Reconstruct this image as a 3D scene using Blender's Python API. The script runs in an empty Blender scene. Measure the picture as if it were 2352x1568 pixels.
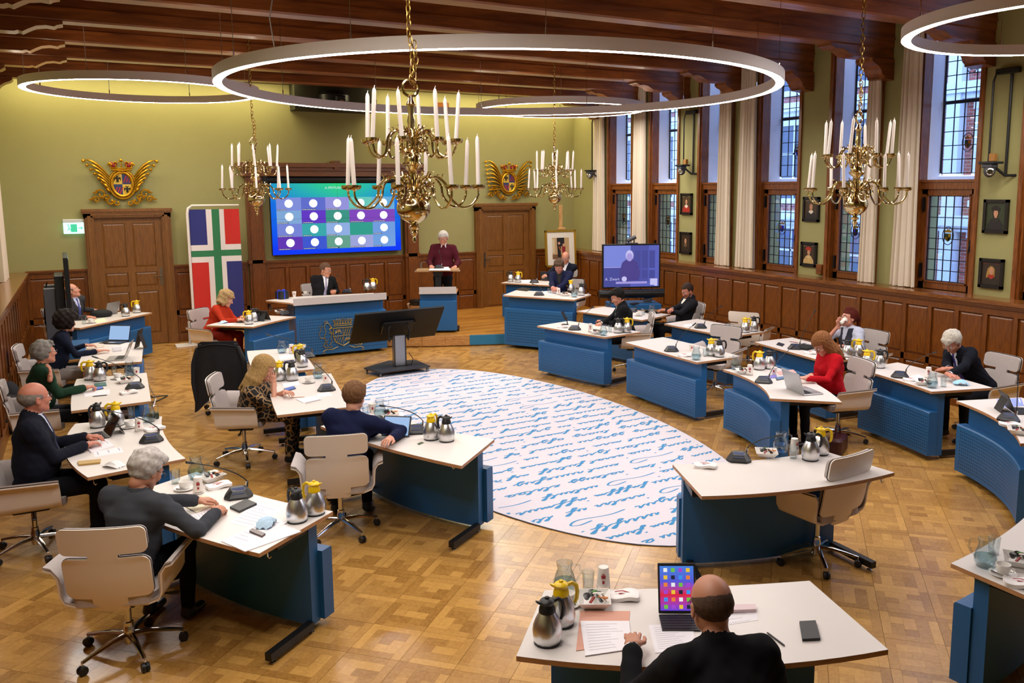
import bpy, math, random
import numpy as np
from mathutils import Vector, Matrix
random.seed(7)
rng = np.random.default_rng(7)
PI = math.pi
SC = bpy.context.scene
COL = SC.collection
# ---------------------------------------------------------------- camera
FPX, CXP, CYP, CAMH = 1929.7, 1264.8, 693.2, 2.9
PITCH, ROLL, YAW = math.radians(7.709), math.radians(-0.286), math.radians(28.917)
def _rm():
    cp, sp = math.cos(PITCH), math.sin(PITCH)
    r = np.array([1, 0, 0.]); f = np.array([0, cp, -sp]); u = np.array([0, sp, cp])
    cr, sr = math.cos(ROLL), math.sin(ROLL)
    R = np.array([cr*r + sr*u, -sr*r + cr*u, f])
    c, s = math.cos(YAW), math.sin(YAW)
    return R @ np.array([[c, s, 0], [-s, c, 0], [0, 0, 1]]).T
RM = _rm()
cam_d = bpy.data.cameras.new('camera')
cam_d.sensor_width = 36.0
cam_d.lens = FPX/2352*36.0
cam_d.shift_x = -(CXP-1176)/2352
cam_d.shift_y = (CYP-784)/2352
cam_d.clip_end = 200
cam = bpy.data.objects.new('camera', cam_d); COL.objects.link(cam)
cam.matrix_world = Matrix(((RM[0][0], RM[1][0], -RM[2][0], 0), (RM[0][1], RM[1][1], -RM[2][1], 0),
                           (RM[0][2], RM[1][2], -RM[2][2], CAMH), (0, 0, 0, 1)))
SC.camera = cam
# ---------------------------------------------------------------- world, exposure
SC.view_settings.view_transform = 'Standard'
SC.view_settings.look = 'None'
SC.view_settings.gamma = 1.0
SC.view_settings.use_curve_mapping = False
SC.view_settings.exposure = 0.0
w = bpy.data.worlds.new('winter_sky'); SC.world = w; w.use_nodes = True
wn = w.node_tree.nodes; bgn = wn['Background']
bgn.inputs[0].default_value = (0.47, 0.62, 1.0, 1); bgn.inputs[1].default_value = 8.0
SC.cycles.max_bounces = 8; SC.cycles.diffuse_bounces = 4; SC.cycles.glossy_bounces = 4
SC.cycles.transparent_max_bounces = 16; SC.cycles.sample_clamp_indirect = 6.0
SC.cycles.caustics_reflective = False; SC.cycles.caustics_refractive = False
RING_W = 66.0      # strength of the luminous strip of the ring lamps
WASH_W = 85.0       # strength of the LED strips on top of the back wall
# ---------------------------------------------------------------- pixel -> place
def ray(px, py): return RM.T @ np.array([(px-CXP)/FPX, -(py-CYP)/FPX, 1.])
def T(px, py, z=0.0):
    d = ray(px, py); t = (z-CAMH)/d[2]; return Vector((d[0]*t, d[1]*t, z))
def onY(px, py, Y):
    d = ray(px, py); t = Y/d[1]; return Vector((d[0]*t, Y, CAMH+d[2]*t))
def nearp(px, py, x, y):
    """point of the pixel's ray nearest (in plan) to x, y"""
    d = ray(px, py); t = (x*d[0]+y*d[1])/(d[0]**2+d[1]**2); return (float(d[0]*t), float(d[1]*t), float(CAMH+d[2]*t))
def onX(px, py, X):
    d = ray(px, py); t = X/d[0]; return Vector((X, d[1]*t, CAMH+d[2]*t))
# ---------------------------------------------------------------- materials
def lin(h):
    h = h.lstrip('#'); o = []
    for i in (0, 2, 4):
        c = int(h[i:i+2], 16)/255; o.append(c/12.92 if c <= .04045 else ((c+.055)/1.055)**2.4)
    return (*o, 1.0)
MATS = {}
def mat(name, col='#808080', rough=.5, metal=0., emit=None, es=1., spec=None, trans=0., ior=1.45, coat=0., sss=0., noise=None, bump=None, sheen=0.):
    if name in MATS: return MATS[name]
    m = bpy.data.materials.new(name); m.use_nodes = True; MATS[name] = m
    nt = m.node_tree; b = nt.nodes['Principled BSDF']; I = b.inputs
    I['Base Color'].default_value = lin(col); I['Roughness'].default_value = rough; I['Metallic'].default_value = metal
    if spec is not None: I['Specular IOR Level'].default_value = spec
    if trans: I['Transmission Weight'].default_value = trans; I['IOR'].default_value = ior
    if coat: I['Coat Weight'].default_value = coat; I['Coat Roughness'].default_value = .15
    if sheen: I['Sheen Weight'].default_value = sheen
    if emit: I['Emission Color'].default_value = lin(emit); I['Emission Strength'].default_value = es
    if noise:  # (scale, amount, colour2)
        tc = nt.nodes.new('ShaderNodeTexCoord'); n = nt.nodes.new('ShaderNodeTexNoise'); n.inputs['Scale'].default_value = noise[0]
        n.inputs['Detail'].default_value = 6
        mx = nt.nodes.new('ShaderNodeMix'); mx.data_type = 'RGBA'
        r = nt.nodes.new('ShaderNodeMapRange'); r.inputs[1].default_value = .35; r.inputs[2].default_value = .65; r.inputs[4].default_value = noise[1]
        nt.links.new(tc.outputs['Object'], n.inputs['Vector']); nt.links.new(n.outputs[0], r.inputs[0]); nt.links.new(r.outputs[0], mx.inputs[0])
        mx.inputs[6].default_value = lin(col); mx.inputs[7].default_value = lin(noise[2]); nt.links.new(mx.outputs[2], I['Base Color'])
    if bump:   # (scale, strength, distance)
        tc = nt.nodes.new('ShaderNodeTexCoord'); n = nt.nodes.new('ShaderNodeTexNoise'); n.inputs['Scale'].default_value = bump[0]; n.inputs['Detail'].default_value = 4
        bp = nt.nodes.new('ShaderNodeBump'); bp.inputs['Strength'].default_value = bump[1]; bp.inputs['Distance'].default_value = bump[2]
        nt.links.new(tc.outputs['Object'], n.inputs['Vector']); nt.links.new(n.outputs[0], bp.inputs['Height']); nt.links.new(bp.outputs[0], I['Normal'])
    return m
def wood(name, c1, c2, rough=.35, scale=(1, 1, 1), gs=1., island=0., coat=.2, c3=None, bmp=.12):
    """grain stretched along the axis with the smallest scale; island > 0 varies value and hue piece by piece"""
    if name in MATS: return MATS[name]
    m = bpy.data.materials.new(name); m.use_nodes = True; MATS[name] = m
    nt = m.node_tree; N = nt.nodes.new; L = nt.links.new; b = nt.nodes['Principled BSDF']
    tc = N('ShaderNodeTexCoord'); mp = N('ShaderNodeMapping'); mp.inputs['Scale'].default_value = scale
    L(tc.outputs['Object'], mp.inputs['Vector'])
    n = N('ShaderNodeTexNoise'); n.inputs['Scale'].default_value = 6*gs; n.inputs['Detail'].default_value = 8; n.inputs['Distortion'].default_value = .6
    L(mp.outputs[0], n.inputs['Vector'])
    r = N('ShaderNodeValToRGB'); r.color_ramp.elements[0].position = .3; r.color_ramp.elements[1].position = .72
    r.color_ramp.elements[0].color = lin(c1); r.color_ramp.elements[1].color = lin(c2)
    L(n.outputs[0], r.inputs[0])
    out = r.outputs[0]
    if island:
        g = N('ShaderNodeNewGeometry'); oi = N('ShaderNodeObjectInfo'); ad = N('ShaderNodeMath'); ad.operation = 'ADD'
        fr = N('ShaderNodeMath'); fr.operation = 'FRACT'
        L(g.outputs['Random Per Island'], ad.inputs[0]); L(oi.outputs['Random'], ad.inputs[1]); L(ad.outputs[0], fr.inputs[0])
        # separate grain per piece
        vm = N('ShaderNodeVectorMath'); vm.operation = 'ADD'; sc = N('ShaderNodeMath'); sc.operation = 'MULTIPLY'; sc.inputs[1].default_value = 37
        L(fr.outputs[0], sc.inputs[0]); L(mp.outputs[0], vm.inputs[0]); L(sc.outputs[0], vm.inputs[1]); L(vm.outputs[0], n.inputs['Vector'])
        r2 = N('ShaderNodeValToRGB'); r2.color_ramp.elements[0].color = lin(c3 or c1); r2.color_ramp.elements[1].color = lin(c2)
        L(fr.outputs[0], r2.inputs[0])
        mx = N('ShaderNodeMix'); mx.data_type = 'RGBA'; mx.inputs[0].default_value = island
        L(out, mx.inputs[6]); L(r2.outputs[0], mx.inputs[7]); out = mx.outputs[2]
    L(out, b.inputs['Base Color'])
    b.inputs['Roughness'].default_value = rough
    if coat: b.inputs['Coat Weight'].default_value = coat; b.inputs['Coat Roughness'].default_value = .2
    bp = N('ShaderNodeBump'); bp.inputs['Strength'].default_value = bmp; bp.inputs['Distance'].default_value = .002
    L(n.outputs[0], bp.inputs['Height']); L(bp.outputs[0], b.inputs['Normal'])
    return m
def glassm(name, col, alpha, rough=.05):
    """thin glass: mostly clear, mirrors at grazing angles"""
    if name in MATS: return MATS[name]
    m = bpy.data.materials.new(name); m.use_nodes = True; MATS[name] = m
    nt = m.node_tree; nt.nodes.clear(); N = nt.nodes.new; L = nt.links.new
    o = N('ShaderNodeOutputMaterial'); t = N('ShaderNodeBsdfTransparent'); g = N('ShaderNodeBsdfGlossy'); mx = N('ShaderNodeMixShader')
    t.inputs[0].default_value = lin(col); g.inputs['Roughness'].default_value = rough
    lw = N('ShaderNodeLayerWeight'); lw.inputs[0].default_value = .35
    mr = N('ShaderNodeMapRange'); mr.inputs[3].default_value = alpha; mr.inputs[4].default_value = .42
    L(lw.outputs['Facing'], mr.inputs[0]); L(mr.outputs[0], mx.inputs[0]); L(t.outputs[0], mx.inputs[1]); L(g.outputs[0], mx.inputs[2]); L(mx.outputs[0], o.inputs[0])
    return m
def emis(name, col, s):
    return mat(name, '#000000', .6, emit=col, es=s)
# ---------------------------------------------------------------- mesh builder
class MB:
    def __init__(s): s.v = []; s.f = []; s.m = []; s.uv = None
    def add(s, vs, fs, mi=0, M=None):
        o = len(s.v)
        if M is not None: vs = [M @ Vector(p) for p in vs]
        s.v += [tuple(p) for p in vs]; s.f += [tuple(i+o for i in f) for f in fs]; s.m += [mi]*len(fs)
        return s
    def box(s, c, d, rz=0, mi=0, M=None):
        x, y, z = d[0]/2, d[1]/2, d[2]/2
        R = Matrix.Translation(c) @ Matrix.Rotation(rz, 4, 'Z')
        if M is not None: R = M @ R
        return s.add([(-x,-y,-z),(x,-y,-z),(x,y,-z),(-x,y,-z),(-x,-y,z),(x,-y,z),(x,y,z),(-x,y,z)],
                     [(0,3,2,1),(4,5,6,7),(0,1,5,4),(1,2,6,5),(2,3,7,6),(3,0,4,7)], mi, R)
    def bb(s, x0, x1, y0, y1, z0, z1, mi=0):
        return s.box(((x0+x1)/2, (y0+y1)/2, (z0+z1)/2), (abs(x1-x0), abs(y1-y0), abs(z1-z0)), 0, mi)
    def cbox(s, c, d, b, M=None, mi=0):
        """box with chamfered edges"""
        x, y, z = d[0]/2, d[1]/2, d[2]/2
        vs = []
        for sx in (-1, 1):
            for sy in (-1, 1):
                for sz in (-1, 1):
                    vs += [(sx*(x-b), sy*(y-b), sz*z), (sx*(x-b), sy*y, sz*(z-b)), (sx*x, sy*(y-b), sz*(z-b))]
        def i(sx, sy, sz, k): return ((sx > 0)*4+(sy > 0)*2+(sz > 0))*3+k
        F = []
        for q in (-1, 1):
            F.append((i(-1,-1,q,0), i(1,-1,q,0), i(1,1,q,0), i(-1,1,q,0)) if q > 0 else (i(-1,-1,q,0), i(-1,1,q,0), i(1,1,q,0), i(1,-1,q,0)))
            F.append((i(-1,q,-1,1), i(-1,q,1,1), i(1,q,1,1), i(1,q,-1,1)) if q > 0 else (i(-1,q,-1,1), i(1,q,-1,1), i(1,q,1,1), i(-1,q,1,1)))
            F.append((i(q,-1,-1,2), i(q,1,-1,2), i(q,1,1,2), i(q,-1,1,2)) if q > 0 else (i(q,-1,-1,2), i(q,-1,1,2), i(q,1,1,2), i(q,1,-1,2)))
        for a in (-1, 1):
            for c2 in (-1, 1):
                F.append((i(-1,a,c2,0), i(1,a,c2,0), i(1,a,c2,1), i(-1,a,c2,1)))
                F.append((i(a,-1,c2,0), i(a,1,c2,0), i(a,1,c2,2), i(a,-1,c2,2)))
                F.append((i(a,c2,-1,1), i(a,c2,1,1), i(a,c2,1,2), i(a,c2,-1,2)))
        for sx in (-1, 1):
            for sy in (-1, 1):
                for sz in (-1, 1): F.append((i(sx,sy,sz,0), i(sx,sy,sz,1), i(sx,sy,sz,2)))
        R = Matrix.Translation(c)
        if M is not None: R = M @ R
        return s.add(vs, F, mi, R)
    def prism(s, poly, z0, z1, mi=0, mside=None, M=None):
        n = len(poly)
        vs = [(p[0], p[1], z0) for p in poly]+[(p[0], p[1], z1) for p in poly]
        s.add(vs, [tuple(range(n-1, -1, -1)), tuple(range(n, 2*n))]+[], mi, M)
        o = len(s.v)-2*n
        for i in range(n):
            j = (i+1) % n; s.f.append((o+i, o+j, o+n+j, o+n+i)); s.m.append(mi if mside is None else mside)
        return s
    def lathe(s, prof, n=16, c=(0, 0, 0), mi=0, M=None, cap=True, arc=2*PI):
        full = abs(arc-2*PI) < 1e-6; k = n if full else n+1
        vs = []
        for r, z in prof:
            for i in range(k):
                a = arc*i/n; vs.append((c[0]+r*math.cos(a), c[1]+r*math.sin(a), c[2]+z))
        fs = []
        for j in range(len(prof)-1):
            for i in range(n):
                i2 = (i+1) % k
                fs.append((j*k+i, j*k+i2, (j+1)*k+i2, (j+1)*k+i))
        if cap and full:
            if prof[0][0] > 1e-5: fs.append(tuple(range(n-1, -1, -1)))
            if prof[-1][0] > 1e-5: fs.append(tuple((len(prof)-1)*k+i for i in range(n)))
        return s.add(vs, fs, mi, M)
    def tube(s, path, r, n=6, mi=0, M=None, cap=True, closed=False, flat=1.):
        P = [Vector(p) for p in path]; m = len(P)
        rs = r if hasattr(r, '__len__') else [r]*m
        t0 = (P[1]-P[0]).normalized(); up = Vector((0, 0, 1)) if abs(t0.z) < .9 else Vector((1, 0, 0))
        nrm = (up-t0*up.dot(t0)).normalized(); vs = []
        for i, p in enumerate(P):
            if closed: t = (P[(i+1) % m]-P[i-1]).normalized()
            else: t = (P[min(i+1, m-1)]-P[max(i-1, 0)]).normalized()
            nrm = (nrm-t*nrm.dot(t))
            if nrm.length < 1e-6: nrm = t.orthogonal()
            nrm.normalize(); b = t.cross(nrm)
            for k in range(n):
                a = 2*PI*k/n; vs.append(p+(nrm*math.cos(a)*flat+b*math.sin(a))*rs[i])
        fs = []
        for i in range(m if closed else m-1):
            i2 = (i+1) % m
            for k in range(n):
                k2 = (k+1) % n; fs.append((i*n+k, i2*n+k, i2*n+k2, i*n+k2)[::-1])
        if cap and not closed: fs += [tuple(range(n))[::-1][::-1], tuple((m-1)*n+k for k in range(n-1, -1, -1))]
        return s.add(vs, fs, mi, M)
    def ball(s, c, r, nu=12, nv=8, mi=0, M=None):
        if not hasattr(r, '__len__'): r = (r, r, r)
        vs = [(c[0], c[1], c[2]-r[2])]; fs = []
        for j in range(1, nv):
            t = PI*j/nv
            for i in range(nu):
                a = 2*PI*i/nu; vs.append((c[0]+r[0]*math.sin(t)*math.cos(a), c[1]+r[1]*math.sin(t)*math.sin(a), c[2]-r[2]*math.cos(t)))
        vs.append((c[0], c[1], c[2]+r[2]))
        for i in range(nu):
            i2 = (i+1) % nu; fs.append((0, 1+i2, 1+i)); e = 1+(nv-2)*nu; fs.append((len(vs)-1, e+i, e+i2))
            for j in range(nv-2): a = 1+j*nu; fs.append((a+i, a+i2, a+nu+i2, a+nu+i))
        return s.add(vs, fs, mi, M)
    def rpanel(s, w, h, rad, th, fn=None, nu=8, nv=6, mi=0, M=None, mback=None):
        """rounded rectangular sheet with thickness, in the XZ plane, thickness along Y; fn(x,z)->(x,y,z) bends it"""
        rows = []
        for k in range(4):
            a = PI/2*k/3; rows.append((-h/2+rad*(1-math.cos(a)) if True else 0, w/2-rad+rad*math.sin(a)))
        rows2 = [(-h/2+rad*(1-math.cos(PI/2*k/4)), w/2-rad+rad*math.sin(PI/2*k/4)) for k in range(5)]
        mid = [(-h/2+rad+(h-2*rad)*k/nv, w/2) for k in range(1, nv)]
        rows = rows2+mid+[(-z, x) for z, x in rows2[::-1]]
        fr, bk = [], []
        for z, hw in rows:
            for i in range(nu+1):
                x = -hw+2*hw*i/nu
                p = Vector(fn(x, z)) if fn else Vector((x, 0, z))
                fr.append(p+Vector((0, -th/2, 0))); bk.append(p+Vector((0, th/2, 0)))
        k = nu+1; R = len(rows); o = R*k; fs = []; fb = []
        for j in range(R-1):
            for i in range(nu):
                a = j*k+i; fs.append((a, a+1, a+k+1, a+k)); fb.append((o+a, o+a+k, o+a+k+1, o+a+1))
        side = []
        for i in range(nu): side += [(i+1, i, o+i, o+i+1), ((R-1)*k+i, (R-1)*k+i+1, o+(R-1)*k+i+1, o+(R-1)*k+i)]
        for j in range(R-1): side += [(j*k, (j+1)*k, o+(j+1)*k, o+j*k), ((j+1)*k+nu, j*k+nu, o+j*k+nu, o+(j+1)*k+nu)]
        s.add(fr+bk, fs+side+fb, mi, M)
        if mback is not None:
            n = len(fb); s.m[-n:] = [mback]*n
        return s
    def text(s, body, size, M, mi=0, depth=.0008, align='CENTER'):
        cu = bpy.data.curves.new('t', 'FONT'); cu.body = body; cu.size = size; cu.align_x = align; cu.align_y = 'CENTER'; cu.resolution_u = 2; cu.extrude = depth
        o = bpy.data.objects.new('t', cu); COL.objects.link(o)
        dg = bpy.context.evaluated_depsgraph_get(); me = bpy.data.meshes.new_from_object(o.evaluated_get(dg))
        s.add([tuple(v.co) for v in me.vertices], [tuple(p.vertices) for p in me.polygons], mi, M)
        bpy.data.objects.remove(o); bpy.data.curves.remove(cu); bpy.data.meshes.remove(me)
        return s
    def build(s, name, mats, parent=None, loc=None, rz=0, smooth=40, uv=None, M=None):
        me = bpy.data.meshes.new(name); me.from_pydata(s.v, [], s.f)
        if not isinstance(mats, (list, tuple)): mats = [mats]
        for m in mats: me.materials.append(m)
        if len(mats) > 1: me.polygons.foreach_set('material_index', s.m)
        if uv is not None:
            l = me.uv_layers.new(name='UVMap')
            vi = np.empty(len(me.loops), np.int32); me.loops.foreach_get('vertex_index', vi)
            l.data.foreach_set('uv', np.asarray(uv, np.float32)[vi].ravel())
        if smooth:
            me.polygons.foreach_set('use_smooth', [True]*len(me.polygons)); me.set_sharp_from_angle(angle=math.radians(smooth))
        me.update()
        o = bpy.data.objects.new(name, me); COL.objects.link(o)
        if parent is not None: o.parent = parent
        if M is not None: o.matrix_local = M
        else:
            if loc is not None: o.location = loc
            if rz: o.rotation_euler = (0, 0, rz)
        return o
def thing(name, label, cat, loc=(0, 0, 0), rz=0, group=None, kind=None):
    o = bpy.data.objects.new(name, None); COL.objects.link(o); o.empty_display_size = .1
    o.location = loc; o.rotation_euler = (0, 0, rz); return tag(o, label, cat, group, kind)
def tag(o, label=None, cat=None, group=None, kind=None):
    if label: o['label'] = label
    if cat: o['category'] = cat
    if group: o['group'] = group
    if kind: o['kind'] = kind
    return o
def struct(o): o['kind'] = 'structure'; return o
def dup(root, loc, rz=0, label=None, group=None, swap=None):
    def cp(o, par):
        c = o.copy(); COL.objects.link(c); c.parent = par
        if swap and c.type == 'MESH' and c.name.split('.')[0] in swap: c.data = swap[c.name.split('.')[0]]
        for ch in KIDS.get(o.name, o.children): cp(ch, c)
        return c
    r = cp(root, None); r.location = loc; r.rotation_euler = (0, 0, rz)
    if label: r['label'] = label
    if group: r['group'] = group
    return r
KIDS = {}
# ---------------------------------------------------------------- palette
WHITE = mat('white_laminate', '#e0d9d5', .38, noise=(3, .3, '#d7d0cc'))
PLY = wood('birch_ply', '#a8744a', '#c99b70', .5, (3, 3, 30), coat=0)
BLUE = mat('blue_lacquer', '#1d5f99', .42, noise=(2, .35, '#19558c'), bump=(220, .08, .001))
BLACK = mat('black_metal', '#121214', .4, spec=.4)
BLACKP = mat('black_plastic', '#1a1b1e', .45)
CHROME = mat('chrome', '#d8d8da', .12, 1.)
STEEL = mat('brushed_steel', '#dededf', .3, 1., noise=(8, .3, '#c2c2c6'))
BRASS = mat('polished_brass', '#d3bf8e', .13, 1., noise=(9, .4, '#bfa56a'))
GOLD = mat('gilded_wood', '#d9a326', .34, .85, noise=(14, .6, '#9c6a10'), bump=(60, .3, .004))
OAK = wood('brown_oak', '#5c300d', '#834a13', .36, (9, 9, .9), gs=1.1)
OAKH = wood('brown_oak_crosswise', '#5c300d', '#834a13', .36, (.9, 9, 9), gs=1.1)
OAKY = wood('brown_oak_lengthwise', '#5c300d', '#834a13', .36, (9, .9, 9), gs=1.1)
DOORW = wood('door_oak', '#6b421a', '#8a5a24', .38, (10, 10, .8), gs=1.)
CEILW = wood('ceiling_oak', '#5f2d0d', '#95531e', .4, (.5, 4, 4), gs=.5)
STAGEW = wood('stage_oak', '#a2661f', '#cd9240', .32, (1, 8, 8), island=.6, c3='#8f5618')
SHELLW = mat('chair_shell_laminate', '#f2e6da', .45)
GREYF = mat('grey_wool', '#bdb3b0', .85, bump=(180, .25, .002), noise=(60, .4, '#aca3a1'))
PAPER = mat('white_paper', '#f1eef4', .7)
PORC = mat('white_porcelain', '#efece8', .18)
YELP = mat('yellow_plastic', '#f0c80e', .35)
CLEAR = glassm('clear_glass', '#f6fafb', .06)
CUPM = mat('white_card', '#efe8e2', .6)
# ================================================================= THE ROOM (x along back wall, y towards it)
XL, XR, YB, YN, ZC = -0.97, 9.98, 17.5, -3.5, 5.5
SILL = 1.47; DEP = .34; XP = XR+DEP; XPL = XL-DEP
GREEN = mat('olive_wall_cloth', '#9d9862', .75, noise=(5, .25, '#95905a'), bump=(90, .12, .002))
PLASTER = mat('white_plaster', '#e4e4ea', .8)
# floor: joints below, blocks above
fl = MB(); fl.bb(XL-.4, XP+.4, YN, YB+.2, -.08, -.006)
floor = struct(fl.build('floor', mat('dark_floor_joint', '#4e3212', .8)))
PARQ = wood('parquet_oak', '#9c6e2e', '#d0a056', .27, (3, 3, 3), gs=2.2, island=.62, c3='#8a5e28', coat=.3, bmp=.02)
TS = .3645; g = .00035
def tile_pieces():
    a, t = TS, TS/6
    P = [(0, 0, t, a-t), (0, a-t, a-t, a), (a-t, t, a, a), (t, 0, a, t)]
    b = a-2*t; h = b/3
    for j in range(3):
        sp = t+b*(.36 if j % 2 else .62)
        P += [(t, t+j*h, sp, t+(j+1)*h), (sp, t+j*h, a-t, t+(j+1)*h)]
    e = .0011; q = lambda v, s_: v+(s_*(e if (v < 1e-6 or v > a-1e-6) else g))
    return [(q(x0, 1), q(y0, 1), q(x1, -1), q(y1, -1)) for x0, y0, x1, y1 in P]
TP = tile_pieces()
o0 = T(917, 1517); ca, sa = math.cos(math.radians(45)), math.sin(math.radians(45))
def tw(i, j, x, y):      # tile (i,j) local -> world
    u, v = i*TS+x, j*TS+y
    return (o0.x+u*ca+v*sa, o0.y-u*sa+v*ca)
V, Fc = [], []
near = []
for i in range(-60, 60):
    for j in range(-60, 60):
        cx, cy = tw(i, j, TS/2, TS/2)
        if not (XL-.1 < cx < XR+.3 and -.5 < cy < YB+.2): continue
        c = RM @ np.array([cx, cy, -CAMH]); px = CXP+FPX*c[0]/c[2]; py = CYP-FPX*c[1]/c[2]
        if c[2] > 1 and 0 < px < 2352 and 1100 < py < 1545: near.append((c[2], i, j))
near.sort(); near = [(i, j) for _, i, j in near]
# 30 whole tiles that show as open floor, nearest first
show = []
for i, j in near:
    cx, cy = tw(i, j, TS/2, TS/2); c = RM @ np.array([cx, cy, -CAMH]); px = CXP+FPX*c[0]/c[2]; py = CYP-FPX*c[1]/c[2]
    if (760 < px < 1180 and py > 1230) or (2010 < px < 2180 and 1050 < py < 1545): show.append((i, j))
show = set(show[:30])
for i in range(-60, 60):
    for j in range(-60, 60):
        cx, cy = tw(i, j, TS/2, TS/2)
        if not (XL-.3 < cx < XR+.3 and -1.5 < cy < YB+.2) or (i, j) in show: continue
        flip = (i+j) % 2
        for x0, y0, x1, y1 in TP:
            if flip: x0, y0, x1, y1 = y0, x0, y1, x1
            b = len(V); dz = -random.random()*.0007
            for z in (-.007, dz):
                for x, y in ((x0, y0), (x1, y0), (x1, y1), (x0, y1)):
                    wx, wy = tw(i, j, x, y); V.append((wx, wy, z))
            Fc += [(b+4, b+7, b+6, b+5), (b, b+4, b+5, b+1), (b+1, b+5, b+6, b+2), (b+2, b+6, b+7, b+3), (b+3, b+7, b+4, b)]
Fc = [f[::-1] for f in Fc]
m = MB(); m.v, m.f, m.m = V, Fc, [0]*len(Fc)
tag(m.build('parquet_blocks', PARQ, floor, smooth=0), kind='stuff')
pm = {}
for i, j in show:
    flip = (i+j) % 2
    for k, (x0, y0, x1, y1) in enumerate(TP):
        if flip: x0, y0, x1, y1 = y0, x0, y1, x1
        key = (round(x1-x0, 4), round(y1-y0, 4))
        if key not in pm:
            b = MB(); b.bb(0, key[0], 0, key[1], -.007, 0); me = b.build('parquet_block', PARQ, smooth=0); pm[key] = me.data; bpy.data.objects.remove(me)
        o = bpy.data.objects.new('parquet_block', pm[key]); COL.objects.link(o); o.parent = floor
        x, y = tw(i, j, x0, y0); o.location = (x, y, -random.random()*.0007); o.rotation_euler = (0, 0, -PI/4)
# ---- walls
m = MB(); m.bb(XPL-.3, XP+.3, YB, YB+.3, 0, ZC+.3); wall_back = struct(m.build('wall_back', GREEN))
m = MB(); m.bb(XPL-.3, XP+.3, YN-.3, YN, 0, ZC+.3); wall_front = struct(m.build('wall_front', GREEN))
m = MB(); m.bb(XPL-.3, XPL, YN, YB, 0, ZC+.3); wall_left = struct(m.build('wall_left', GREEN))
wins = [15.5, 13.91, 12.32, 10.69, 9.10, 7.52, 5.97, 4.38, 2.8]     # window centres on the right wall
WH = .452
m = MB(); m.bb(XP, XP+.5, YN, YB, 0, SILL)
ys = [YB]
for c in wins: ys += [c+WH, c-WH]
ys += [YN]
for k in range(0, len(ys), 2): m.bb(XP, XP+.5, ys[k+1], ys[k], SILL, ZC+.3)
wall_right = struct(m.build('wall_right', GREEN))
# ---- wainscot with separate panels
def wainscot(name, L, hs, M, wallobj, frame_h, pitch, doors=(), sill_dep=.0, low=.0):
    """runs along local x from 0..L, facing -y; panels recessed"""
    segs = []; x = 0
    for a, b in sorted(doors)+[(L, L)]:
        if a-x > .05: segs.append((x, a))
        x = b
    fr = MB(); caps = MB()
    for a, b in segs:
        n = max(1, round((b-a)/pitch)); pw = (b-a)/n; st = .055
        fr.bb(a, b, .03, .06, low, frame_h)
        fr.bb(a, b, 0, .03, frame_h-.12, frame_h); fr.bb(a, b, 0, .03, frame_h-.12-(frame_h-low)*.56, frame_h-.12-(frame_h-low)*.56+.09)
        fr.bb(a, b, -.012, .03, low, low+.16)
        for k in range(n+1):
            xx = min(max(a+k*pw, a+st/2), b-st/2); fr.bb(xx-st/2, xx+st/2, 0, .03, low+.16, frame_h-.12)
        caps.bb(a, b, -.035, .06, frame_h-.005, frame_h+.025); caps.bb(a, b, -.02, .06, frame_h-.03, frame_h-.005)
        z1 = frame_h-.12-(frame_h-low)*.56
        for k in range(n):
            for (q0, q1) in ((z1+.09, frame_h-.12), (low+.16, z1)):
                w2, h2 = pw-st-.012, q1-q0-.012
                key = (round(w2, 3), round(h2, 3))
                if key not in WP:
                    p = MB(); e = .03
                    vs = [(-w2/2,.028,-h2/2),(w2/2,.028,-h2/2),(w2/2,.028,h2/2),(-w2/2,.028,h2/2),(-w2/2+e,.012,-h2/2+e),(w2/2-e,.012,-h2/2+e),(w2/2-e,.012,h2/2-e),(-w2/2+e,.012,h2/2-e)]
                    p.add(vs, [(4,5,6,7),(0,1,5,4),(1,2,6,5),(2,3,7,6),(3,0,4,7)]); oo = p.build('panel', OAK, smooth=0); WP[key] = oo.data; bpy.data.objects.remove(oo)
                o = bpy.data.objects.new('panel', WP[key]); COL.objects.link(o); o.parent = wallobj
                o.matrix_local = M @ Matrix.Translation((a+(k+.5)*pw, 0, (q0+q1)/2))
    o = fr.build(name, OAK, wallobj, smooth=0); o.matrix_local = M
    c = caps.build('cap_rail', OAKH if abs(M[0][0]) > .5 else OAKY, wallobj, smooth=0); 
    c.matrix_local = M
WP = {}
Mb = Matrix.Translation((XL, YB-.06, 0))
DL = (-.01-XL, 1.43-XL); DR = (7.70-XL, 9.21-XL)
wainscot('wainscot', XR-XL, 1.46, Mb, wall_back, 1.46, .42, doors=[DL, (2.78-XL, 3.12-XL), (6.02-XL, 6.34-XL), DR])
Mr = Matrix.Translation((XR, YB, 0)) @ Matrix.Rotation(-PI/2, 4, 'Z')
wainscot('wainscot', YB-YN, 1.40, Mr, wall_right, 1.40, .40)
Ml = Matrix.Translation((XL, YN, 0)) @ Matrix.Rotation(PI/2, 4, 'Z')
wainscot('wainscot', YB-YN, 1.40, Ml, wall_left, 1.40, .40)
SILLW = wood('sill_oak', '#5f3512', '#955c28', .22, (9, .9, 9), coat=.5)
m = MB(); m.bb(XR-.05, XP+.12, YN, YB, SILL-.05, SILL); m.bb(XR-.025, XR+.05, YN, YB, SILL-.085, SILL-.05); struct(m.build('trim_1', SILLW))
m = MB(); m.bb(XPL-.02, XL+.05, YN, YB, SILL-.05, SILL); m.bb(XL-.05, XL+.025, YN, YB, SILL-.085, SILL-.05); struct(m.build('trim_2', SILLW))
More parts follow.
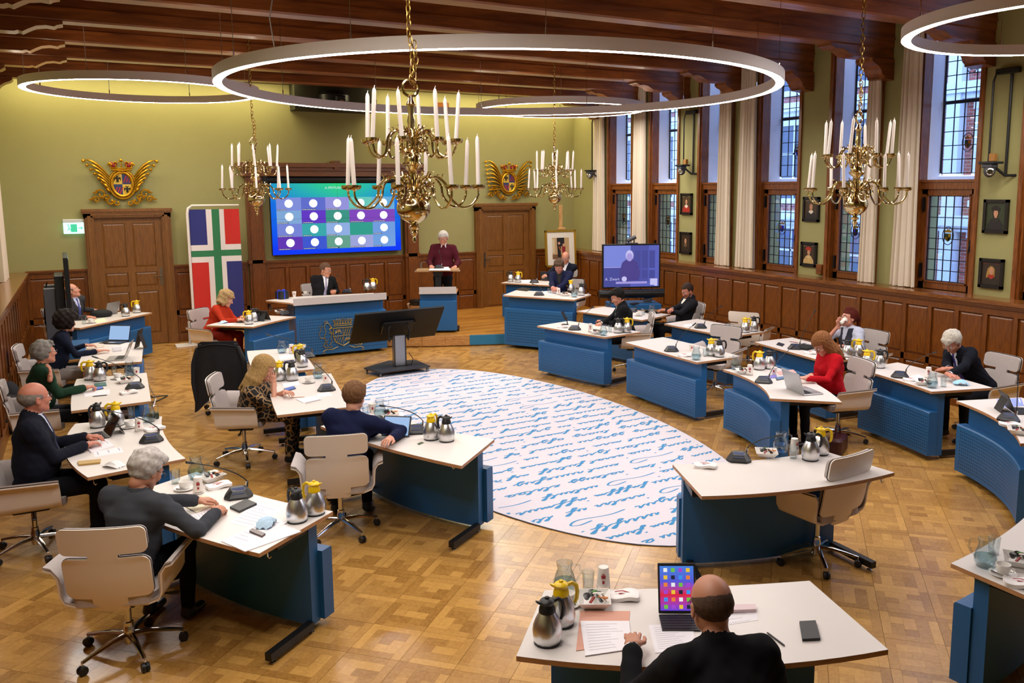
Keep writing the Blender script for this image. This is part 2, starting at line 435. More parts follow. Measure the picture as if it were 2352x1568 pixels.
# ---- beams, corbels, ceiling
m = MB(); nb = 24; bwid = (XP-XPL+.6)/nb
m.bb(XPL-.3, XP+.3, YN-.3, YB+.3, ZC+.02, ZC+.2)
ceiling = struct(m.build('ceiling', CEILW))
for k in range(22):
    y0 = YN-.2+k*.98; m = MB(); m.bb(XPL-.3, XP+.3, y0+.004, y0+.972, ZC-.02, ZC+.02); m.build('ceiling_board', CEILW, ceiling, smooth=0)
BZ = 4.85; beams = [16.35, 14.8, 13.25, 11.7, 10.12, 8.6, 7.05]+[5.5-1.55*k for k in range(6)]
prof_key = [(0, 0), (1.25, 0), (1.25, -.035), (1.19, -.05), (1.16, -.07), (1.08, -.06), (.98, -.075), (.9, -.115), (.84, -.15), (.8, -.135), (.76, -.15), (0, -.15)]
prof_cor = [(0, -.15), (.46, -.15), (.46, -.19), (.42, -.22), (.36, -.24), (.3, -.28), (.265, -.32), (.25, -.36), (.2, -.39), (.2, -.42), (0, -.44)]
def extr(prof, w, side):     # profile in x(out from wall), z ; width along y
    m = MB(); n = len(prof); vs = [(p[0]*side, -w/2, p[1]) for p in prof]+[(p[0]*side, w/2, p[1]) for p in prof]
    fs = [tuple(range(n)), tuple(range(2*n-1, n-1, -1))]+[(i, n+i, n+(i+1) % n, (i+1) % n) for i in range(n)]
    if side < 0: fs = [f[::-1] for f in fs]
    return m.add(vs, fs)
for y in beams:
    m = MB(); m.cbox(((XP+XPL)/2, 0, .3), (XP-XPL+.5, .27, .6), .02)
    bm = struct(m.build('beam', CEILW, loc=(0, y, BZ), smooth=0))
    m = MB(); m.bb(XPL, XP, -.15, -.135, .12, .15); m.bb(XPL, XP, .135, .15, .12, .15); m.build('moulding', CEILW, bm, smooth=0)
    for sd, xw in ((-1, XP), (1, XPL)):
        extr(prof_key, .25, sd).build('key_piece', CEILW, bm, loc=(xw, 0, 0), smooth=30)
        extr(prof_cor, .30, sd).build('corbel', CEILW, bm, loc=(xw, 0, 0), smooth=30)
# wall plate along the back wall
m = MB(); m.bb(XPL, XP, YB-.12, YB, 4.97, 5.12); struct(m.build('trim_3', CEILW))
# ---- windows of the right wall
LEAD = mat('lead_came', '#20222a', .5, .3)
PANE = glassm('leaded_glass', '#dfe9f5', .06, .02)
STAIN = {k: glassm('stained_'+k, c, .05) for k, c in dict(red='#b31b24', blue='#2438c0', green='#3d7a3a', gold='#d8a936', clear='#d6e4ea').items()}
FRW = wood('window_oak', '#5a2c0c', '#94541c', .34, (9, 9, .9), coat=.3)
def window(n, yc):
    y1, y0 = yc+WH, yc-WH          # y1 far side
    fr = MB()
    t = .055
    fr.bb(XP-.035, XP+.02, y1-.0, y1+t, SILL, 5.3); fr.bb(XP-.035, XP+.02, y0-t, y0, SILL, 5.3)     # face trim
    fr.bb(XP+.0, XP+.17, y1-.03, y1, SILL, 5.3); fr.bb(XP+.0, XP+.17, y0, y0+.03, SILL, 5.3)         # jamb lining
    fr.bb(XP+.05, XP+.17, y0+.03, y1-.03, 2.86, 2.99); fr.bb(XP+.03, XP+.17, y0+.03, y1-.03, 2.955, 2.99)
    w = struct(fr.build('window_%d' % n, FRW, smooth=0))
    # plaster reveal of the upper light
    rv = MB(); X2 = XP+.17
    rv.bb(X2, X2+.3, y1-.035, y1, 2.99, 5.4); rv.bb(X2, X2+.3, y0, y0+.035, 2.99, 5.4)
    rv.add([(X2, y0, 2.97), (X2+.3, y0, 3.05), (X2+.3, y1, 3.05), (X2, y1, 2.97), (X2, y0, 2.9), (X2+.3, y0, 2.9), (X2+.3, y1, 2.9), (X2, y1, 2.9)], [(0,1,2,3),(4,0,3,7),(1,5,6,2),(0,4,5,1),(3,2,6,7),(4,7,6,5)])
    rv.build('reveal', PLASTER, w, smooth=0)
    # casement frame of the lower light
    cf = MB(); cx = XP+.12; a0, a1 = y0+.03, y1-.03
    for (p, q, r, s2) in ((a0, a1, SILL, SILL+.09), (a0, a1, 2.79, 2.86), (a0, a0+.085, SILL, 2.86), (a1-.085, a1, SILL, 2.86)): cf.bb(cx-.03, cx+.03, p, q, r, s2)
    for (p, q, r, s2) in ((a0+.085, a1-.085, SILL+.09, SILL+.11), (a0+.085, a1-.085, 2.77, 2.79), (a0+.085, a0+.105, SILL+.09, 2.79), (a1-.105, a1-.085, SILL+.09, 2.79)): cf.bb(cx-.045, cx+.03, p, q, r, s2)
    cf.build('casement', FRW, w, smooth=0)
    hd = MB(); hd.bb(cx-.07, cx-.03, a1-.06, a1-.035, 1.62, 1.82); hd.bb(cx-.07, cx-.03, a1-.06, a1-.035, 2.55, 2.75); hd.box((cx-.06, a0+.045, 2.1), (.03, .02, .16)); hd.tube([(cx-.07, a0+.045, 2.12), (cx-.09, a0+.045, 2.1), (cx-.09, a0+.05, 2.0)], .008)
    hd.build('hinges', BLACK, w)
    # panes and came
    def light(X, b0, b1, z0, z1, nc, nr, bar=None, med=()):
        cw, ch = (b1-b0)/nc, (z1-z0)/nr
        key = ('p', round(cw, 3), round(ch, 3))
        if key not in WP:
            p = MB(); p.bb(-.0015, .0015, -cw/2+.004, cw/2-.004, -ch/2+.004, ch/2-.004); oo = p.build('pane', PANE, smooth=0); WP[key] = oo.data; bpy.data.objects.remove(oo)
        for i in range(nc):
            for j in range(nr):
                o = bpy.data.objects.new('pane', WP[key]); COL.objects.link(o); o.parent = w
                o.location = (X, b0+(i+.5)*cw, z0+(j+.5)*ch); o.rotation_euler = (0, random.uniform(-.02, .02), random.uniform(-.02, .02))
        ld = MB()
        for i in range(nc+1): ld.bb(X-.006, X+.006, b0+i*cw-.0055, b0+i*cw+.0055, z0, z1)
        for j in range(nr+1): ld.bb(X-.006, X+.006, b0, b1, z0+j*ch-.0055, z0+j*ch+.0055)
        ld.bb(X-.01, X+.01, b0-.02, b0, z0, z1); ld.bb(X-.01, X+.01, b1, b1+.02, z0, z1)
        if bar: ld.bb(X-.03, X+.02, b0, b1, bar-.022, bar+.022)
        ld.build('lead_came', LEAD, w, smooth=0)
        for zc in med:
            yc2 = (b0+b1)/2+(.02 if n % 2 else -.0); md = MB(); rr = .085
            md.tube([(X-.008, yc2+rr*math.cos(t), zc+rr*1.45*math.sin(t)) for t in [2*PI*k/20 for k in range(20)]], .006, 5, closed=True)
            mo = md.build('medallion', LEAD, w)
            sh = MB()
            def flat(pts, mi): sh.add([(X-.008, yc2+p[0], zc+p[1]) for p in pts]+[(X-.004, yc2+p[0], zc+p[1]) for p in pts], [tuple(range(len(pts))), tuple(range(2*len(pts)-1, len(pts)-1, -1))], mi)
            q = [(-.045, .03), (.0, .03), (.0, -.02), (-.045, -.02)]
            flat(q, (n+1) % 4); flat([(p[0]+.045, p[1]) for p in q], n % 4)
            flat([(-.045, -.02), (0, -.02), (0, -.075), (-.035, -.055)], n % 4); flat([(0, -.02), (.045, -.02), (.035, -.055), (0, -.075)], (n+1) % 4)
            flat([(-.05, .045), (-.055, .085), (-.03, .07), (-.015, .1), (0, .08), (.015, .1), (.03, .07), (.055, .085), (.05, .045)], 3)
            so = sh.build('crest', [STAIN[k] for k in ('red', 'blue', 'green', 'gold')], mo, smooth=0)
            lo = MB(); lo.tube([(X-.01, yc2+p[0], zc+p[1]) for p in [(-.045, .03), (.045, .03), (.045, -.03), (.03, -.06), (0, -.078), (-.03, -.06), (-.045, -.03)]], .004, 4, closed=True)
            lo.bb(X-.012, X-.008, yc2-.002, yc2+.002, zc-.075, zc+.03); lo.bb(X-.012, X-.008, yc2-.045, yc2+.045, zc-.022, zc-.018)
            lo.build('crest_came', LEAD, mo, smooth=0)
    light(cx, a0+.11, a1-.11, SILL+.115, 2.765, 5, 8, None, (2.22,))
    light(X2+.26, y0+.06, y1-.06, 3.08, 5.2, 5, 11, 4.06, (3.5, 4.55))
    return w
for k, yc in enumerate(wins[:7]): window(k+1, yc)
# ---- curtains
CURT = mat('cream_curtain', '#dccfbb', .8, bump=(200, .15, .001))
def curtain(xc, y0, y1, z0, z1, label, top_w=.75):
    m = MB(); nu, nv = 72, 8; yc = (y0+y1)/2; hw = abs(y1-y0)/2; ph = random.random()*6
    nf = max(4, int(hw*2/.085)); vs = []
    for s in (1, -1):
        for j in range(nv+1):
            t = j/nv; z = z0+(z1-z0)*t; k = 1-(1-top_w)*t**.7
            for i in range(nu+1):
                u = i/nu*2-1; a = PI*nf*(u+1)/1+ph
                amp = .035*(1-.25*t); f = math.sin(a)+.35*math.sin(2.3*a+1+t)
                vs.append((xc+amp*f+s*.004, yc+u*hw*k+.012*math.cos(a*1.0), z+(.004*math.sin(a*.7) if j == 0 else 0)))
    o = (nu+1)*(nv+1); fs = []
    for j in range(nv):
        for i in range(nu):
            a = j*(nu+1)+i; fs += [(a, a+1, a+nu+2, a+nu+1), (o+a, o+a+nu+1, o+a+nu+2, o+a+1)]
    m.add(vs, fs); ob = m.build('curtain', CURT, smooth=80); tag(ob, label, 'curtain', 'cream curtains along the windows'); return ob
cd = [(16.5, 16.0, 'cream curtain hanging in the far corner by the easel'), (14.9, 14.4, 'cream curtain second from the far corner, behind the wall screen'),
      (12.16, 11.76, 'cream curtain left of the far narrow green strip'), (11.6, 11.12, 'cream curtain just left of the third leaded window from the right'),
      (8.84, 8.54, 'cream curtain behind the right brass chandelier'), (8.27, 7.86, 'cream curtain just left of the nearest leaded window'),
      (5.85, 5.4, 'cream curtain beyond the right edge of view')]
for a, b, l in cd[:6]: curtain(XP-.09, b, a, SILL+.012, 5.05, l)
tag(curtain(XPL+.12, 15.6, 16.35, SILL+.012, 5.0, 'cream curtain at the left wall above the sill'), group='cream curtains along the windows')
# ---- outside: brick house across the street
BR = bpy.data.materials.new('outside_brick'); BR.use_nodes = True; nt = BR.node_tree
bt = nt.nodes.new('ShaderNodeTexBrick'); tc = nt.nodes.new('ShaderNodeTexCoord'); mp = nt.nodes.new('ShaderNodeMapping')
mp.inputs['Rotation'].default_value = (PI/2, 0, PI/2)
bt.inputs['Color1'].default_value = lin('#b56250'); bt.inputs['Color2'].default_value = lin('#9c5042'); bt.inputs['Mortar'].default_value = lin('#b9aaa0'); bt.inputs['Scale'].default_value = 2.2
bt.inputs['Mortar Size'].default_value = .012; bt.inputs['Row Height'].default_value = .16; bt.inputs['Brick Width'].default_value = .46
sx = nt.nodes.new('ShaderNodeSeparateXYZ'); cb = nt.nodes.new('ShaderNodeCombineXYZ')
nt.links.new(tc.outputs['Object'], sx.inputs[0]); nt.links.new(sx.outputs[1], cb.inputs[0]); nt.links.new(sx.outputs[2], cb.inputs[1]); nt.links.new(cb.outputs[0], bt.inputs['Vector'])
nt.links.new(bt.outputs[0], nt.nodes['Principled BSDF'].inputs['Base Color'])
hs = thing('brick_house', 'red brick house with white stone bands seen outside through the windows', 'building', (16.6, 20, -1))
STONE = mat('pale_stone', '#d3d8de', .7); DGL = mat('dark_window_glass', '#3c4c60', .08)
m = MB(); m.bb(0, 1, -22, 16, 0, 10); m.build('brick_wall', BR, hs, smooth=0)
for k in range(20):
    yy = -21+k*1.9
    for z0, hh in ((1.3, 1.5), (3.6, 1.9), (6.4, 1.9)):
        m = MB(); m.bb(-.06, .05, yy, yy+.95, z0, z0+hh); wn2 = m.build('window', DGL, hs, smooth=0)
        m = MB(); m.bb(-.14, .0, yy-.1, yy+1.05, z0-.14, z0); m.bb(-.12, .0, yy-.1, yy+1.05, z0+hh, z0+hh+.16)
        m.bb(-.1, 0, yy-.08, yy, z0, z0+hh); m.bb(-.1, 0, yy+.95, yy+1.03, z0, z0+hh); m.bb(-.1, 0, yy+.45, yy+.5, z0, z0+hh); m.bb(-.1, 0, yy, yy+.95, z0+hh*.6, z0+hh*.6+.05)
        m.build('window_frame', STONE, wn2, smooth=0)
    m = MB(); m.bb(-.25, 0, yy-.62, yy-.3, 0 if k % 2 else 3.3, 9.5); m.build('stone_pilaster', STONE, hs, smooth=0)
for z in (3.05, 5.85, 8.7):
    m = MB(); m.bb(-.3, 0, -22, 16, z, z+.22); m.bb(-.2, 0, -22, 16, z-.12, z); m.build('stone_band', STONE, hs, smooth=0)
m = MB(); m.bb(10.9, 30, -10, 40, -1.1, -1.0); struct(m.build('street', mat('paving', '#8b8c90', .8)))
# ================================================================= BACK WALL FITTINGS
def door(n, x0, x1, label_handle_side):
    Y = YB; W = x1-x0; fw = .165
    m = MB(); H2 = 2.56
    for (a, b, y) in ((0, fw, .13), (.03, fw-.02, .15), (.06, fw-.05, .165)):
        m.bb(x0+a, x0+b, Y-y, Y, 0, H2-a); m.bb(x1-b, x1-a, Y-y, Y, 0, H2-a); m.bb(x0+a, x1-a, Y-y, Y, H2-b, H2-a)
    m.bb(x0-.03, x1+.03, Y-.19, Y, H2-.045, H2+.005); m.bb(x0-.015, x1+.015, Y-.175, Y, H2-.075, H2-.045)
    d = struct(m.build('door_%d' % n, DOORW, smooth=0))
    a, b = x0+fw, x1-fw; top = H2-fw; w2 = b-a; st = .12; mid = (a+b)/2
    zs = [(.22, 1.02), (1.12, 1.38), (1.48, top-.1)]
    lf = MB(); yl = Y-.05
    for p, q in ((a, a+st), (b-st, b), (mid-st/2, mid+st/2)): lf.bb(p, q, yl-.02, yl, .01, top)
    for p, q in ((.01, .22), (1.02, 1.12), (1.38, 1.48), (top-.1, top)): lf.bb(a, b, yl-.019, yl, p, q)
    lf.bb(a, b, yl, yl+.03, 0.01, top)
    leaf = lf.build('door_leaf', DOORW, d, smooth=0)
    for p, q in ((a+st, mid-st/2), (mid+st/2, b-st)):
        for z0, z1 in zs:
            e = .035; v = [(p, yl, z0), (q, yl, z0), (q, yl, z1), (p, yl, z1), (p+e, yl-.013, z0+e), (q-e, yl-.013, z0+e), (q-e, yl-.013, z1-e), (p+e, yl-.013, z1-e)]
            k = MB(); k.add(v, [(4,5,6,7),(0,1,5,4),(1,2,6,5),(2,3,7,6),(3,0,4,7)]); k.build('door_panel', DOORW, d, smooth=0)
    hx = (b-.055) if label_handle_side > 0 else (a+.055); s = -label_handle_side
    k = MB(); k.bb(hx-.022, hx+.022, yl-.028, yl-.02, 1.12, 1.45); k.tube([(hx, yl-.03, 1.3), (hx, yl-.07, 1.3), (hx+s*.13, yl-.07, 1.295)], .009, 6)
    k.build('door_handle', mat('handle_metal', '#8d8576', .3, 1.), d)
    return d
door(1, -.01, 1.43, 1)
door(2, 7.70, 9.21, -1)
# timber surround of the video wall
m = MB()
for a, b in ((2.80, 3.10), (6.02, 6.32)):
    m.bb(a, b, YB-.16, YB, 0, 3.18); m.bb(a+.05, b-.05, YB-.19, YB-.16, .3, 3.1); m.bb(a-.03, b+.03, YB-.2, YB, 0, .28); m.bb(a-.02, b+.02, YB-.19, YB, 1.45, 1.52)
struct(m.build('trim_4', OAK, smooth=0))
m = MB(); m.bb(2.74, 6.38, YB-.24, YB, 3.16, 3.27); m.bb(2.70, 6.42, YB-.3, YB, 3.27, 3.34); m.bb(2.64, 6.48, YB-.38, YB, 3.34, 3.42); m.bb(4.5, 4.62, YB-.36, YB, 3.3, 3.47)
m.bb(3.10, 6.02, YB-.14, YB, 3.05, 3.16)
struct(m.build('trim_5', OAKH, smooth=0))
m = MB(); m.tube([(3.16, YB-.13, 3.1), (5.96, YB-.13, 3.1)], .075, 12); m.bb(3.12, 3.2, YB-.2, YB, 3.02, 3.17); m.bb(5.92, 6.0, YB-.2, YB, 3.02, 3.17)
tag(m.build('projection_screen_roller', BLACK), 'black roller blind case above the video wall', 'roller blind')
# carved consoles
for x in (2.95, 6.17):
    m = MB(); m.tube([(0, -.02, .36), (0, -.12, .3), (0, -.16, .2), (0, -.1, .1), (0, -.06, 0)], [.05, .06, .055, .045, .03], 8, flat=1); m.ball((0, -.15, .26), (.055, .05, .05), 10, 6)
    tag(m.build('console', OAK, loc=(x, YB-.19, 2.62)), kind='structure')
# video wall
sx0, sx1, sz0, sz1 = 3.24, 5.92, 1.59, 3.03; SY = YB-.17
vw = thing('video_wall', 'large blue video wall showing a grid of white discs', 'screen', ((sx0+sx1)/2, SY, (sz0+sz1)/2))
W2, H2 = sx1-sx0, sz1-sz0
for i in (0, 1):
    for j in (0, 1):
        m = MB(); m.cbox(((i-.5)*W2/2, .045, (j-.5)*H2/2), (W2/2-.004, .09, H2/2-.004), .004); m.build('display_housing', BLACK, vw, smooth=0)
# picture: gradient field
gm = bpy.data.materials.new('screen_gradient'); gm.use_nodes = True; nt = gm.node_tree; nt.nodes.clear(); N = nt.nodes.new; Lk = nt.links.new
o = N('ShaderNodeOutputMaterial'); e = N('ShaderNodeEmission'); e.inputs[1].default_value = 1.15; tc = N('ShaderNodeTexCoord'); sp = N('ShaderNodeSeparateXYZ')
rz_ = N('ShaderNodeMapRange'); rz_.inputs[1].default_value = -.72; rz_.inputs[2].default_value = .72; rx_ = N('ShaderNodeMapRange'); rx_.inputs[1].default_value = -1.3; rx_.inputs[2].default_value = 1.3
cr = N('ShaderNodeValToRGB'); cr.color_ramp.elements[0].color = lin('#1236e8'); cr.color_ramp.elements[1].color = lin('#2bc779'); cr.color_ramp.elements[0].position = .1; cr.color_ramp.elements[1].position = .97
mid_ = cr.color_ramp.elements.new(.72); mid_.color = lin('#1877c9')
c2 = N('ShaderNodeValToRGB'); c2.color_ramp.elements[0].color = lin('#1747e0'); c2.color_ramp.elements[1].color = lin('#1a4ee2'); m5 = c2.color_ramp.elements.new(.5); m5.color = lin('#34c878')
mx = N('ShaderNodeMix'); mx.data_type = 'RGBA'; mx.inputs[0].default_value = .45
Lk(tc.outputs['Object'], sp.inputs[0]); Lk(sp.outputs[2], rz_.inputs[0]); Lk(sp.outputs[0], rx_.inputs[0]); Lk(rz_.outputs[0], cr.inputs[0]); Lk(rx_.outputs[0], c2.inputs[0])
mul = N('ShaderNodeMath'); mul.operation = 'MULTIPLY'; mul.inputs[1].default_value = .6; Lk(rz_.outputs[0], mul.inputs[0]); Lk(mul.outputs[0], mx.inputs[0])
Lk(cr.outputs[0], mx.inputs[6]); Lk(c2.outputs[0], mx.inputs[7]); Lk(mx.outputs[2], e.inputs[0]); Lk(e.outputs[0], o.inputs[0])
m = MB(); m.bb(-W2/2+.01, W2/2-.01, -.006, -.001, -H2/2+.01, H2/2-.01); m.build('picture', gm, vw, smooth=0)
cells = [['#7a8ad8', '#5868c8', '#8f8fd8', '#62c4b8', '#62a8d8'], ['#7aa4d4', '#5a2cc0', '#2a9080', '#7a3cb8', '#7a3cb8'],
         ['#7080d4', '#28a4a8', '#8aaae0', '#1c9a88', '#6a98dc'], ['#5a28b0', '#3050cc', '#5c9c88', '#98a0d8', '#6a9cdc']]
tw_, th_ = .487, .262; tx0 = -W2/2+.115; tz0 = H2/2-.29
for r in range(4):
    for c in range(5):
        x = tx0+(c+.5)*tw_; z = tz0-(r+.5)*th_
        m = MB(); m.bb(x-tw_/2, x+tw_/2, -.0085, -.0065, z-th_/2, z+th_/2); m.build('video_tile', emis('tile'+cells[r][c], cells[r][c], 1.0), vw, smooth=0)
        if (r, c) != (2, 3):
            m = MB(); m.lathe([(0, 0), (.082, 0), (.082, .002), (0, .002)], 28, M=Matrix.Translation((x, -.0088, z+.01)) @ Matrix.Rotation(PI/2, 4, 'X')); m.build('white_disc', emis('disc_white', '#f4f8ff', 1.25), vw, smooth=0)
            ww = random.uniform(.17, .3); m = MB(); m.bb(x-tw_/2+.015, x-tw_/2+.015+ww, -.0105, -.0088, z-th_/2+.006, z-th_/2+.03)
            q = x-tw_/2+.022
            while q < x-tw_/2+ww: d = random.uniform(.012, .035); m.bb(q, min(q+d, x-tw_/2+ww+.008), -.0115, -.0105, z-th_/2+.013, z-th_/2+.023, 1); q += d+.007
            m.build('name_bar', [emis('bar_dark', '#10152c', .6), emis('bar_text', '#e8ecf4', 1.)], vw, smooth=0)
m = MB(); m.text('SPOTLIGHT', .062, Matrix.Translation((-.02, -.009, H2/2-.1)) @ Matrix.Rotation(PI/2, 4, 'X'))
m.tube([(-.245, -.009, H2/2-.12), (-.225, -.009, H2/2-.08), (-.205, -.009, H2/2-.12)], .005, 4)
m.build('screen_word', emis('bar_text', '#e8ecf4', 1.), vw, smooth=0)
m = MB(); m.bb(-.0015, .0015, -.013, -.0118, -H2/2, H2/2); m.bb(-W2/2, W2/2, -.013, -.0118, -.0015, .0015); m.build('seam', BLACK, vw, smooth=0)
# bulkhead with a camera at the top of the wall
bk = thing('camera_niche', 'dark olive boxed bulkhead high above the video wall', 'bulkhead', (4.55, YB-.22, 4.72))
m = MB(); m.bb(-.80, .80, -.22, .22, -.27, .5); m.build('box', mat('dark_olive', '#2e2d15', .8), bk, smooth=0)
tc2 = thing('camera', 'black dome camera hanging below the dark bulkhead above the screen', 'camera', (4.5, YB-.5, 4.62))
m = MB(); m.lathe([(.3, 0), (.3, .12), (.22, .2), (0, .2)], 20, c=(0, 0, 0)); m.build('speaker_housing', BLACK, tc2)
m = MB(); m.cbox((.05, -.3, -.02), (.2, .12, .22), .02); m.build('camera_body', BLACKP, tc2); m = MB(); m.lathe([(.06, 0), (.06, .03), (.045, .04), (0, .04)], 16, M=Matrix.Translation((.05, -.36, -.05)) @ Matrix.Rotation(PI/2, 4, 'X')); m.build('lens', CHROME, tc2)
tag(MB().cbox((0, 0, 0), (.26, .16, .12), .01).build('wall_speaker', OAKH, loc=(6.95, YB-.1, 4.68)), 'small brown box high on the back wall beside the bulkhead', 'box')
# wall washers on top of the back wall, left and right of the bulkhead
WASH = emis('washer_diffuser', '#ffeebb', WASH_W)
for k, (a, b, l) in enumerate(((XPL+.1, 3.7, 'left'), (5.4, XP-.1, 'right'))):
    n = max(1, round((b-a)/1.6))
    for i in range(n):
        x0 = a+(b-a)*i/n; x1 = a+(b-a)*(i+1)/n-.04
        t = thing('wall_washer', 'slim linear wall washer lamp hidden behind the last beam, %s part' % l, 'lamp', ((x0+x1)/2, YB-.5, 5.02), group='wall washers behind the last beam, %s part' % l)
        m = MB(); m.bb(-(x1-x0)/2, (x1-x0)/2, -.04, .04, 0, .07); m.build('housing', BLACK, t, smooth=0)
        m = MB(); m.add([(-(x1-x0)/2+.01, -.035, -.002), ((x1-x0)/2-.01, -.035, -.002), ((x1-x0)/2-.01, .035, -.002), (-(x1-x0)/2+.01, .035, -.002)], [(0, 3, 2, 1)]); m.build('diffuser', WASH, t, smooth=0)
        m = MB(); m.tube([(0, 0, .07), (0, 0, .48)], .01, 5); m.build('stem', BLACK, t)
# coats of arms
def coat(x, z, label, rich):
    t = thing('coat_of_arms', label, 'emblem', (x, YB-.03, z))
    RED = mat('heraldic_red', '#a3222a', .5); BLU = mat('heraldic_blue', '#23325e', .5); YEL = mat('heraldic_gold', '#d6b13a', .5); BLK = mat('heraldic_black', '#15130f', .5)
    m = MB(); m.tube([(.17*math.cos(a), -.05, .215*math.sin(a)-.02) for a in [2*PI*k/28 for k in range(28)]], .028, 8, closed=True); m.tube([(.215*math.cos(a), -.03, .26*math.sin(a)-.02) for a in [2*PI*k/28 for k in range(28)]], .022, 6, closed=True)
    m.build('oval_frame', GOLD, t)
    def quarter(x0, x1, z0, z1, mt):
        pts = []
        k = 16
        for q in range(k+1):
            for_a = math.atan2
        m = MB(); n = 14; vs = []; fs = []
        for j in range(n+1):
            zz = z0+(z1-z0)*j/n; hw = .165*math.sqrt(max(0, 1-((zz+.02)/.21)**2))
            a, b = max(x0, -hw), min(x1, hw)
            if b < a: a = b = 0
            vs += [(a, -.052, zz), (b, -.052, zz)]
        for j in range(n): fs.append((2*j, 2*j+1, 2*j+3, 2*j+2))
        m.add(vs, fs); m.build('quarter', mt, t, smooth=0)
    quarter(-.2, 0, -.02, .19, YEL); quarter(0, .2, -.23, -.02, YEL); quarter(0, .2, -.02, .19, BLU); quarter(-.2, 0, -.23, -.02, BLU)
    m = MB()
    for k in range(3):
        for cx, cz in ((.01, .01), (-.15, -.2)):
            m.add([(cx+.045*k, -.055, cz), (cx+.045*k+.022, -.055, cz), (cx+.045*k+.075, -.055, cz+.13), (cx+.045*k+.053, -.055, cz+.13)], [(0, 1, 2, 3)])
    m.build('bend', RED, t, smooth=0)
    m = MB()
    for cx, cz in ((-.075, .075), (.075, -.115)):     # double-headed eagle
        m.ball((cx, -.056, cz), (.022, .008, .035), 8, 5)
        for s in (-1, 1):
            m.tube([(cx, -.056, cz+.02), (cx+s*.012, -.057, cz+.055), (cx+s*.034, -.057, cz+.06)], [.008, .008, .004], 5)
            for q in range(4): m.tube([(cx+s*.01, -.056, cz+.015), (cx+s*.04, -.057, cz+.025-q*.006), (cx+s*.055, -.057, cz+.03-q*.02)], [.008, .007, .003], 4)
            m.tube([(cx+s*.005, -.056, cz-.02), (cx+s*.025, -.057, cz-.055)], [.007, .004], 4)
        m.tube([(cx, -.056, cz-.02), (cx, -.057, cz-.065)], [.01, .006], 5)
    m.build('eagle', BLK, t)
    # crown
    m = MB(); m.tube([(-.17, -.05, .25), (0, -.09, .23), (.17, -.05, .25)], .022, 6); m.tube([(-.18, -.05, .285), (0, -.09, .262), (.18, -.05, .285)], .012, 6)
    for k in range(-2, 3):
        px = .085*k; m.tube([(px*.95, -.075, .27), (px*1.05, -.08, .33+.02*(2-abs(k)))], [.014, .01], 5)
        m.ball((px*1.08, -.08, .36+.03*(2-abs(k))-.01), .03 if k % 2 == 0 else .018, 8, 6)
        for s in (-1, 1): m.ball((px*1.08+s*.028, -.08, .35+.03*(2-abs(k))-.015), .017, 6, 4)
    m.build('crown', GOLD, t)
    m = MB()
    for s in (-1, 1): m.ball((s*(.12 if not rich else .09), -.05, .33), (.06, .03, .05), 8, 6); m.ball((s*.17, -.045, .34), (.035, .02, .05), 8, 5)
    m.build('crown_cap', RED, t)
    # wings
    for s in (-1, 1):
        m = MB(); nf = 8 if rich else 7
        for k in range(nf):
            a = k/(nf-1)
            if rich:
                end = (s*(.58-.1*a), -.05, .44-.62*a); midp = (s*(.43-.05*a), -.09, .50-.72*a+.05)
            else:
                end = (s*(.60-.33*a), -.05, .40-.46*a); midp = (s*(.46-.2*a), -.09, .48-.6*a)
            st_ = (s*.2, -.05, .12-.28*a)
            P0, P1, P2 = map(Vector, (st_, midp, end)); path = [(P0*(1-u)**2+P1*2*u*(1-u)+P2*u*u) for u in [q/8 for q in range(9)]]
            path[-1] = path[-1]+Vector((0, 0, -.02))
            m.tube(path, [.018+.022*math.sin(PI*min(1, q/7)) for q in range(9)], 6, flat=.6)
            m.ball(tuple(end), (.028, .02, .03), 6, 5)
        m.build('wing', GOLD, t)
        m = MB()     # acanthus scrolls below
        for (cx, cz, r0, d) in ((.36, -.2, .085, 1), (.2, -.33, .075, -1), (.44, -.3, .06, 1), (.27, -.27, .06, 1), (.1, -.36, .06, -1)):
            path = [(s*(cx+r0*(1-u*.75)*math.cos(d*u*5+1)), -.055, cz+r0*(1-u*.75)*math.sin(d*u*5+1)) for u in [q/12 for q in range(13)]]
            m.tube(path, [.026-.014*q/12 for q in range(13)], 6, flat=.8); m.ball(path[-1], .022, 6, 5)
            m.tube([path[0], (path[0][0]+s*.04, -.05, path[0][2]-.05), (path[0][0]+s*.09, -.045, path[0][2]-.04)], [.026, .024, .006], 5)
        m.build('scroll', GOLD, t)
    return t
coat(.66, 3.03, 'gilded winged coat of arms above the left door', False)
coat(8.55, 3.05, 'gilded winged coat of arms above the right door', True)
# exit sign
es = thing('exit_sign', 'lit green and white exit sign left of the left door', 'sign', (-.17, YB-.06, 2.25))
MB().cbox((0, 0, .11), (.34, .07, .06), .006).build('housing', mat('sign_white', '#d6dad8', .4), es)
m = MB(); m.cbox((0, 0, -.02), (.33, .05, .2), .006); m.build('panel', emis('sign_face', '#b8fff0', 1.9), es)
m = MB(); m.bb(-.05, .05, -.028, -.0255, -.09, .05, 0); m.tube([(-.1, -.028, -.06), (-.075, -.028, -.02), (-.09, -.028, .02), (-.06, -.028, .0)], .006, 4); m.tube([(-.075, -.028, -.02), (-.05, -.028, -.06)], .006, 4); m.ball((-.085, -.028, .038), .012, 6, 4)
m.tube([(.07, -.028, -.02), (.13, -.028, -.02)], .006, 4); m.tube([(.11, -.028, .005), (.135, -.028, -.02), (.11, -.028, -.045)], .006, 4)
m.build('running_figure', emis('sign_green', '#46d8a0', 1.), es)
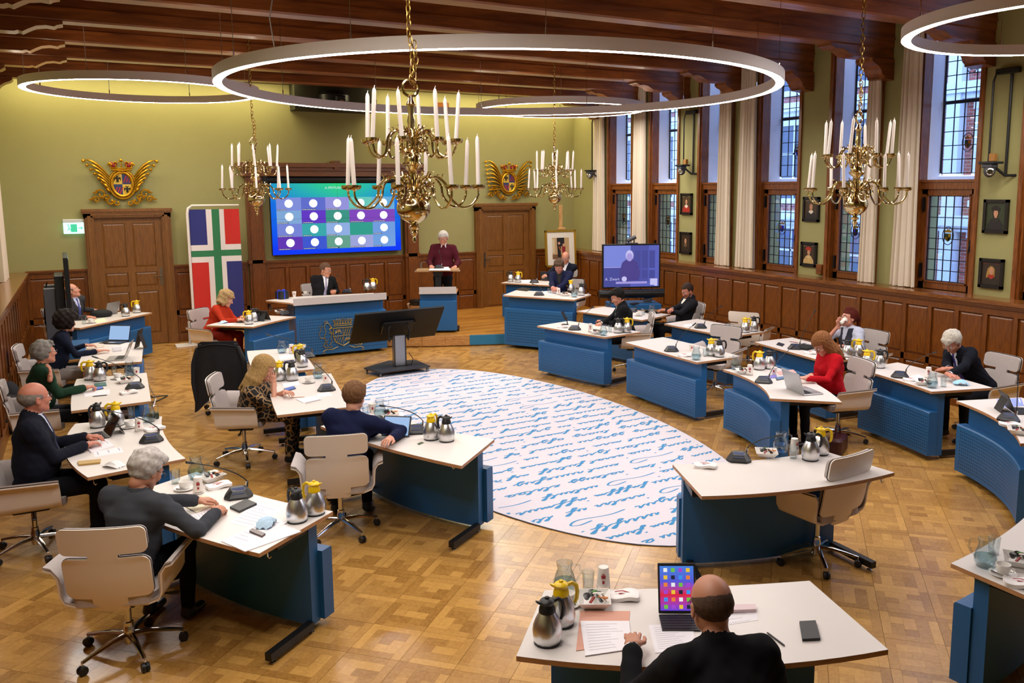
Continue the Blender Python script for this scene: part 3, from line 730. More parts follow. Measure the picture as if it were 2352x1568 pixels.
# beach flag on a stand
FY = 17.0; fb = T(437, 793); FY = fb.y
fg = thing('beach_flag', 'tall beach flag, red white and blue quarters with a green cross, left of the screen', 'flag', (fb.x, FY, 0))
p0 = onY(425, 476, FY); p1 = onY(548, 476, FY); pb = onY(433, 735, FY)
x0, x1, zt, zb = p0.x-fb.x, p1.x-fb.x, p0.z, pb.z
def flagx(u): return x0+(x1-x0)*u
FC = {k: mat('flag_'+k, c, .8, bump=(150, .1, .001)) for k, c in dict(blue='#2a2f74', red='#c8281f', white='#e6ddd8', green='#2f7a4c').items()}
zz = lambda v: zt+(zb-zt)*v
bands_u = [(.06, .37), (.37, .475), (.475, .62), (.62, .71), (.71, 1.0)]
bands_v = [(.02, .335), (.335, .385), (.385, .44), (.44, .49), (.49, 1.0)]
CM = [['blue', 'white', 'green', 'white', 'red'], ['white', 'white', 'green', 'white', 'white'], ['green']*5, ['white', 'white', 'green', 'white', 'white'], ['red', 'white', 'green', 'white', 'blue']]
m = MB(); mk = ['blue', 'red', 'white', 'green']
nn = 24
for j, (v0, v1) in enumerate(bands_v):
    for i, (u0, u1) in enumerate(bands_u):
        k = max(1, int((v1-v0)*20)); kk = max(1, int((u1-u0)*10))
        for a in range(k):
            for b in range(kk):
                q = []
                for (du, dv) in ((0, 0), (1, 0), (1, 1), (0, 1)):
                    u = u0+(u1-u0)*(b+du)/kk; v = v0+(v1-v0)*(a+dv)/k
                    q.append((flagx(u), -.02+.018*math.sin(u*9+v*4), zz(v)))
                m.add(q, [(3, 2, 1, 0)], mk.index(CM[j][i]))
m.build('cloth', [FC[k] for k in mk], fg, smooth=80)
m = MB(); m.tube([(flagx(.03), -.02, zb-.05), (flagx(.03), -.02, zt-.12), (flagx(.05), -.02, zt-.02), (flagx(.12), -.02, zt+.03), (flagx(1.0), -.02, zt+.03)], [.024, .024, .024, .02, .014], 8); m.build('sleeve', FC['white'], fg)
m = MB(); m.tube([(0, 0, .0), (0, 0, zb-.02)], .022, 8); m.tube([(0, 0, zb-.3), (flagx(.03), -.02, zb)], .014, 8); m.build('pole', mat('grey_white_metal', '#c9c6c4', .4, .3), fg)
MB().cbox((0, 0, .012), (.5, .36, .024), .004).build('foot_plate', mat('plate_white', '#dcd6d2', .5), fg)
# ---------------------------------------------------------------- easel with the double portrait
ex = onY(1290, 528, 16.75)
et = onY(1290, 470, 16.75)
ez = thing('easel', 'light wooden easel by the far right corner carrying a framed photograph', 'easel', (ex.x, 16.75, .2))
LW = wood('easel_beech', '#b88a52', '#d8ad72', .5, (8, 8, 1), coat=0)
m = MB(); m.bb(-.035, .035, .02, .06, .3, et.z-.2); m.build('mast', LW, ez, smooth=0)
for s in (-1, 1): MB().tube([(s*.36, -.1, 0), (s*.05, .05, 1.6)], .022, 5).build('leg', LW, ez)
MB().tube([(0, .5, 0), (0, .08, 1.5)], .02, 5).build('leg', LW, ez)
m = MB(); m.bb(-.3, .3, -.1, .05, .42, .46); m.build('ledge', LW, ez, smooth=0)
MB().cbox((0, .0, ex.z-.2+.03), (.16, .1, .05), .008).build('clamp', LW, ez)
fz1 = onY(1290, 528, 16.68).z; fz0 = onY(1285, 612, 16.68).z; fx0 = onY(1252, 560, 16.68).x; fx1 = onY(1322, 560, 16.68).x
fw_, fh_ = fx1-fx0, fz1-fz0
pf = thing('framed_photograph', 'gold-framed photograph of a couple in state dress on the easel', 'picture', ((fx0+fx1)/2, 16.68, (fz0+fz1)/2))
pf.rotation_euler = (-.06, 0, 0)
m = MB(); b = .045
for (a, c, d, e2) in ((-fw_/2, fw_/2, fh_/2-b, fh_/2), (-fw_/2, fw_/2, -fh_/2, -fh_/2+b), (-fw_/2, -fw_/2+b, -fh_/2, fh_/2), (fw_/2-b, fw_/2, -fh_/2, fh_/2)): m.bb(a, c, -.03, .01, d, e2)
m.build('frame', mat('thin_gold', '#c9a43c', .35, .7), pf, smooth=0)
m = MB(); m.bb(-fw_/2+b, fw_/2-b, -.012, .0, -fh_/2+b, fh_/2-b); m.build('mount', mat('mount_white', '#ece6d8', .7), pf, smooth=0)
pw, ph_ = fw_*.55, fh_*.58
m = MB(); m.bb(-pw/2, pw/2, -.014, -.012, -ph_/2, ph_/2, 0); m.bb(-pw/2, pw/2, -.0155, -.014, -ph_/2, -ph_*.28, 1); m.bb(-pw*.22, pw*.22, -.0155, -.014, ph_*.1, ph_/2, 2); m.bb(-pw/2, -pw*.36, -.0155, -.014, -ph_*.2, ph_*.45, 3)
for cx, mi, hh, skirt in ((-.1*pw, 2, .36, 0), (.17*pw, 4, .28, 1)):
    m.add([(cx-.09*pw, -.017, -ph_*.42+skirt*.15*ph_), (cx+.09*pw, -.017, -ph_*.42+skirt*.15*ph_), (cx+.11*pw, -.017, ph_*(hh-.2)), (cx-.11*pw, -.017, ph_*(hh-.2))], [(0, 1, 2, 3)], mi)
    m.lathe([(0, 0), (.07*pw, 0), (.07*pw, .001), (0, .001)], 12, M=Matrix.Translation((cx, -.018, ph_*(hh-.12))) @ Matrix.Rotation(PI/2, 4, 'X'), mi=5)
m.add([(-.14*pw, -.019, ph_*.1), (-.1*pw, -.019, ph_*.1), (0, -.019, -ph_*.1), (-.04*pw, -.019, -ph_*.1)], [(0, 1, 2, 3)], 6)
m.build('photograph', [mat('ph_wall', '#c8a77a', .6), mat('ph_floor', '#7c5a3c', .6), mat('ph_dark', '#1c1a1e', .6), mat('ph_curtain', '#d8c8a4', .6), mat('ph_red', '#93242c', .6), mat('ph_skin', '#d9a184', .6), mat('ph_orange', '#d8742a', .6)], pf, smooth=0)
# ---------------------------------------------------------------- portraits on the piers
def portrait(px0, py0, px1, py1, label, cloth, hair, bg, hat=None, collar='#e8dccb', extra=None):
    a = onX(px0, (py0+py1)/2, XP-.03); b_ = onX(px1, (py0+py1)/2, XP-.03); mx_ = (px0+px1)/2
    z1 = onX(mx_, py0, XP-.03).z; z0 = onX(mx_, py1, XP-.03).z
    W, Hh = a.y-b_.y, z1-z0; c = ((a.y+b_.y)/2)
    t = thing('portrait', label, 'painting', (XP-.02, c, (z0+z1)/2), rz=-PI/2)   # local +x along -y (to the viewer's right), -y faces the room
    m = MB(); b = .038
    for (p, q, r, s) in ((-W/2, W/2, Hh/2-b, Hh/2), (-W/2, W/2, -Hh/2, -Hh/2+b), (-W/2, -W/2+b, -Hh/2, Hh/2), (W/2-b, W/2, -Hh/2, Hh/2)): m.bb(p, q, -.022, .018, r, s)
    for (p, q, r, s) in ((-W/2+b, W/2-b, Hh/2-b-.012, Hh/2-b), (-W/2+b, W/2-b, -Hh/2+b, -Hh/2+b+.012)): m.bb(p, q, -.012, .018, r, s)
    m.build('frame', mat('ebony_frame', '#17110e', .35), t, smooth=0)
    w, h = W-2*b, Hh-2*b; m = MB(); m.bb(-w/2, w/2, -.004, .0, -h/2, h/2, 0)
    def P(pts, mi, y=-.006): m.add([(p[0]*w, y, p[1]*h) for p in pts], [tuple(range(len(pts)))], mi)
    def disc(cx, cz, rx, rz, mi, y): P([(cx+rx*math.cos(q*PI/8), cz+rz*math.sin(q*PI/8)) for q in range(16)], mi, y)
    P([(-.42, -.5), (.42, -.5), (.4, -.3), (.22, -.1), (.08, -.04), (-.1, -.04), (-.26, -.12), (-.42, -.32)], 1)
    disc(0, .13, .17, .19, 2, -.0065)            # hair
    if extra == 'long': P([(-.19, .2), (-.08, .28), (-.06, -.12), (-.26, -.2), (-.24, 0)], 2, -.0067); P([(.19, .2), (.08, .28), (.08, -.1), (.2, -.14)], 2, -.0066)
    P([(-.05, .02), (.07, .02), (.08, -.1), (-.06, -.1)], 3, -.0068); disc(.01, .12, .115, .145, 3, -.007)   # neck, face
    P([(-.12, -.05), (.14, -.05), (.2, -.14), (.01, -.24), (-.18, -.14)], 4, -.0072)
    m.ball((.03*w, -.0075, .11*h), (.012*w, .004, .04*h), 6, 4, 3)
    for s in (-.035, .055): disc(s, .15, .016, .012, 5, -.0078)
    P([(-.02, .055), (.05, .055), (.015, .04)], 6, -.0078)
    P([(-.45, .42), (-.18, .42), (-.18, .43), (-.45, .43)], 4, -.0078); P([(.2, .42), (.42, .42), (.42, .43), (.2, .43)], 4, -.0078)
    if hat: P([(-.24, .22), (.2, .2), (.24, .26), (.12, .37), (-.06, .4), (-.22, .33)], 7, -.008)
    if extra == 'sash': P([(.0, -.12), (.1, -.1), (.3, -.4), (.18, -.46)], 7, -.0082)
    if extra == 'robe': P([(-.42, -.5), (.42, -.5), (.4, -.3), (.25, -.2), (.1, -.36), (-.1, -.26), (-.3, -.2), (-.42, -.32)], 7, -.0074)
    cs = [bg, cloth, hair, '#c99472', collar, '#2a1a12', '#8a3a2c', hat or ('#a82c20')]
    m.build('canvas', [mat('paint_'+c_, c_, .4, noise=(25, .25, '#3a2a1a')) for c_ in cs], t, smooth=0)
portrait(2258, 458, 2315, 536, 'portrait of a moustached man in black cap, upper one near the right edge', '#17181a', '#1a1412', '#2e3a22', hat='#120f0f', collar='#20201e')
portrait(2248, 594, 2304, 662, 'portrait of a man with long fair hair and red sash, lower one near right edge', '#2a211a', '#a8803c', '#33261a', extra='long', hat=None, collar='#a8301f')
portrait(1844, 452, 1881, 509, 'portrait with white lace collar, upper one between the chandelier and curtain', '#1e1a1c', '#6a4526', '#43301f')
portrait(1839, 556, 1875, 612, 'portrait of a sitter in a red hat, lower one on the middle pier', '#c8a86a', '#5a3418', '#3c2c1c', hat='#b32c1c', collar='#d9bc86')
portrait(1563, 444, 1589, 493, 'portrait of a red-robed man, upper one on the far pier', '#b02a20', '#4a2c18', '#4a3a20', extra='robe')
portrait(1561, 533, 1587, 583, 'portrait of a dark bearded man, lower one on the far pier', '#2a2018', '#1c130e', '#3a2c1c', collar='#6b563a')
# ---------------------------------------------------------------- wall cameras
def wall_camera(pxc, pyc, ptop, label):
    c = onX(pxc, pyc, XP-.25); top = onX(pxc, ptop, XP-.1).z
    t = thing('wall_camera', label, 'camera', (XP, c.y, c.z))
    m = MB(); m.tube([(-.12, .12, .1), (-.12, .12, top-c.z-.1), (-.1, .1, top-c.z), (-.02, .0, top-c.z)], .014, 6); m.tube([(-.03, -.06, -.06), (-.03, -.06, top-c.z)], .018, 6); m.build('conduit', BLACK, t)
    MB().cbox((-.05, -.02, top-c.z+.02), (.08, .3, .07), .008).build('junction_box', BLACK, t)
    MB().tube([(0, -.18, -.06), (-.1, -.1, -.06), (-.2, 0, .06)], .018, 6).build('bracket', BLACK, t)
    MB().cbox((-.22, .02, .1), (.2, .22, .03), .006).build('shelf', BLACKP, t)
    m = MB(); m.ball((-.24, .02, .0), (.075, .07, .085), 12, 8); m.cbox((-.24, .02, .06), (.13, .15, .05), .01); m.build('camera_head', mat('grey_plastic', '#44464c', .4), t)
    m = MB(); m.lathe([(.045, 0), (.045, .03), (.036, .034), (.03, .02), (0, .02)], 16, M=Matrix.Translation((-.29, -.02, -.015)) @ Matrix.Rotation(-PI/2, 4, 'Y') @ Matrix.Rotation(.7, 4, 'X')); m.build('lens', CHROME, t)
    if pxc > 1500: MB().cbox((-.1, .08, .17), (.06, .09, .1), .006).build('relay_box', mat('tan_plastic', '#b07a3c', .5), t)
wall_camera(2275, 392, 170, 'black pan-tilt camera on a wall bracket above the portraits near the right edge')
wall_camera(1566, 392, 262, 'black pan-tilt camera on a bracket above the portraits of the far pier')
wall_camera(1355, 402, 272, 'black pan-tilt camera on a bracket in the far right corner')
tag(MB().cbox((0, 0, 0), (.05, .12, .16), .008).build('sensor_box', OAKY, loc=(XP-.04, onX(1886, 620, XP).y, onX(1886, 618, XP).z)), 'small wooden box at the lower right of the red hat portrait', 'box')
# ================================================================= RING LAMPS AND CHANDELIERS
RINGM = mat('ring_aluminium', '#e6deda', .5)
STRIP = emis('ring_diffuser', '#fff6ee', RING_W)
def ring(c, R, z, label, n_w, w=.10, h=.11):
    t = thing('ring_lamp', label, 'lamp', (c[0], c[1], z))
    N = 128; m = MB()
    prof = [(R-w, .0), (R-w, h), (R, h), (R, .0), (R-.006, .0), (R-.006, .004), (R-w+.006, .004), (R-w+.006, 0)]
    vs, fs = [], []
    for i in range(N):
        a = 2*PI*i/N
        for r, zz in prof: vs.append((r*math.cos(a), r*math.sin(a), zz))
    k = len(prof)
    for i in range(N):
        j = (i+1) % N
        for q in range(k):
            q2 = (q+1) % k
            if q == 5: continue
            fs.append((i*k+q, j*k+q, j*k+q2, i*k+q2)[::-1])
    m.add(vs, fs); m.build('ring_housing', RINGM, t, smooth=35)
    m = MB(); vs = []
    for i in range(N):
        a = 2*PI*i/N; vs += [((R-.006)*math.cos(a), (R-.006)*math.sin(a), .003), ((R-w+.006)*math.cos(a), (R-w+.006)*math.sin(a), .003)]
    m.add(vs, [(2*i, 2*i+1, 2*((i+1) % N)+1, 2*((i+1) % N)) for i in range(N)]); m.build('diffuser', STRIP, t, smooth=0)
    # soft light upward from the open top of the profile
    m = MB(); vs = []
    for i in range(N):
        a = 2*PI*i/N; vs += [((R-.03)*math.cos(a), (R-.03)*math.sin(a), h+.002), ((R-w+.03)*math.cos(a), (R-w+.03)*math.sin(a), h+.002)]
    m.add(vs, [(2*i, 2*((i+1) % N), 2*((i+1) % N)+1, 2*i+1) for i in range(N)]); m.build('upper_diffuser', emis('ring_up', '#fff0d8', 13.0), t, smooth=0)
    for i in range(n_w):
        a = 2*PI*(i+.35)/n_w; x, y = (R-w/2)*math.cos(a), (R-w/2)*math.sin(a)
        zt = BZ-z if min(abs((c[1]+y)-b) for b in beams) < .135 else ZC-.02-z
        m = MB(); m.tube([(x, y, h), (x, y, zt)], .0035, 4); m.tube([(x, y, h), (x, y, h+.06)], .008, 6); m.build('suspension_wire', CHROME, t)
ring((4.44, 9.16), 3.2, 4.02, 'largest white luminous ring lamp hanging over the centre of the hall', 12)
ring((.92, 14.06), 1.6, 4.33, 'white luminous ring lamp at the far left above the left door', 8)
ring((7.95, 13.97), 1.58, 4.33, 'small distant white ring lamp hanging before the far right corner', 8)
ring((8.25, 4.63), 1.6, 4.33, 'white ring lamp cut off by the upper right corner', 8)
ring((.63, 4.5), 1.5, 4.36, 'white ring lamp above the left desks just outside the view', 8)
m = MB(); m.tube([(0, 0, 0), (.03, .01, -.3), (-.01, 0, -.5), (.02, 0, -.75)], .006, 5)
tag(m.build('power_cable', mat('grey_cable', '#8b8784', .5), loc=(1.62, 8.2, 4.95)), 'grey power cable dropping from the beams to the largest ring lamp', 'cable')
WAX = mat('candle_wax', '#efe4dc', .5)
def make_chandelier():
    t = thing('chandelier', 'x', 'chandelier')
    # axis: z=0 at the level of the lower drip pans
    m = MB()
    prof = [(0, -.38), (.012, -.375), (.016, -.355), (.01, -.34), (.022, -.325), (.028, -.31), (.018, -.295), (.034, -.285), (.04, -.272), (.026, -.262), (.02, -.25), (.045, -.24), (.082, -.215), (.112, -.175), (.12, -.14), (.112, -.1), (.085, -.065), (.05, -.045), (.036, -.03), (.045, -.015), (.04, .0), (.03, .02), (.036, .06), (.028, .09), (.034, .12),
            (.07, .155), (.078, .165), (.06, .18), (.062, .215), (.045, .245), (.03, .265), (.036, .28), (.03, .3), (.042, .33), (.042, .36), (.028, .38), (.024, .43), (.03, .46), (.022, .5), (.026, .56), (.034, .575), (.022, .6), (.014, .63), (.0, .635)]
    m.lathe(prof, 20); m.build('stem', BRASS, t)
    m = MB(); m.tube([(.058*math.cos(a), 0, .685+.058*math.sin(a)) for a in [2*PI*k/18 for k in range(18)]], .0105, 7, closed=True); m.build('top_ring', BRASS, t)
    def arm(n, r, z0, zb, label):
        for k in range(n):
            a = 2*PI*(k+.3)/n; R = Matrix.Rotation(a, 4, 'Z')
            def q(x, z): return R @ Vector((x, 0, z))
            m = MB()
            path = [(.03, z0-.02), (.09, z0+.055), (.17, z0+.075), (.235, z0+.02), (.25, z0-.05), (.27*r/.46+.02, z0-.1), (.34*r/.46, z0-.135), (.41*r/.46, z0-.12), (.455*r/.46, z0-.06), (r, z0-.012)]
            if r < .4: path = [(.03, z0-.02), (.07, z0+.06), (.12, z0+.08), (.165, z0+.035), (.175, z0-.03), (.19, z0-.08), (.235, z0-.105), (.28, z0-.085), (.303, z0-.04), (r, z0-.012)]
            P = [q(*p) for p in path]; S = []
            for i in range(len(P)-1):
                p0, p1, p2, p3 = P[max(i-1, 0)], P[i], P[i+1], P[min(i+2, len(P)-1)]
                for u in (0, .33, .66):
                    S.append(.5*((2*p1)+(-p0+p2)*u+(2*p0-5*p1+4*p2-p3)*u*u+(-p0+3*p1-3*p2+p3)*u**3))
            S.append(P[-1]); m.tube(S, [.0105-.003*i/len(S) for i in range(len(S))], 6)
            for (cx, cz, r0, d, ph) in (((.135, -.015, .05, 1, 1.2), (.09, -.06, .03, -1, 0)) if r > .4 else ((.105, -.005, .036, 1, 1.2), (.07, -.045, .024, -1, 0))):
                m.tube([q(cx+r0*(1-.8*u)*math.cos(ph+d*u*7), z0+cz+r0*(1-.8*u)*math.sin(ph+d*u*7)) for u in [i/14 for i in range(15)]], [.009-.004*i/14 for i in range(15)], 5)
            for (x, z) in ((.05, .07), (.12, .095), (.2, .075), (.24, .0)):
                m.tube([q(x*r/.46, z0+z-.01), q(x*r/.46+.012, z0+z+.02), q(x*r/.46+.03, z0+z+.018)], [.006, .005, .002], 4)
            ar = m.build('arm', BRASS, t)
            m = MB(); c = q(r, z0); m.lathe([(.008, -.02), (.014, -.012), (.04, -.006), (.047, .006), (.047, .022), (.042, .022), (.04, .004), (.012, .004), (.014, .03), (.0, .03)], 14, c=c); m.build('drip_pan', BRASS, ar)
            lx, ly = random.uniform(-.02, .02), random.uniform(-.02, .02); hh = .31+random.uniform(-.02, .02)
            m = MB(); m.tube([c+Vector((0, 0, .015)), c+Vector((lx*.5, ly*.5, hh*.5)), c+Vector((lx, ly, hh)), c+Vector((lx, ly, hh+.02)), c+Vector((lx*1.05, ly*1.05, hh+.03)), c+Vector((lx+.004, ly, hh+.045))], [.0155, .015, .0145, .010, .0026, .002], 8); m.build('candle', WAX, ar)
    arm(8, .46, 0, 0, ''); arm(8, .31, .315, 0, '')
    return t
ch0 = make_chandelier()
LK = MB(); LK.tube([(.014*math.cos(a)*1.0, 0, .03*math.sin(a)) for a in [2*PI*k/12 for k in range(12)]], .0042, 5, closed=True)
lk = LK.build('chain_link', mat('antique_brass', '#9c7a3c', .3, .9)); lkme = lk.data; bpy.data.objects.remove(lk)
KIDS_SNAP = list(ch0.children)
def place_chandelier(o, x, y, z, ztop, label):
    o.location = (x, y, z); o['label'] = label; o['group'] = 'brass chandeliers'
    zz = .742; k = 0
    while zz+z < ztop-.02:
        c = bpy.data.objects.new('chain_link', lkme); COL.objects.link(c); c.parent = o
        sw = .02*math.sin(zz*9) if zz < 1.1 else 0
        c.matrix_local = Matrix.Translation((sw, 0, zz)) @ Matrix.Rotation(PI/2*(k % 2)+.5, 4, 'Z') @ Matrix.Rotation(.12*math.sin(k*1.7), 4, 'Y') @ Matrix.Diagonal((1.15, 1.15, 1.15, 1)); k += 1; zz += .052
    for q in range(6):   # loose end of the chain
        c = bpy.data.objects.new('chain_link', lkme); COL.objects.link(c); c.parent = o
        c.matrix_local = Matrix.Translation((.045+.01*math.sin(q), .02, .98-.052*q)) @ Matrix.Rotation(PI/2*(q % 2), 4, 'Z')
chs = [ch0]+[dup(ch0, (0, 0, 0)) for _ in range(3)]
place_chandelier(chs[0], 2.03, 5.66, 2.905, BZ+.5, 'nearest and largest looking brass chandelier before the video wall')
place_chandelier(chs[1], 2.24, 13.0, 2.90, BZ+.5, 'brass chandelier at the left between the flag and the screen'); chs[1].rotation_euler.z = .4
place_chandelier(chs[2], 7.22, 12.9, 2.88, BZ+.5, 'most distant brass chandelier, before the easel and right door'); chs[2].rotation_euler.z = .9
place_chandelier(chs[3], 6.55, 5.74, 2.87, BZ+.5, 'brass chandelier on the right before the leaded windows'); chs[3].rotation_euler.z = .25
# ================================================================= STAGE, RUG, DESKS, CHAIRS
def sub_poly_planks(m, poly, z0, z1, wdt=.09, ln=.9, ang=0.):
    """oak strips clipped to a convex-ish polygon by sampling; each strip its own island"""
    def inside(x, y):
        c = False; n = len(poly)
        for i in range(n):
            x1, y1 = poly[i]; x2, y2 = poly[(i+1) % n]
            if (y1 > y) != (y2 > y) and x < (x2-x1)*(y-y1)/(y2-y1)+x1: c = not c
        return c
    xs = [p[0] for p in poly]; ys = [p[1] for p in poly]
    y = min(ys); k = 0
    while y < max(ys):
        # clip scanline strip
        ym = y+wdt/2; hits = []
        for i in range(len(poly)):
            x1, y1 = poly[i]; x2, y2 = poly[(i+1) % len(poly)]
            if (y1 > ym) != (y2 > ym): hits.append((x2-x1)*(ym-y1)/(y2-y1)+x1)
        hits.sort()
        for a, b in zip(hits[::2], hits[1::2]):
            x = a-(k*.37) % ln
            while x < b:
                x0, x1 = max(x, a), min(x+ln, b)
                if x1-x0 > .03: m.bb(x0+.001, x1-.001, y+.001, min(y+wdt, max(ys))-.001, z0, z1)
                x += ln
        y += wdt; k += 1
SH = .2
stage_front = [(4.55, 15.0), (5.1, 14.66), (5.31, 14.53), (5.7, 14.36), (6.12, 14.2), (6.72, 13.98), (7.1, 13.4), (7.6, 12.6), (8.3, 12.75), (9.0, 12.2), (XR-.0, 12.0)]
stage_poly = [(1.7, YB-.07), (1.7, 16.6), (2.1, 15.0), (2.75, 14.75)]+stage_front+[(XR-.0, YB-.07)]
stg = thing('stage', 'low oak platform along the back wall with blue and oak front edge', 'stage', (0, 0, 0))
m = MB(); sub_poly_planks(m, [(x_, y_+(.055 if y_ < 15.5 else 0)) for x_, y_ in stage_poly], SH-.02, SH); tag(m.build('platform_board', STAGEW, stg, smooth=0), kind='stuff')
m = MB(); m.prism([(x*.998+.01, y+.02) for x, y in stage_poly], .0, SH-.0015); m.build('platform_base', STAGEW, stg, smooth=0)
STEPW = wood('step_oak', '#a5713a', '#cfa064', .4, (2, 2, 12), coat=.1)
BLUE2 = mat('blue_riser', '#2479a8', .4)
def riser(a, b, hi, lo, mt, name):
    a, b = Vector((*a, 0)), Vector((*b, 0)); d = (b-a); L = d.length; ang = math.atan2(d.y, d.x)
    m = MB(); m.box(((a.x+b.x)/2, (a.y+b.y)/2, (hi+lo)/2), (L-.003, .035, hi-lo), ang); m.build(name, mt, stg, smooth=0)
pts = stage_front
for i in range(len(pts)-1):
    oak = i < 4
    if oak: riser(pts[i], pts[i+1], SH+.001, SH-.07, STEPW, 'nosing'); riser(pts[i], pts[i+1], SH-.072, .02, STEPW, 'riser')
    else: riser(pts[i], pts[i+1], SH+.001, .02, BLUE2, 'riser')
riser((1.7, 16.6), (2.1, 15.0), SH+.001, SH-.06, STEPW, 'nosing'); riser((1.7, 16.6), (2.1, 15.0), SH-.06, .01, BLUE2, 'riser')
riser((2.1, 15.0), (2.75, 14.75), SH+.001, SH-.06, STEPW, 'nosing'); riser((2.1, 15.0), (2.75, 14.75), SH-.06, .01, BLUE2, 'riser')
# ---- rug
RC, RA, RB = (4.44, 8.9), 1.72, 3.79
rug = thing('rug', 'oval white rug with blue handwriting in the middle of the desks', 'rug', (RC[0], RC[1], 0))
RUGW = mat('rug_white', '#d9d3dc', .95, bump=(300, .3, .002), noise=(40, .3, '#cec8d2'))
m = MB(); N = 96; el = [(RA*math.cos(2*PI*k/N), RB*math.sin(2*PI*k/N)) for k in range(N)]; m.prism(el, .001, .008)
m.build('pile', RUGW, rug, smooth=0)
m = MB(); m.tube([(x, y, .004) for x, y in el], .006, 5, closed=True); m.build('binding', mat('rug_edge', '#4a4a52', .8), rug)
rr = random.Random(11); ink = MB()
def ribbon(P, w0, w1):
    """flat pen stroke; width changes with direction like a broad nib"""
    n = len(P); L, R = [], []
    for i in range(n):
        a, b = P[max(i-1, 0)], P[min(i+1, n-1)]; dx, dy = b[0]-a[0], b[1]-a[1]; l = math.hypot(dx, dy) or 1
        nx, ny = -dy/l, dx/l; w = w0+(w1-w0)*abs(dx*.35+dy*.94)/l
        if i in (0, n-1): w *= .5
        z = .0088+(i % 50)*2.2e-5; L.append((P[i][0]+nx*w, P[i][1]+ny*w, z)); R.append((P[i][0]-nx*w, P[i][1]-ny*w, z))
    ins = [((p[0]/RA)**2+(p[1]/RB)**2) < .975 for p in P]
    b = len(ink.v); ink.v += L+R
    for i in range(n-1):
        if ins[i] and ins[i+1]: ink.f.append((b+i, b+i+1, b+n+i+1, b+n+i)[::-1]); ink.m.append(0)
def glyph(k, x, h):
    """small cursive shapes (upside down as on the rug); returns stroke points and advance"""
    s = h
    G = [
     ([(0, 0), (.5, .1), (.9, .8), (.5, 1), (.1, .6), (.4, .05), (1, 0), (1.3, .2)], 1.3),      # o/a
     ([(0, 0), (.6, .9), (1.0, 2.3), (.7, 2.5), (.5, 1.6), (.6, .2), (1.1, 0)], 1.1),           # l
     ([(0, 0), (.4, .8), (.5, .1), (.9, .85), (1.0, .1), (1.4, .15)], 1.4),                     # n
     ([(0, 0), (.5, .5), (.8, .9), (.4, .9), (.3, .4), (.6, 0), (1.1, .15)], 1.1),              # e
     ([(0, 0), (.5, .9), (.55, .1), (.95, .8), (1.0, .1), (1.45, .8), (1.5, .05), (1.9, .1)], 1.9),  # m
     ([(0, 0), (.5, .9), (.6, -.2), (.5, -1.3), (.1, -1.6), (-.1, -1.2), (.5, -.4), (1.2, .1)], 1.2),  # j/g
     ([(0, .1), (.5, 1.0), (.7, .6), (.6, .05), (1.1, .1)], 1.1),                               # r/s
     ([(0, 0), (.5, 1.6), (.55, .1), (.9, 0), (1.1, .2)], 1.0),                                 # t
     ([(0, 0), (.6, 1.2), (1.1, 2.4), (.8, 2.7), (.5, 1.4), (.3, -1.2), (.0, -1.7), (-.2, -1.2), (.6, 0), (1.2, .1)], 1.25),  # f
     ([(0, 0), (.3, .9), (.4, .1), (.8, 0), (1.0, .9), (1.05, .1), (1.4, .1)], 1.4)]            # u
    P, a = G[k]
    return [(x+p[0]*s*1.75+p[1]*s*.35, p[1]*s*(.85 if abs(p[1]) < 1.1 else .62)) for p in P], a*s*1.75
def spline(P, q=4):
    O = []
    for i in range(len(P)-1):
        p0, p1, p2, p3 = [Vector((*P[j], 0)) for j in (max(i-1, 0), i, i+1, min(i+2, len(P)-1))]
        for u in range(q):
            u /= q; v = .5*((2*p1)+(-p0+p2)*u+(2*p0-5*p1+4*p2-p3)*u*u+(-p0+3*p1-3*p2+p3)*u**3); O.append((v.x, v.y))
    O.append(P[-1]); return O
yl = -RB+.12
while yl < RB-.05:
    x = -RA-rr.random()*.3
    while x < RA:
        h = rr.uniform(.04, .055); n = rr.choice([2, 3, 4, 5, 6, 7]); P = []; cx = x
        if rr.random() < .12:      # long flourish
            P = [(x, 0), (x+.2, .03), (x+.5, -.01), (x+.62, .05), (x+.55, .09), (x+.4, .06)]; cx = x+.66
        else:
            for _ in range(n):
                g_, a = glyph(rr.randrange(10), cx, h); P += g_[(1 if P else 0):]; cx += a
        P = [(-p[0], -p[1]+yl+.04*(-p[0])) for p in P] if True else P
        ribbon(spline(P), .004, .0115)
        if rr.random() < .3: ribbon([(-x-.02, yl-.1), (-x-.04, yl-.105), (-x-.05, yl-.1)], .008, .012)
        x = cx+rr.uniform(.05, .13)
    yl += .215
tag(ink.build('handwriting', mat('rug_blue', '#3f8cc2', .95), rug, smooth=0), kind='stuff')
# ---- desks
PERF = bpy.data.materials.new('perforated_blue'); PERF.use_nodes = True; nt = PERF.node_tree; N_ = nt.nodes.new; Lk = nt.links.new; bs = nt.nodes['Principled BSDF']
uvn = N_('ShaderNodeUVMap'); uvn.uv_map = 'UVMap'; sp = N_('ShaderNodeSeparateXYZ'); Lk(uvn.outputs[0], sp.inputs[0])
def mth(op, a, b=None, v=None):
    n = N_('ShaderNodeMath'); n.operation = op
    Lk(a, n.inputs[0]) if not isinstance(a, float) else setattr(n.inputs[0], 'default_value', a)
    if b is not None: Lk(b, n.inputs[1])
    if v is not None: n.inputs[1].default_value = v
    return n.outputs[0]
PT = .031
du = mth('SUBTRACT', mth('FRACT', mth('DIVIDE', sp.outputs[0], v=PT)), v=.5); dv = mth('SUBTRACT', mth('FRACT', mth('DIVIDE', sp.outputs[1], v=PT)), v=.5)
rad = mth('SQRT', mth('ADD', mth('MULTIPLY', du, du), mth('MULTIPLY', dv, dv)))
hole = mth('LESS_THAN', rad, v=.24)
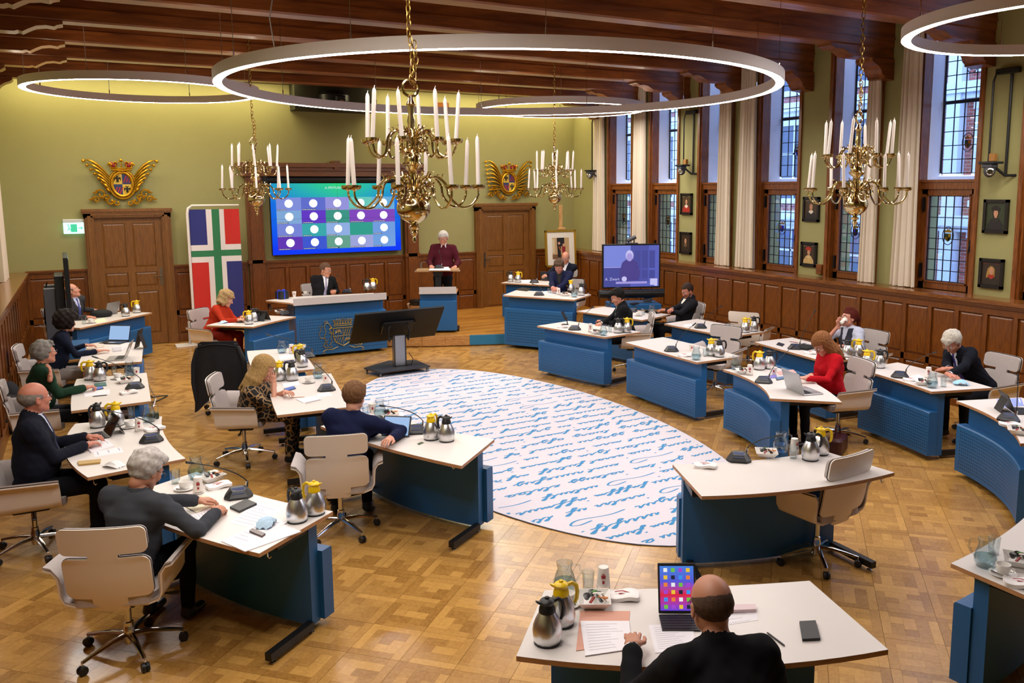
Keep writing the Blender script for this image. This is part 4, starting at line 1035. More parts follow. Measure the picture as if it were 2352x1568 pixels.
inz = mth('MULTIPLY', mth('GREATER_THAN', sp.outputs[1], v=PT*1.0), mth('LESS_THAN', sp.outputs[1], v=.40))
inu = mth('MULTIPLY', mth('GREATER_THAN', sp.outputs[0], v=PT*2.0), mth('LESS_THAN', sp.outputs[0], v=9.))
hole = mth('MULTIPLY', hole, mth('MULTIPLY', inz, inu))
mx = N_('ShaderNodeMix'); mx.data_type = 'RGBA'; Lk(hole, mx.inputs[0]); mx.inputs[6].default_value = lin('#1d5f99'); mx.inputs[7].default_value = lin('#0b2f4e')
Lk(mx.outputs[2], bs.inputs['Base Color']); bs.inputs['Roughness'].default_value = .42
def arcpts(a, b, sag, n=14):
    """from a to b, bulging by sag to the left of a->b"""
    a, b = Vector(a), Vector(b); d = b-a; nn = Vector((-d.y, d.x)).normalized()
    return [a+d*t+nn*(4*sag*t*(1-t)) for t in [i/n for i in range(n+1)]]
def offs(P, o, e0, e1):
    """offset polyline to its left by o, trimmed by e0/e1 at the ends"""
    n = len(P); D = [0]
    for i in range(1, n): D.append(D[-1]+(P[i]-P[i-1]).length)
    L = D[-1]; out = []
    for k in range(n):
        s = e0+(L-e0-e1)*k/(n-1)
        i = max(0, min(n-2, next((j-1 for j in range(1, n) if D[j] >= s), n-2)))
        t = (s-D[i])/(D[i+1]-D[i]); p = P[i]+(P[i+1]-P[i])*t
        tt = (P[i+1]-P[i]).normalized(); out.append(p+Vector((-tt.y, tt.x))*o)
    return out
DESK = {}
def desk(key, F1, F2, B2, B1, sf, sb, phrase_label, z=.77, z0=0., cat='desk', hooks=True, feet=True, low_f=True):
    """F1->F2 is the fascia edge; the user side lies to its left"""
    d_ = (F2[0]-F1[0], F2[1]-F1[1]); bm_ = ((B1[0]+B2[0]-F1[0]-F2[0])/2, (B1[1]+B2[1]-F1[1]-F2[1])/2)
    if -d_[1]*bm_[0]+d_[0]*bm_[1] < 0: F1, F2, B1, B2 = F2, F1, B2, B1
    sf = abs(sf)
    cx = (F1[0]+F2[0]+B1[0]+B2[0])/4; cy = (F1[1]+F2[1]+B1[1]+B2[1])/4
    t = thing('conference_desk', phrase_label, cat, (cx, cy, 0), group='curved white and blue council desks')
    c = Vector((cx, cy)); Fa = arcpts(Vector(F1)-c, Vector(F2)-c, sf); Ba = arcpts(Vector(B2)-c, Vector(B1)-c, -sb)
    poly = [tuple(p) for p in Fa]+[tuple(p) for p in Ba]
    m = MB(); m.prism(poly, z-.026, z-.0012, 0, 0); m.build('desk_core', PLY, t, smooth=0)
    m = MB(); m.prism(poly, z-.0012, z); m.build('desk_top', WHITE, t, smooth=0)
    L = sum((Fa[i+1]-Fa[i]).length for i in range(len(Fa)-1)); du_ = (Ba[0]-Fa[-1]).length
    # recessed upper panel, full height slab
    A, B = offs(Fa, .115, .05, .05), offs(Fa, .2, .05, .05)
    m = MB(); m.prism([tuple(p) for p in A]+[tuple(p) for p in B[::-1]], z0+.05, z-.027); m.build('upper_panel', BLUE, t, smooth=30)
    # protruding perforated box
    A, B = offs(Fa, .012, .015, .035), offs(Fa, .114, .015, .035); zt = z-.235
    m = MB(); uv = []; n = len(A); s = 0
    vs = []
    for k, (P_) in enumerate(A):
        if k: s += (A[k]-A[k-1]).length
        for zz_ in (z0+.06, zt-.012): vs.append((P_.x, P_.y, zz_)); uv.append((s+PT*.5, (zz_-z0-.06)/(zt-z0-.07)*.434))
        q = P_+(B[k]-P_)*.1; vs.append((q.x, q.y, zt)); uv.append((-9, -9))
        vs.append((B[k].x, B[k].y, zt)); uv.append((-9, -9)); vs.append((B[k].x, B[k].y, z0+.06)); uv.append((-9, -9))
    fs = []
    for k in range(n-1):
        for j in range(5):
            j2 = (j+1) % 5; fs.append((k*5+j, (k+1)*5+j, (k+1)*5+j2, k*5+j2))
    fs += [tuple(range(4, -1, -1))[::-1][::-1], tuple((n-1)*5+j for j in range(5))]
    m.add(vs, fs, 0)
    # perforation applies to the front faces only: second slot for the rest
    m.m = [1 if (i % 5) == 0 and i < (n-1)*5 else 0 for i in range(len(m.f))]
    m.build('fascia', [BLUE, PERF], t, smooth=30, uv=uv)
    # frame and feet
    m = MB(); A, B = offs(Fa, .2, .08, .08), offs(Fa, max(.3, du_*.72), .08, .08)
    for P_, Q in ((A, B),):
        for i in (0, -1):
            d = Q[i]-P_[i]; m.box(((P_[i].x+Q[i].x)/2, (P_[i].y+Q[i].y)/2, z-.055), (d.length, .05, .045), math.atan2(d.y, d.x))
    d = B[-1]-B[0]; 
    for i in range(len(B)-1):
        d = B[i+1]-B[i]; m.box(((B[i].x+B[i+1].x)/2, (B[i].y+B[i+1].y)/2, z-.05), (d.length+.004, .03, .04), math.atan2(d.y, d.x))
    m.build('support_rail', BLACK, t, smooth=0)
    if feet:
        for i, e in ((0, .06), (-1, .1)):
            P0 = offs(Fa, .2, e, e)[i]; P1 = offs(Fa, .2+.42, e, e)[i]; d = P1-P0
            m = MB(); m.box(((P0.x+P1.x)/2, (P0.y+P1.y)/2, z0+.055), (d.length, .05, .05), math.atan2(d.y, d.x)); f = m.build('foot', BLACK, t, smooth=0)
            m = MB(); q = P1-d.normalized()*.04; m.lathe([(.018, 0), (.02, .008), (.008, .012), (.008, .03)], 10, c=(q.x, q.y, z0)); q = P0; m.lathe([(.018, 0), (.02, .008), (.008, .012), (.008, .05)], 10, c=(q.x, q.y, z0)); m.build('glide', CHROME, f)
    if hooks:
        m = MB(); q = offs(Fa, du_*.9, .03, .03)[0]
        m.tube([(q.x, q.y, z-.026), (q.x, q.y, z-.06), (q.x+.01, q.y, z-.075), (q.x+.022, q.y, z-.065)], .004, 5); m.build('bag_hook', CHROME, t)
    DESK[key] = (z, t); return t
D_ = [
 ('R1', (6.45, 10.06), (6.08, 11.45), (6.75, 11.62), (7.15, 10.16), .0, .03, 'blue desk with white top of the dark-haired man in green tie'),
 ('R2', (6.47, 8.0), (6.47, 9.57), (7.17, 9.64), (7.19, 8.02), .0, .02, 'unoccupied blue desk directly right of the rug, straight perforated front'),
 ('R3', (5.98, 6.22), (6.48, 7.53), (7.12, 7.36), (6.49, 5.75), -.12, .1, 'curved blue desk of the woman in the red sweater'),
 ('O1', (7.82, 11.08), (7.42, 12.5), (8.12, 12.72), (8.58, 11.34), .0, .02, 'blue desk of the bearded man beside the portable television'),
 ('O2', (8.01, 9.19), (7.91, 10.61), (8.67, 10.73), (8.72, 9.24), .0, .02, 'unoccupied desk near the panelled wall with a chair turned to it'),
 ('O3', (7.84, 7.17), (8.03, 8.69), (8.73, 8.68), (8.53, 7.23), .0, .02, 'blue desk of the red-haired woman drinking from a cup'),
 ('O4', (7.64, 5.59), (7.87, 6.75), (8.58, 6.77), (8.35, 5.38), -.03, .03, 'blue desk of the white-haired man reading'),
 ('O5', (6.71, 4.05), (7.52, 5.22), (8.21, 4.98), (7.4, 3.7), -.12, .1, 'curved blue desk cut by the right edge, tablet and microphone on it'),
 ('P1', (3.02, 14.38), (2.2, 13.65), (1.58, 14.17), (2.4, 15.0), -.02, .03, 'blue desk of the woman in the orange-red jacket'),
 ('Q1', (.93, 16.17), (-.17, 14.92), (-.62, 15.35), (.48, 16.6), .0, .02, 'blue desk before the left door, laptop on it'),
 ('L2', (.62, 13.09), (.51, 11.54), (-.19, 11.62), (-.06, 13.2), .0, .02, 'white desk of the curly-haired woman with laptops'),
 ('L3', (.52, 10.8), (.47, 9.29), (-.24, 9.25), (-.2, 10.83), .0, .02, 'white desk of the man in the green sweater'),
 ('L4', (.52, 8.59), (.58, 7.11), (-.11, 6.99), (-.2, 8.72), -.06, .12, 'curved white desk of the balding man in navy suit'),
 ('L5', (.62, 6.72), (1.32, 5.41), (.77, 4.97), (.03, 6.38), -.08, .06, 'blue and white desk of the man in the grey sweater'),
 ('I1', (2.46, 11.5), (2.3, 10.0), (1.62, 10.05), (1.78, 11.6), .0, .02, 'white desk behind the woman in the patterned dress'),
 ('I2', (2.4, 9.66), (2.17, 8.04), (1.48, 8.08), (1.7, 9.7), .0, .02, 'white desk of the woman in the patterned dress'),
 ('I3', (2.4, 7.75), (2.95, 6.35), (2.43, 5.84), (1.75, 7.5), -.1, .06, 'curved desk of the man in the blue blazer seen from behind'),
 ('R4', (3.87, 5.06), (5.14, 4.73), (5.2, 4.08), (3.63, 4.41), -.08, .1, 'unoccupied curved desk at the near end of the rug'),
 ('B1', (2.02, 3.74), (3.33, 3.12), (3.13, 2.44), (1.6, 3.24), -.03, .12, 'white desk of the bald man at the bottom edge'),
 ('B2', (4.19, 2.88), (5.62, 3.22), (5.75, 2.5), (4.19, 2.2), -.05, .1, 'blue desk cut by the lower right corner'),
]
for k, F1, F2, B2, B1, sf, sb, lb in D_: desk(k, F1, F2, B2, B1, sf, sb, lb)
desk('P2', (7.38, 12.52), (6.6, 13.74), (7.15, 14.3), (8.02, 12.98), 0, .02, 'tall blue desk of the man in black turtleneck on the platform', z=.97, z0=.0, feet=False)
desk('P2b', (8.28, 14.36), (7.45, 15.6), (7.98, 16.0), (8.86, 14.76), 0, .02, 'rear blue desk of the man in glasses before the easel', z=.97, z0=.2, feet=False)
# presidium desk
pd = thing('presidium_desk', 'broad blue central desk with golden crest and pale raised rim', 'desk', (3.85, 15.0, 0))
F = [(-.8, -.45), (.78, -.43)]
m = MB(); m.prism([(-.82, -.47), (.8, -.45), (.8, .3), (-.6, .5), (-1.15, .25), (-.86, -.3)], .944, .969); m.build('desk_core', PLY, pd, smooth=0)
m = MB(); m.prism([(-.82, -.47), (.8, -.45), (.8, .3), (-.6, .5), (-1.15, .25), (-.86, -.3)], .969, .9705); m.build('desk_top', WHITE, pd, smooth=0)
m = MB(); m.prism([(-.83, -.49), (.81, -.47), (.81, -.44), (-.83, -.46)], .935, 1.055); m.build('rim', mat('pale_grey_laminate', '#c9c5c8', .4), pd, smooth=0)
m = MB(); m.prism([(-.78, -.36), (.78, -.34), (.78, -.24), (-.78, -.26)], .05, .94); m.bb(.72, .78, -.3, .25, .05, .94); m.bb(-.78, -.72, -.3, .3, .2, .94); m.build('upper_panel', BLUE, pd, smooth=0)
# fascia with perforation
a, b = Vector((-.8, -.47)), Vector((.8, -.45)); vs = []; uv = []
for q, s in ((a, 0.), (b, 1.6)):
    for zz_, w_ in ((.05, 0), (.74, 0)): vs.append((q.x, q.y, zz_)); uv.append((s+PT*.5, (zz_-.05)/.69*.434*1.6 if False else (zz_-.05)/.69*.434))
    for zz_ in (.755, .05): vs.append((q.x, q.y+.11, zz_)); uv.append((-9, -9))
m = MB(); m.add(vs, [(0, 4, 5, 1), (1, 5, 6, 2), (2, 6, 7, 3), (3, 7, 4, 0), (0, 1, 2, 3), (4, 7, 6, 5)]); m.m = [1, 0, 0, 0, 0, 0]
m.build('fascia', [BLUE, PERF], pd, smooth=0, uv=uv)
# crest in gold line work
GL = mat('gold_line', '#b39a52', .4, .6)
m = MB(); Y = -.478
def ln(P, r=.0055): m.tube([(p[0], Y+.012*(0)+p[0]*.0125+.0, p[1]) for p in P], r, 4)
cz = .36
ln([(-.17, cz+.13), (.17, cz+.13), (.17, cz-.03), (.13, cz-.12), (0, cz-.19), (-.13, cz-.12), (-.17, cz-.03), (-.17, cz+.13)], .008)
ln([(0, cz+.13), (0, cz-.19)]); ln([(-.17, cz-.01), (.17, cz-.01)])
for k in range(4):
    ln([(.01+k*.042, cz+0), (.05+k*.042, cz+.12)]); ln([(-.16+k*.04, cz-.1-.012*k), (-.12+k*.04, cz-.02)])
    ln([(.024+k*.042, cz+0), (.062+k*.036, cz+.12)], .003)
for (ex_, ez_) in ((-.085, cz+.06), (.08, cz-.085)):
    ln([(ex_, ez_-.045), (ex_, ez_+.02), (ex_-.02, ez_+.045), (ex_-.035, ez_+.035)]); ln([(ex_, ez_+.02), (ex_+.02, ez_+.045), (ex_+.035, ez_+.035)])
    for s in (-1, 1):
        for q in range(3): ln([(ex_, ez_+.01), (ex_+s*.03, ez_+.02-q*.012), (ex_+s*.055, ez_+.02-q*.025)], .004)
ln([(-.16, cz+.17), (.16, cz+.17), (.155, cz+.2), (-.155, cz+.2), (-.16, cz+.17)], .007)
for k in range(-3, 4): ln([(.045*k, cz+.2), (.052*k-.016, cz+.27), (.055*k, cz+.31-abs(k)*.01), (.052*k+.016, cz+.27), (.045*k, cz+.2)], .006)
for s in (-1, 1):    # rampant lions
    L = lambda *p: [(s*a_, cz+b_) for a_, b_ in p]
    ln(L((.19, .12), (.22, .19), (.27, .24), (.31, .22), (.33, .25), (.30, .27), (.26, .26)), .007)          # head
    ln(L((.31, .22), (.33, .18), (.30, .1), (.33, 0), (.31, -.08), (.35, -.16), (.31, -.2)), .007)             # back, hind leg
    ln(L((.22, .19), (.23, .1), (.19, .05), (.22, -.02), (.2, -.1), (.24, -.15), (.2, -.2), (.26, -.2)), .007) # chest, fore leg
    ln(L((.24, .12), (.19, .15)), .006); ln(L((.25, .06), (.18, .04)), .006)
    ln(L((.33, -.03), (.4, -.02), (.42, .06), (.38, .12), (.41, .18), (.38, .2), (.36, .16)), .006)           # tail
    ln(L((.27, -.05), (.3, -.12), (.27, -.19), (.33, -.2)), .006)
    ln(L((.1, -.2), (.2, -.24), (.3, -.23), (.36, -.26)), .006); ln(L((.36, -.26), (.32, -.3), (.38, -.29)), .006)
cr = m.build('gold_crest', GL, pd)
# ---- lectern
lc = thing('lectern', 'blue lectern with wooden reading shelf on a black column', 'lectern', (5.82, 14.96, .2), rz=-.42)
m = MB(); m.bb(-.34, .34, -.16, .3, .05, .75); m.build('cabinet', BLUE, lc, smooth=0)
m = MB(); m.cbox((0, -.21, .325), (.69, .1, .57), .008); m.build('fascia', BLUE, lc, smooth=0)
m = MB(); m.bb(-.36, .36, -.25, .32, .75, .772); m.build('desk_core', PLY, lc, smooth=0)
m = MB(); m.bb(-.345, .345, -.272, -.245, .745, .875); m.build('rim', mat('pale_grey_laminate', '#c9c5c8'), lc, smooth=0)
m = MB(); m.bb(-.055, .055, -.03, .07, .77, 1.1); m.cbox((0, .02, 1.1), (.17, .16, .1), .01); m.build('column', BLACKP, lc, smooth=0)
m = MB(); m.box((0, .02, 1.17), (.80, .42, .03), 0, M=Matrix.Rotation(0, 4, 'X')); m.build('reading_shelf', wood('shelf_oak', '#9a744a', '#c3a078', .4, (1, 8, 8)), lc, smooth=0)
m = MB(); 
for s in (-1, 1): m.ball((s*.41, -.17, 1.165), .017, 8, 6)
m.build('shelf_knob', CHROME, lc)
m = MB(); m.bb(-.02, .02, -.12, .1, 0, .05); m.bb(.3, .38, -.1, .35, 0, .04); m.bb(-.38, -.3, -.1, .35, 0, .04); m.build('foot', BLACK, lc, smooth=0)
# ---- chair
SEATM = GREYF
PIPE = mat('black_piping', '#1b1a1c', .6)
def make_chair():
    t = thing('conference_chair', 'x', 'chair')
    # back shell: lower and upper leaf joined by a narrow neck
    def bend(zc, tilt=.16, off=0.):
        def f(x, z):
            zz = zc+z; y = -.235-off-(zz-.46)*tilt+.55*x*x*(1 if zz < .72 else .8)+.25*max(0, .62-zz)**2*2
            return (x, y, zz)
        return f
    for nm, mt, off, dw, th in (('back_shell', SHELLW, .013, 0, .012), ('back_pad', SEATM, -.012, -.012, .034), ('back_piping', PIPE, .0035, .004, .007)):
        m = MB(); m.rpanel(.50+dw, .275+dw, .05, th, bend(.612, off=off), 8, 5); m.rpanel(.50+dw, .172+dw, .04, th, bend(.858, off=off), 8, 4)
        m.rpanel(.17+dw, .10, .01, th, bend(.76, off=off), 4, 2)
        if nm == 'back_shell': m.rpanel(.2, .12, .02, th, bend(.44, off=off), 4, 3)
        m.build(nm, mt, t, smooth=50)
    m = MB(); m.rpanel(.50, .47, .09, .06, lambda x, z: (x, 0, z), 8, 6, M=Matrix.Translation((0, .01, .447)) @ Matrix.Rotation(PI/2, 4, 'X')); m.build('seat', SEATM, t, smooth=60)
    # shell under the seat and arms
    def armsec(s, k):       # outward profile
        return [(s*(.10), .398), (s*.2, .402), (s*.27, .43), (s*.295, .48), (s*.30, .56), (s*.305, .61), (s*.325, .645), (s*.365, .66)][k]
    for nm, mt, o in (('arm_shell', SHELLW, 0.), ('arm_pad', SEATM, .012)):
        for s in (-1, 1):
            m = MB(); ny = 6; K = 8; vs = []
            for side in (0, 1):
                for j in range(ny+1):
                    v = j/ny; y = -.2+.42*v
                    for k in range(K):
                        x, z = armsec(s, k); hk = k/(K-1)
                        yy = y-.03*hk+.02*(v-.5)*hk
                        zz = z-(.05*v if k > 4 else 0)*.4
                        th = .012*side+o*(1.6 if k > 5 else 1)
                        nx = -s*1. if 2 < k < 6 else 0; nz = 1. if (k <= 3 or k >= 6) else 0
                        l = math.hypot(nx, nz) or 1; vs.append((x+nx/l*th, yy, zz+nz/l*th))
            fs = []; O = (ny+1)*K
            for j in range(ny):
                for k in range(K-1):
                    a = j*K+k; q = (a, a+1, a+K+1, a+K); fs.append(q if s > 0 else q[::-1]); q2 = (O+a, O+a+K, O+a+K+1, O+a+1); fs.append(q2 if s > 0 else q2[::-1])
            for j in range(ny):
                for k in (0, K-1): a = j*K+k; fs.append((a, a+K, O+a+K, O+a))
            for k in range(K-1):
                for j in (0, ny): a = j*K+k; fs.append((a, a+1, O+a+1, O+a))
            m.add(vs, fs); m.build(nm, mt, t, smooth=60)
    m = MB(); m.cbox((0, -.01, .375), (.2, .26, .045), .01); m.tube([(.08, 0, .37), (.26, .02, .365)], .008, 6); m.cbox((.28, .02, .365), (.06, .03, .012), .003); m.build('tilt_mechanism', BLACK, t)
    m = MB(); m.lathe([(.033, .06), (.033, .16), (.028, .17), (.028, .2), (.02, .205), (.02, .36)], 14); m.build('gas_lift', CHROME, t)
    for k in range(5):
        a = 2*PI*k/5+.3; d = Vector((math.cos(a), math.sin(a), 0))
        m = MB(); P_ = [d*.02+Vector((0, 0, .118)), d*.12+Vector((0, 0, .115)), d*.22+Vector((0, 0, .098)), d*.31+Vector((0, 0, .078))]
        m.tube(P_, [.024, .021, .017, .013], 8, flat=.75); m.tube([P_[-1], P_[-1]-Vector((0, 0, .03))], .006, 6)
        lg = m.build('leg', CHROME, t)
        m = MB(); q = d*.31; n = Vector((-d.y, d.x, 0))
        R = Matrix.Translation(q+Vector((0, 0, .028))) @ n.to_track_quat('Z', 'Y').to_matrix().to_4x4()
        m.lathe([(0, -.022), (.026, -.022), (.029, -.015), (.029, -.005), (.02, -.004), (.02, .004), (.029, .005), (.029, .015), (.026, .022), (0, .022)], 14, M=R); m.build('caster', BLACKP, lg)
    return t
chair0 = make_chair(); used = [0]
CH = {}
def put_chair(key, x, y, face, label, z=0):
    """face: direction the sitter looks (dx, dy)"""
    rz = math.atan2(-face[0], face[1])
    if not used[0]: o = chair0; used[0] = 1; o.location = (x, y, z); o.rotation_euler = (0, 0, rz); o['label'] = label; o['group'] = 'white shell conference chairs'
    else: o = dup(chair0, (x, y, z), rz, label, 'white shell conference chairs')
    CH[key] = (x, y, z, rz, o)
put_chair('L5', .07, 5.67, (.38, .92), 'white shell chair of the man in the grey sweater, lower left')
put_chair('L4', -.52, 7.72, (1, .0), 'white shell chair of the balding man in navy suit')
put_chair('L3', -.58, 10.2, (1, .05), 'white shell chair of the man in the green sweater')
put_chair('L2', -.58, 12.5, (1, -.1), 'white shell chair of the curly-haired woman')
put_chair('Q1', -.35, 16.3, (.75, -.65), 'white shell chair of the man half hidden by the upright monitor')
put_chair('P1', 1.75, 14.75, (.6, -.6), 'white shell chair of the woman in the orange-red jacket')
put_chair('P0', 3.78, 15.75, (.25, -1), 'white shell chair of the chairman under the video wall', .2)
put_chair('I1', 1.5, 11.62, (.35, .9), 'white shell chair carrying a dark jacket on its back')
put_chair('I2', 1.35, 9.3, (.9, -.35), 'white shell chair of the woman in the patterned dress')
put_chair('I3', 1.74, 6.86, (.3, .95), 'white shell chair of the man in the blue blazer, seen from behind')
put_chair('R4', 4.83, 4.47, (-.08, 1), 'unoccupied white shell chair in front of the floor at lower right')
put_chair('B1', 2.12, 2.25, (.35, .94), 'white shell chair under the bald man at the bottom edge')
put_chair('P2', 8.05, 13.9, (-.75, -.65), 'white shell chair of the man in black turtleneck', .2)
put_chair('P2b', 8.97, 15.65, (-.7, -.7), 'white shell chair of the man in glasses before the easel', .2)
put_chair('R1', 7.5, 10.85, (-.75, .45), 'white shell chair of the dark-haired man in green tie')
put_chair('O1', 8.88, 11.36, (-1, .35), 'white shell chair of the bearded man beside the television')
put_chair('R2', 7.65, 9.05, (-1, -.35), 'unoccupied white shell chair behind the front desk right of the rug')
put_chair('O2', 9.3, 10.2, (.85, .5), 'unoccupied white shell chair facing away from the panelled wall')
put_chair('O3', 9.15, 7.85, (-1, .1), 'white shell chair of the red-haired woman drinking')
put_chair('R3', 7.42, 6.62, (-1, .3), 'white shell chair of the woman in the red sweater')
put_chair('O4', 9.05, 5.95, (-1, .18), 'white shell chair of the white-haired man reading, by the wall')
# dark jacket over the chair I1
JK = mat('dark_jacket', '#17171b', .9, bump=(60, .4, .004), noise=(20, .3, '#212127'))
x, y, z, rz, _ = CH['I1']
jk = thing('jacket', 'dark grey jacket draped over the back of a white chair', 'jacket', (x, y, 0), rz)
m = MB(); nu, nv = 24, 18; vs = []
for side in (0, 1):
    for j in range(nv+1):
        v = j/nv
        for i in range(nu+1):
            u = i/nu*2-1; zt_ = .965-.05*u*u-.02*abs(u)**4
            hw = .27+.05*v; zz_ = zt_-v*(.78+.05*math.sin(u*5)); yb = -.36+.1*v*.3+.5*(u*hw)**2*.8-.02*math.sin(u*9+v*3)*v-.05*v
            yy = yb-(.012 if side else 0)
            vs.append((u*hw, yy, zz_))
O = (nu+1)*(nv+1); fs = []
for j in range(nv):
    for i in range(nu): a = j*(nu+1)+i; fs += [(a, a+1, a+nu+2, a+nu+1), (O+a, O+a+nu+1, O+a+nu+2, O+a+1)]
m.add(vs, fs)
m.rpanel(.5, .3, .06, .012, lambda x, z: (x, -.33+.5*x*x+.02*z, .83+z), 10, 5)
m.rpanel(.52, .09, .03, .012, lambda x, z: (x, -.35+z*.9+.5*x*x, .955-.05*(x/.26)**2), 10, 3)
for s in (-1, 1): m.tube([(s*.25, -.33, .9), (s*.31, -.31, .7), (s*.32, -.33, .45), (s*.29, -.34, .22)], [.05, .06, .055, .05], 10, flat=.5)
m.build('cloth', JK, jk, smooth=70)
# ---- bin
bn = thing('waste_bin', 'round brown waste bin with black liner rim by the lectern', 'bin', (T(958, 727, .2).x, T(958, 727, .2).y, .2))
m = MB(); m.lathe([(.13, 0), (.155, .3), (.15, .3), (.12, .01), (0, .01)], 24); m.build('body', mat('bin_tan', '#a5794f', .4), bn)
m = MB(); m.lathe([(.15, .25), (.165, .3), (.165, .355), (.14, .36), (.13, .3)], 24, cap=False); m.lathe([(0, .31), (.14, .315)], 20, cap=False); m.build('liner', mat('liner_black', '#0e0e10', .3), bn)
m = MB(); m.tube([(-.15, 0, .3), (-.19, .01, .28), (-.17, .02, .22), (-.15, 0, .14)], [.02, .03, .02, .006], 6); m.build('liner_knot', mat('clear_bag', '#b59a80', .3), bn)
# ---- black display on a cart, seen from behind
c0 = T(915, 850); mc = thing('display_cart', 'large black display tilted on a wheeled cart, seen from behind at the rug', 'monitor', (4.3, 12.75, 0))
w1, w2, w3 = T(843, 856), T(878, 866), T(981, 853)
ang = math.atan2(w3.y-w2.y, w3.x-w2.x)
mc.location = ((w1.x+w3.x)/2, (w1.y+w3.y)/2, 0); mc.rotation_euler = (0, 0, -.05)
DG = mat('dark_grey_metal', '#35363a', .5)
m = MB(); m.prism([(-.5, .12), (-.35, -.3), (.48, -.22), (.42, .34), (.0, .5)], .075, .1); m.build('base_plate', DG, mc, smooth=0)
for k, (a_, b_) in enumerate(((-.46, .1), (-.33, -.26), (.44, -.2), (.38, .32))):
    m = MB(); R = Matrix.Translation((a_, b_, .034)) @ Matrix.Rotation(PI/2, 4, 'Y') @ Matrix.Rotation(.4*k, 4, 'X')
    m.lathe([(0, -.012), (.034, -.012), (.034, .012), (0, .012)], 14, M=R); m.tube([(a_, b_, .04), (a_, b_, .08)], .012, 6); m.build('caster', mat('caster_grey', '#6a6c70', .3, .6), mc)
m = MB(); m.cbox((.05, .02, .35), (.2, .11, .5), .01); m.build('column', mat('brushed_aluminium', '#9c9ea2', .35, .9), mc, smooth=0)
m = MB()
for s in (-.09, .09, ): m.box((.05+s, .0, .35), (.006, .125, .5)); 
m.build('column_slot', BLACK, mc, smooth=0)
m = MB()
for s in (-1, 1): m.tube([(.05+s*.15, .02, .5), (.05+s*.17, .0, .62), (.05+s*.16, .02, .72), (.05+s*.1, .06, .78)], .014, 6)
m.tube([(-.12, .03, .56), (.22, .03, .56)], .02, 6); m.build('tilt_bracket', BLACK, mc)
TM = Matrix.Translation((.05, .12, .74)) @ Matrix.Rotation(math.radians(48), 4, 'X') @ Matrix.Rotation(math.radians(-2), 4, 'Y')
m = MB(); m.cbox((0, 0, 0), (1.42, .04, .83), .008, M=TM); m.build('display', mat('display_back', '#09090b', .45, spec=.25), mc, smooth=0)
m = MB(); m.cbox((0, -.035, 0), (.5, .04, .34), .01, M=TM)
for s in (-1, 1): m.lathe([(.03, 0), (.03, .03), (0, .03)], 12, M=TM @ Matrix.Translation((s*.25, -.03, .12)) @ Matrix.Rotation(PI/2, 4, 'X'))
for k in range(5): m.box((-.2, -.02, -.1+.03*k), (.1, .012, .008), M=TM)
m.build('mount', BLACK, mc)
m = MB(); m.tube([(.2, .0, .3), (.26, -.02, .2), (.24, .0, .1), (.12, -.06, .11)], .006, 5); m.build('cable', BLACK, mc)
# ---- television with sound bar on a blue cabinet by the right wall
tvd = 9.0
def onray(px, py, dist):
    d = Vector(ray(px, py)); return Vector((0, 0, CAMH))+d*dist
cab = [T(1445, 682, .72), T(1552, 715, .72)]
tvc = Vector(((cab[0].x+cab[1].x)/2, (cab[0].y+cab[1].y)/2)); tva = math.atan2(cab[1].y-cab[0].y, cab[1].x-cab[0].x)
# keep it clear of the wall
tvp = Vector((8.95, 13.05)); 
dd = Vector(ray(1490, 690)[:2]).normalized(); nrm_ang = math.atan2(dd.x, dd.y)
tvo = thing('television', 'television showing the speaker in violet tones, on a blue cabinet', 'television', (*tvp, 0), rz=-nrm_ang+.25)
dist = tvp.length
def tvz(py):
    d = ray(1490, py); t = dist/math.hypot(d[0], d[1]); return CAMH+d[2]*t
zt_, zb_ = tvz(560), tvz(662); pxm = dist*math.sqrt(1+.1)/FPX
tw2 = .56; 
m = MB(); m.cbox((0, .03, (zt_+zb_)/2), (tw2*2, .05, zt_-zb_), .006); m.build('bezel', BLACK, tvo, smooth=0)
SCR = mat('tv_violet', '#000000', .3, emit='#6f78cf', es=.75)
m = MB(); zc_ = (zt_+zb_)/2; hh = (zt_-zb_)/2-.03; ww = tw2-.03
m.bb(-ww, ww, -.001, .004, zc_-hh, zc_+hh, 0); m.bb(-ww, -.02, -.0035, -.001, zc_+hh*-.05, zc_+hh, 1); m.bb(-.02, ww*.62, -.0035, -.001, zc_-hh*.8, zc_+hh, 2); m.bb(-ww, -.02, -.0035, -.001, zc_-hh, zc_-hh*.05, 3)
m.bb(-ww, -.02, -.0045, -.0035, zc_-hh*.07, zc_-hh*.04, 6)
for q in range(3): m.bb(.06+q*.14, .17+q*.14, -.0045, -.0035, zc_-hh*.1, zc_+hh*.75, 3); m.bb(.06+q*.14, .17+q*.14, -.0045, -.0035, zc_-hh*.6, zc_-hh*.2, 3)
m.build('picture', [emis('tv0', '#5a63c0', .9), emis('tv1', '#7a86dc', .95), emis('tv2', '#4c52a8', .9), emis('tv3', '#454a9c', .9), emis('tv4', '#4a3f8e', .9), emis('tv5', '#c9c4f4', .95), emis('tv6', '#a89ce0', .95)], tvo, smooth=0)
m = MB()
m.add([(p[0], -.006, zc_+p[1]) for p in [(-.22, -.27), (.14, -.27), (.16, -.1), (.1, .08), (.02, .13), (-.1, .13), (-.18, .07), (-.23, -.1)]], [tuple(range(8))], 0)
m.lathe([(0, 0), (.075, 0), (.075, .001), (0, .001)], 18, M=Matrix.Translation((-.04, -.007, zc_+.2)) @ Matrix.Rotation(PI/2, 4, 'X') @ Matrix.Diagonal((1, 1.35, 1, 1)), mi=1)
m.lathe([(0, 0), (.06, 0), (.06, .001), (0, .001)], 16, M=Matrix.Translation((-.04, -.0085, zc_+.17)) @ Matrix.Rotation(PI/2, 4, 'X') @ Matrix.Diagonal((1, 1.3, 1, 1)), mi=2)
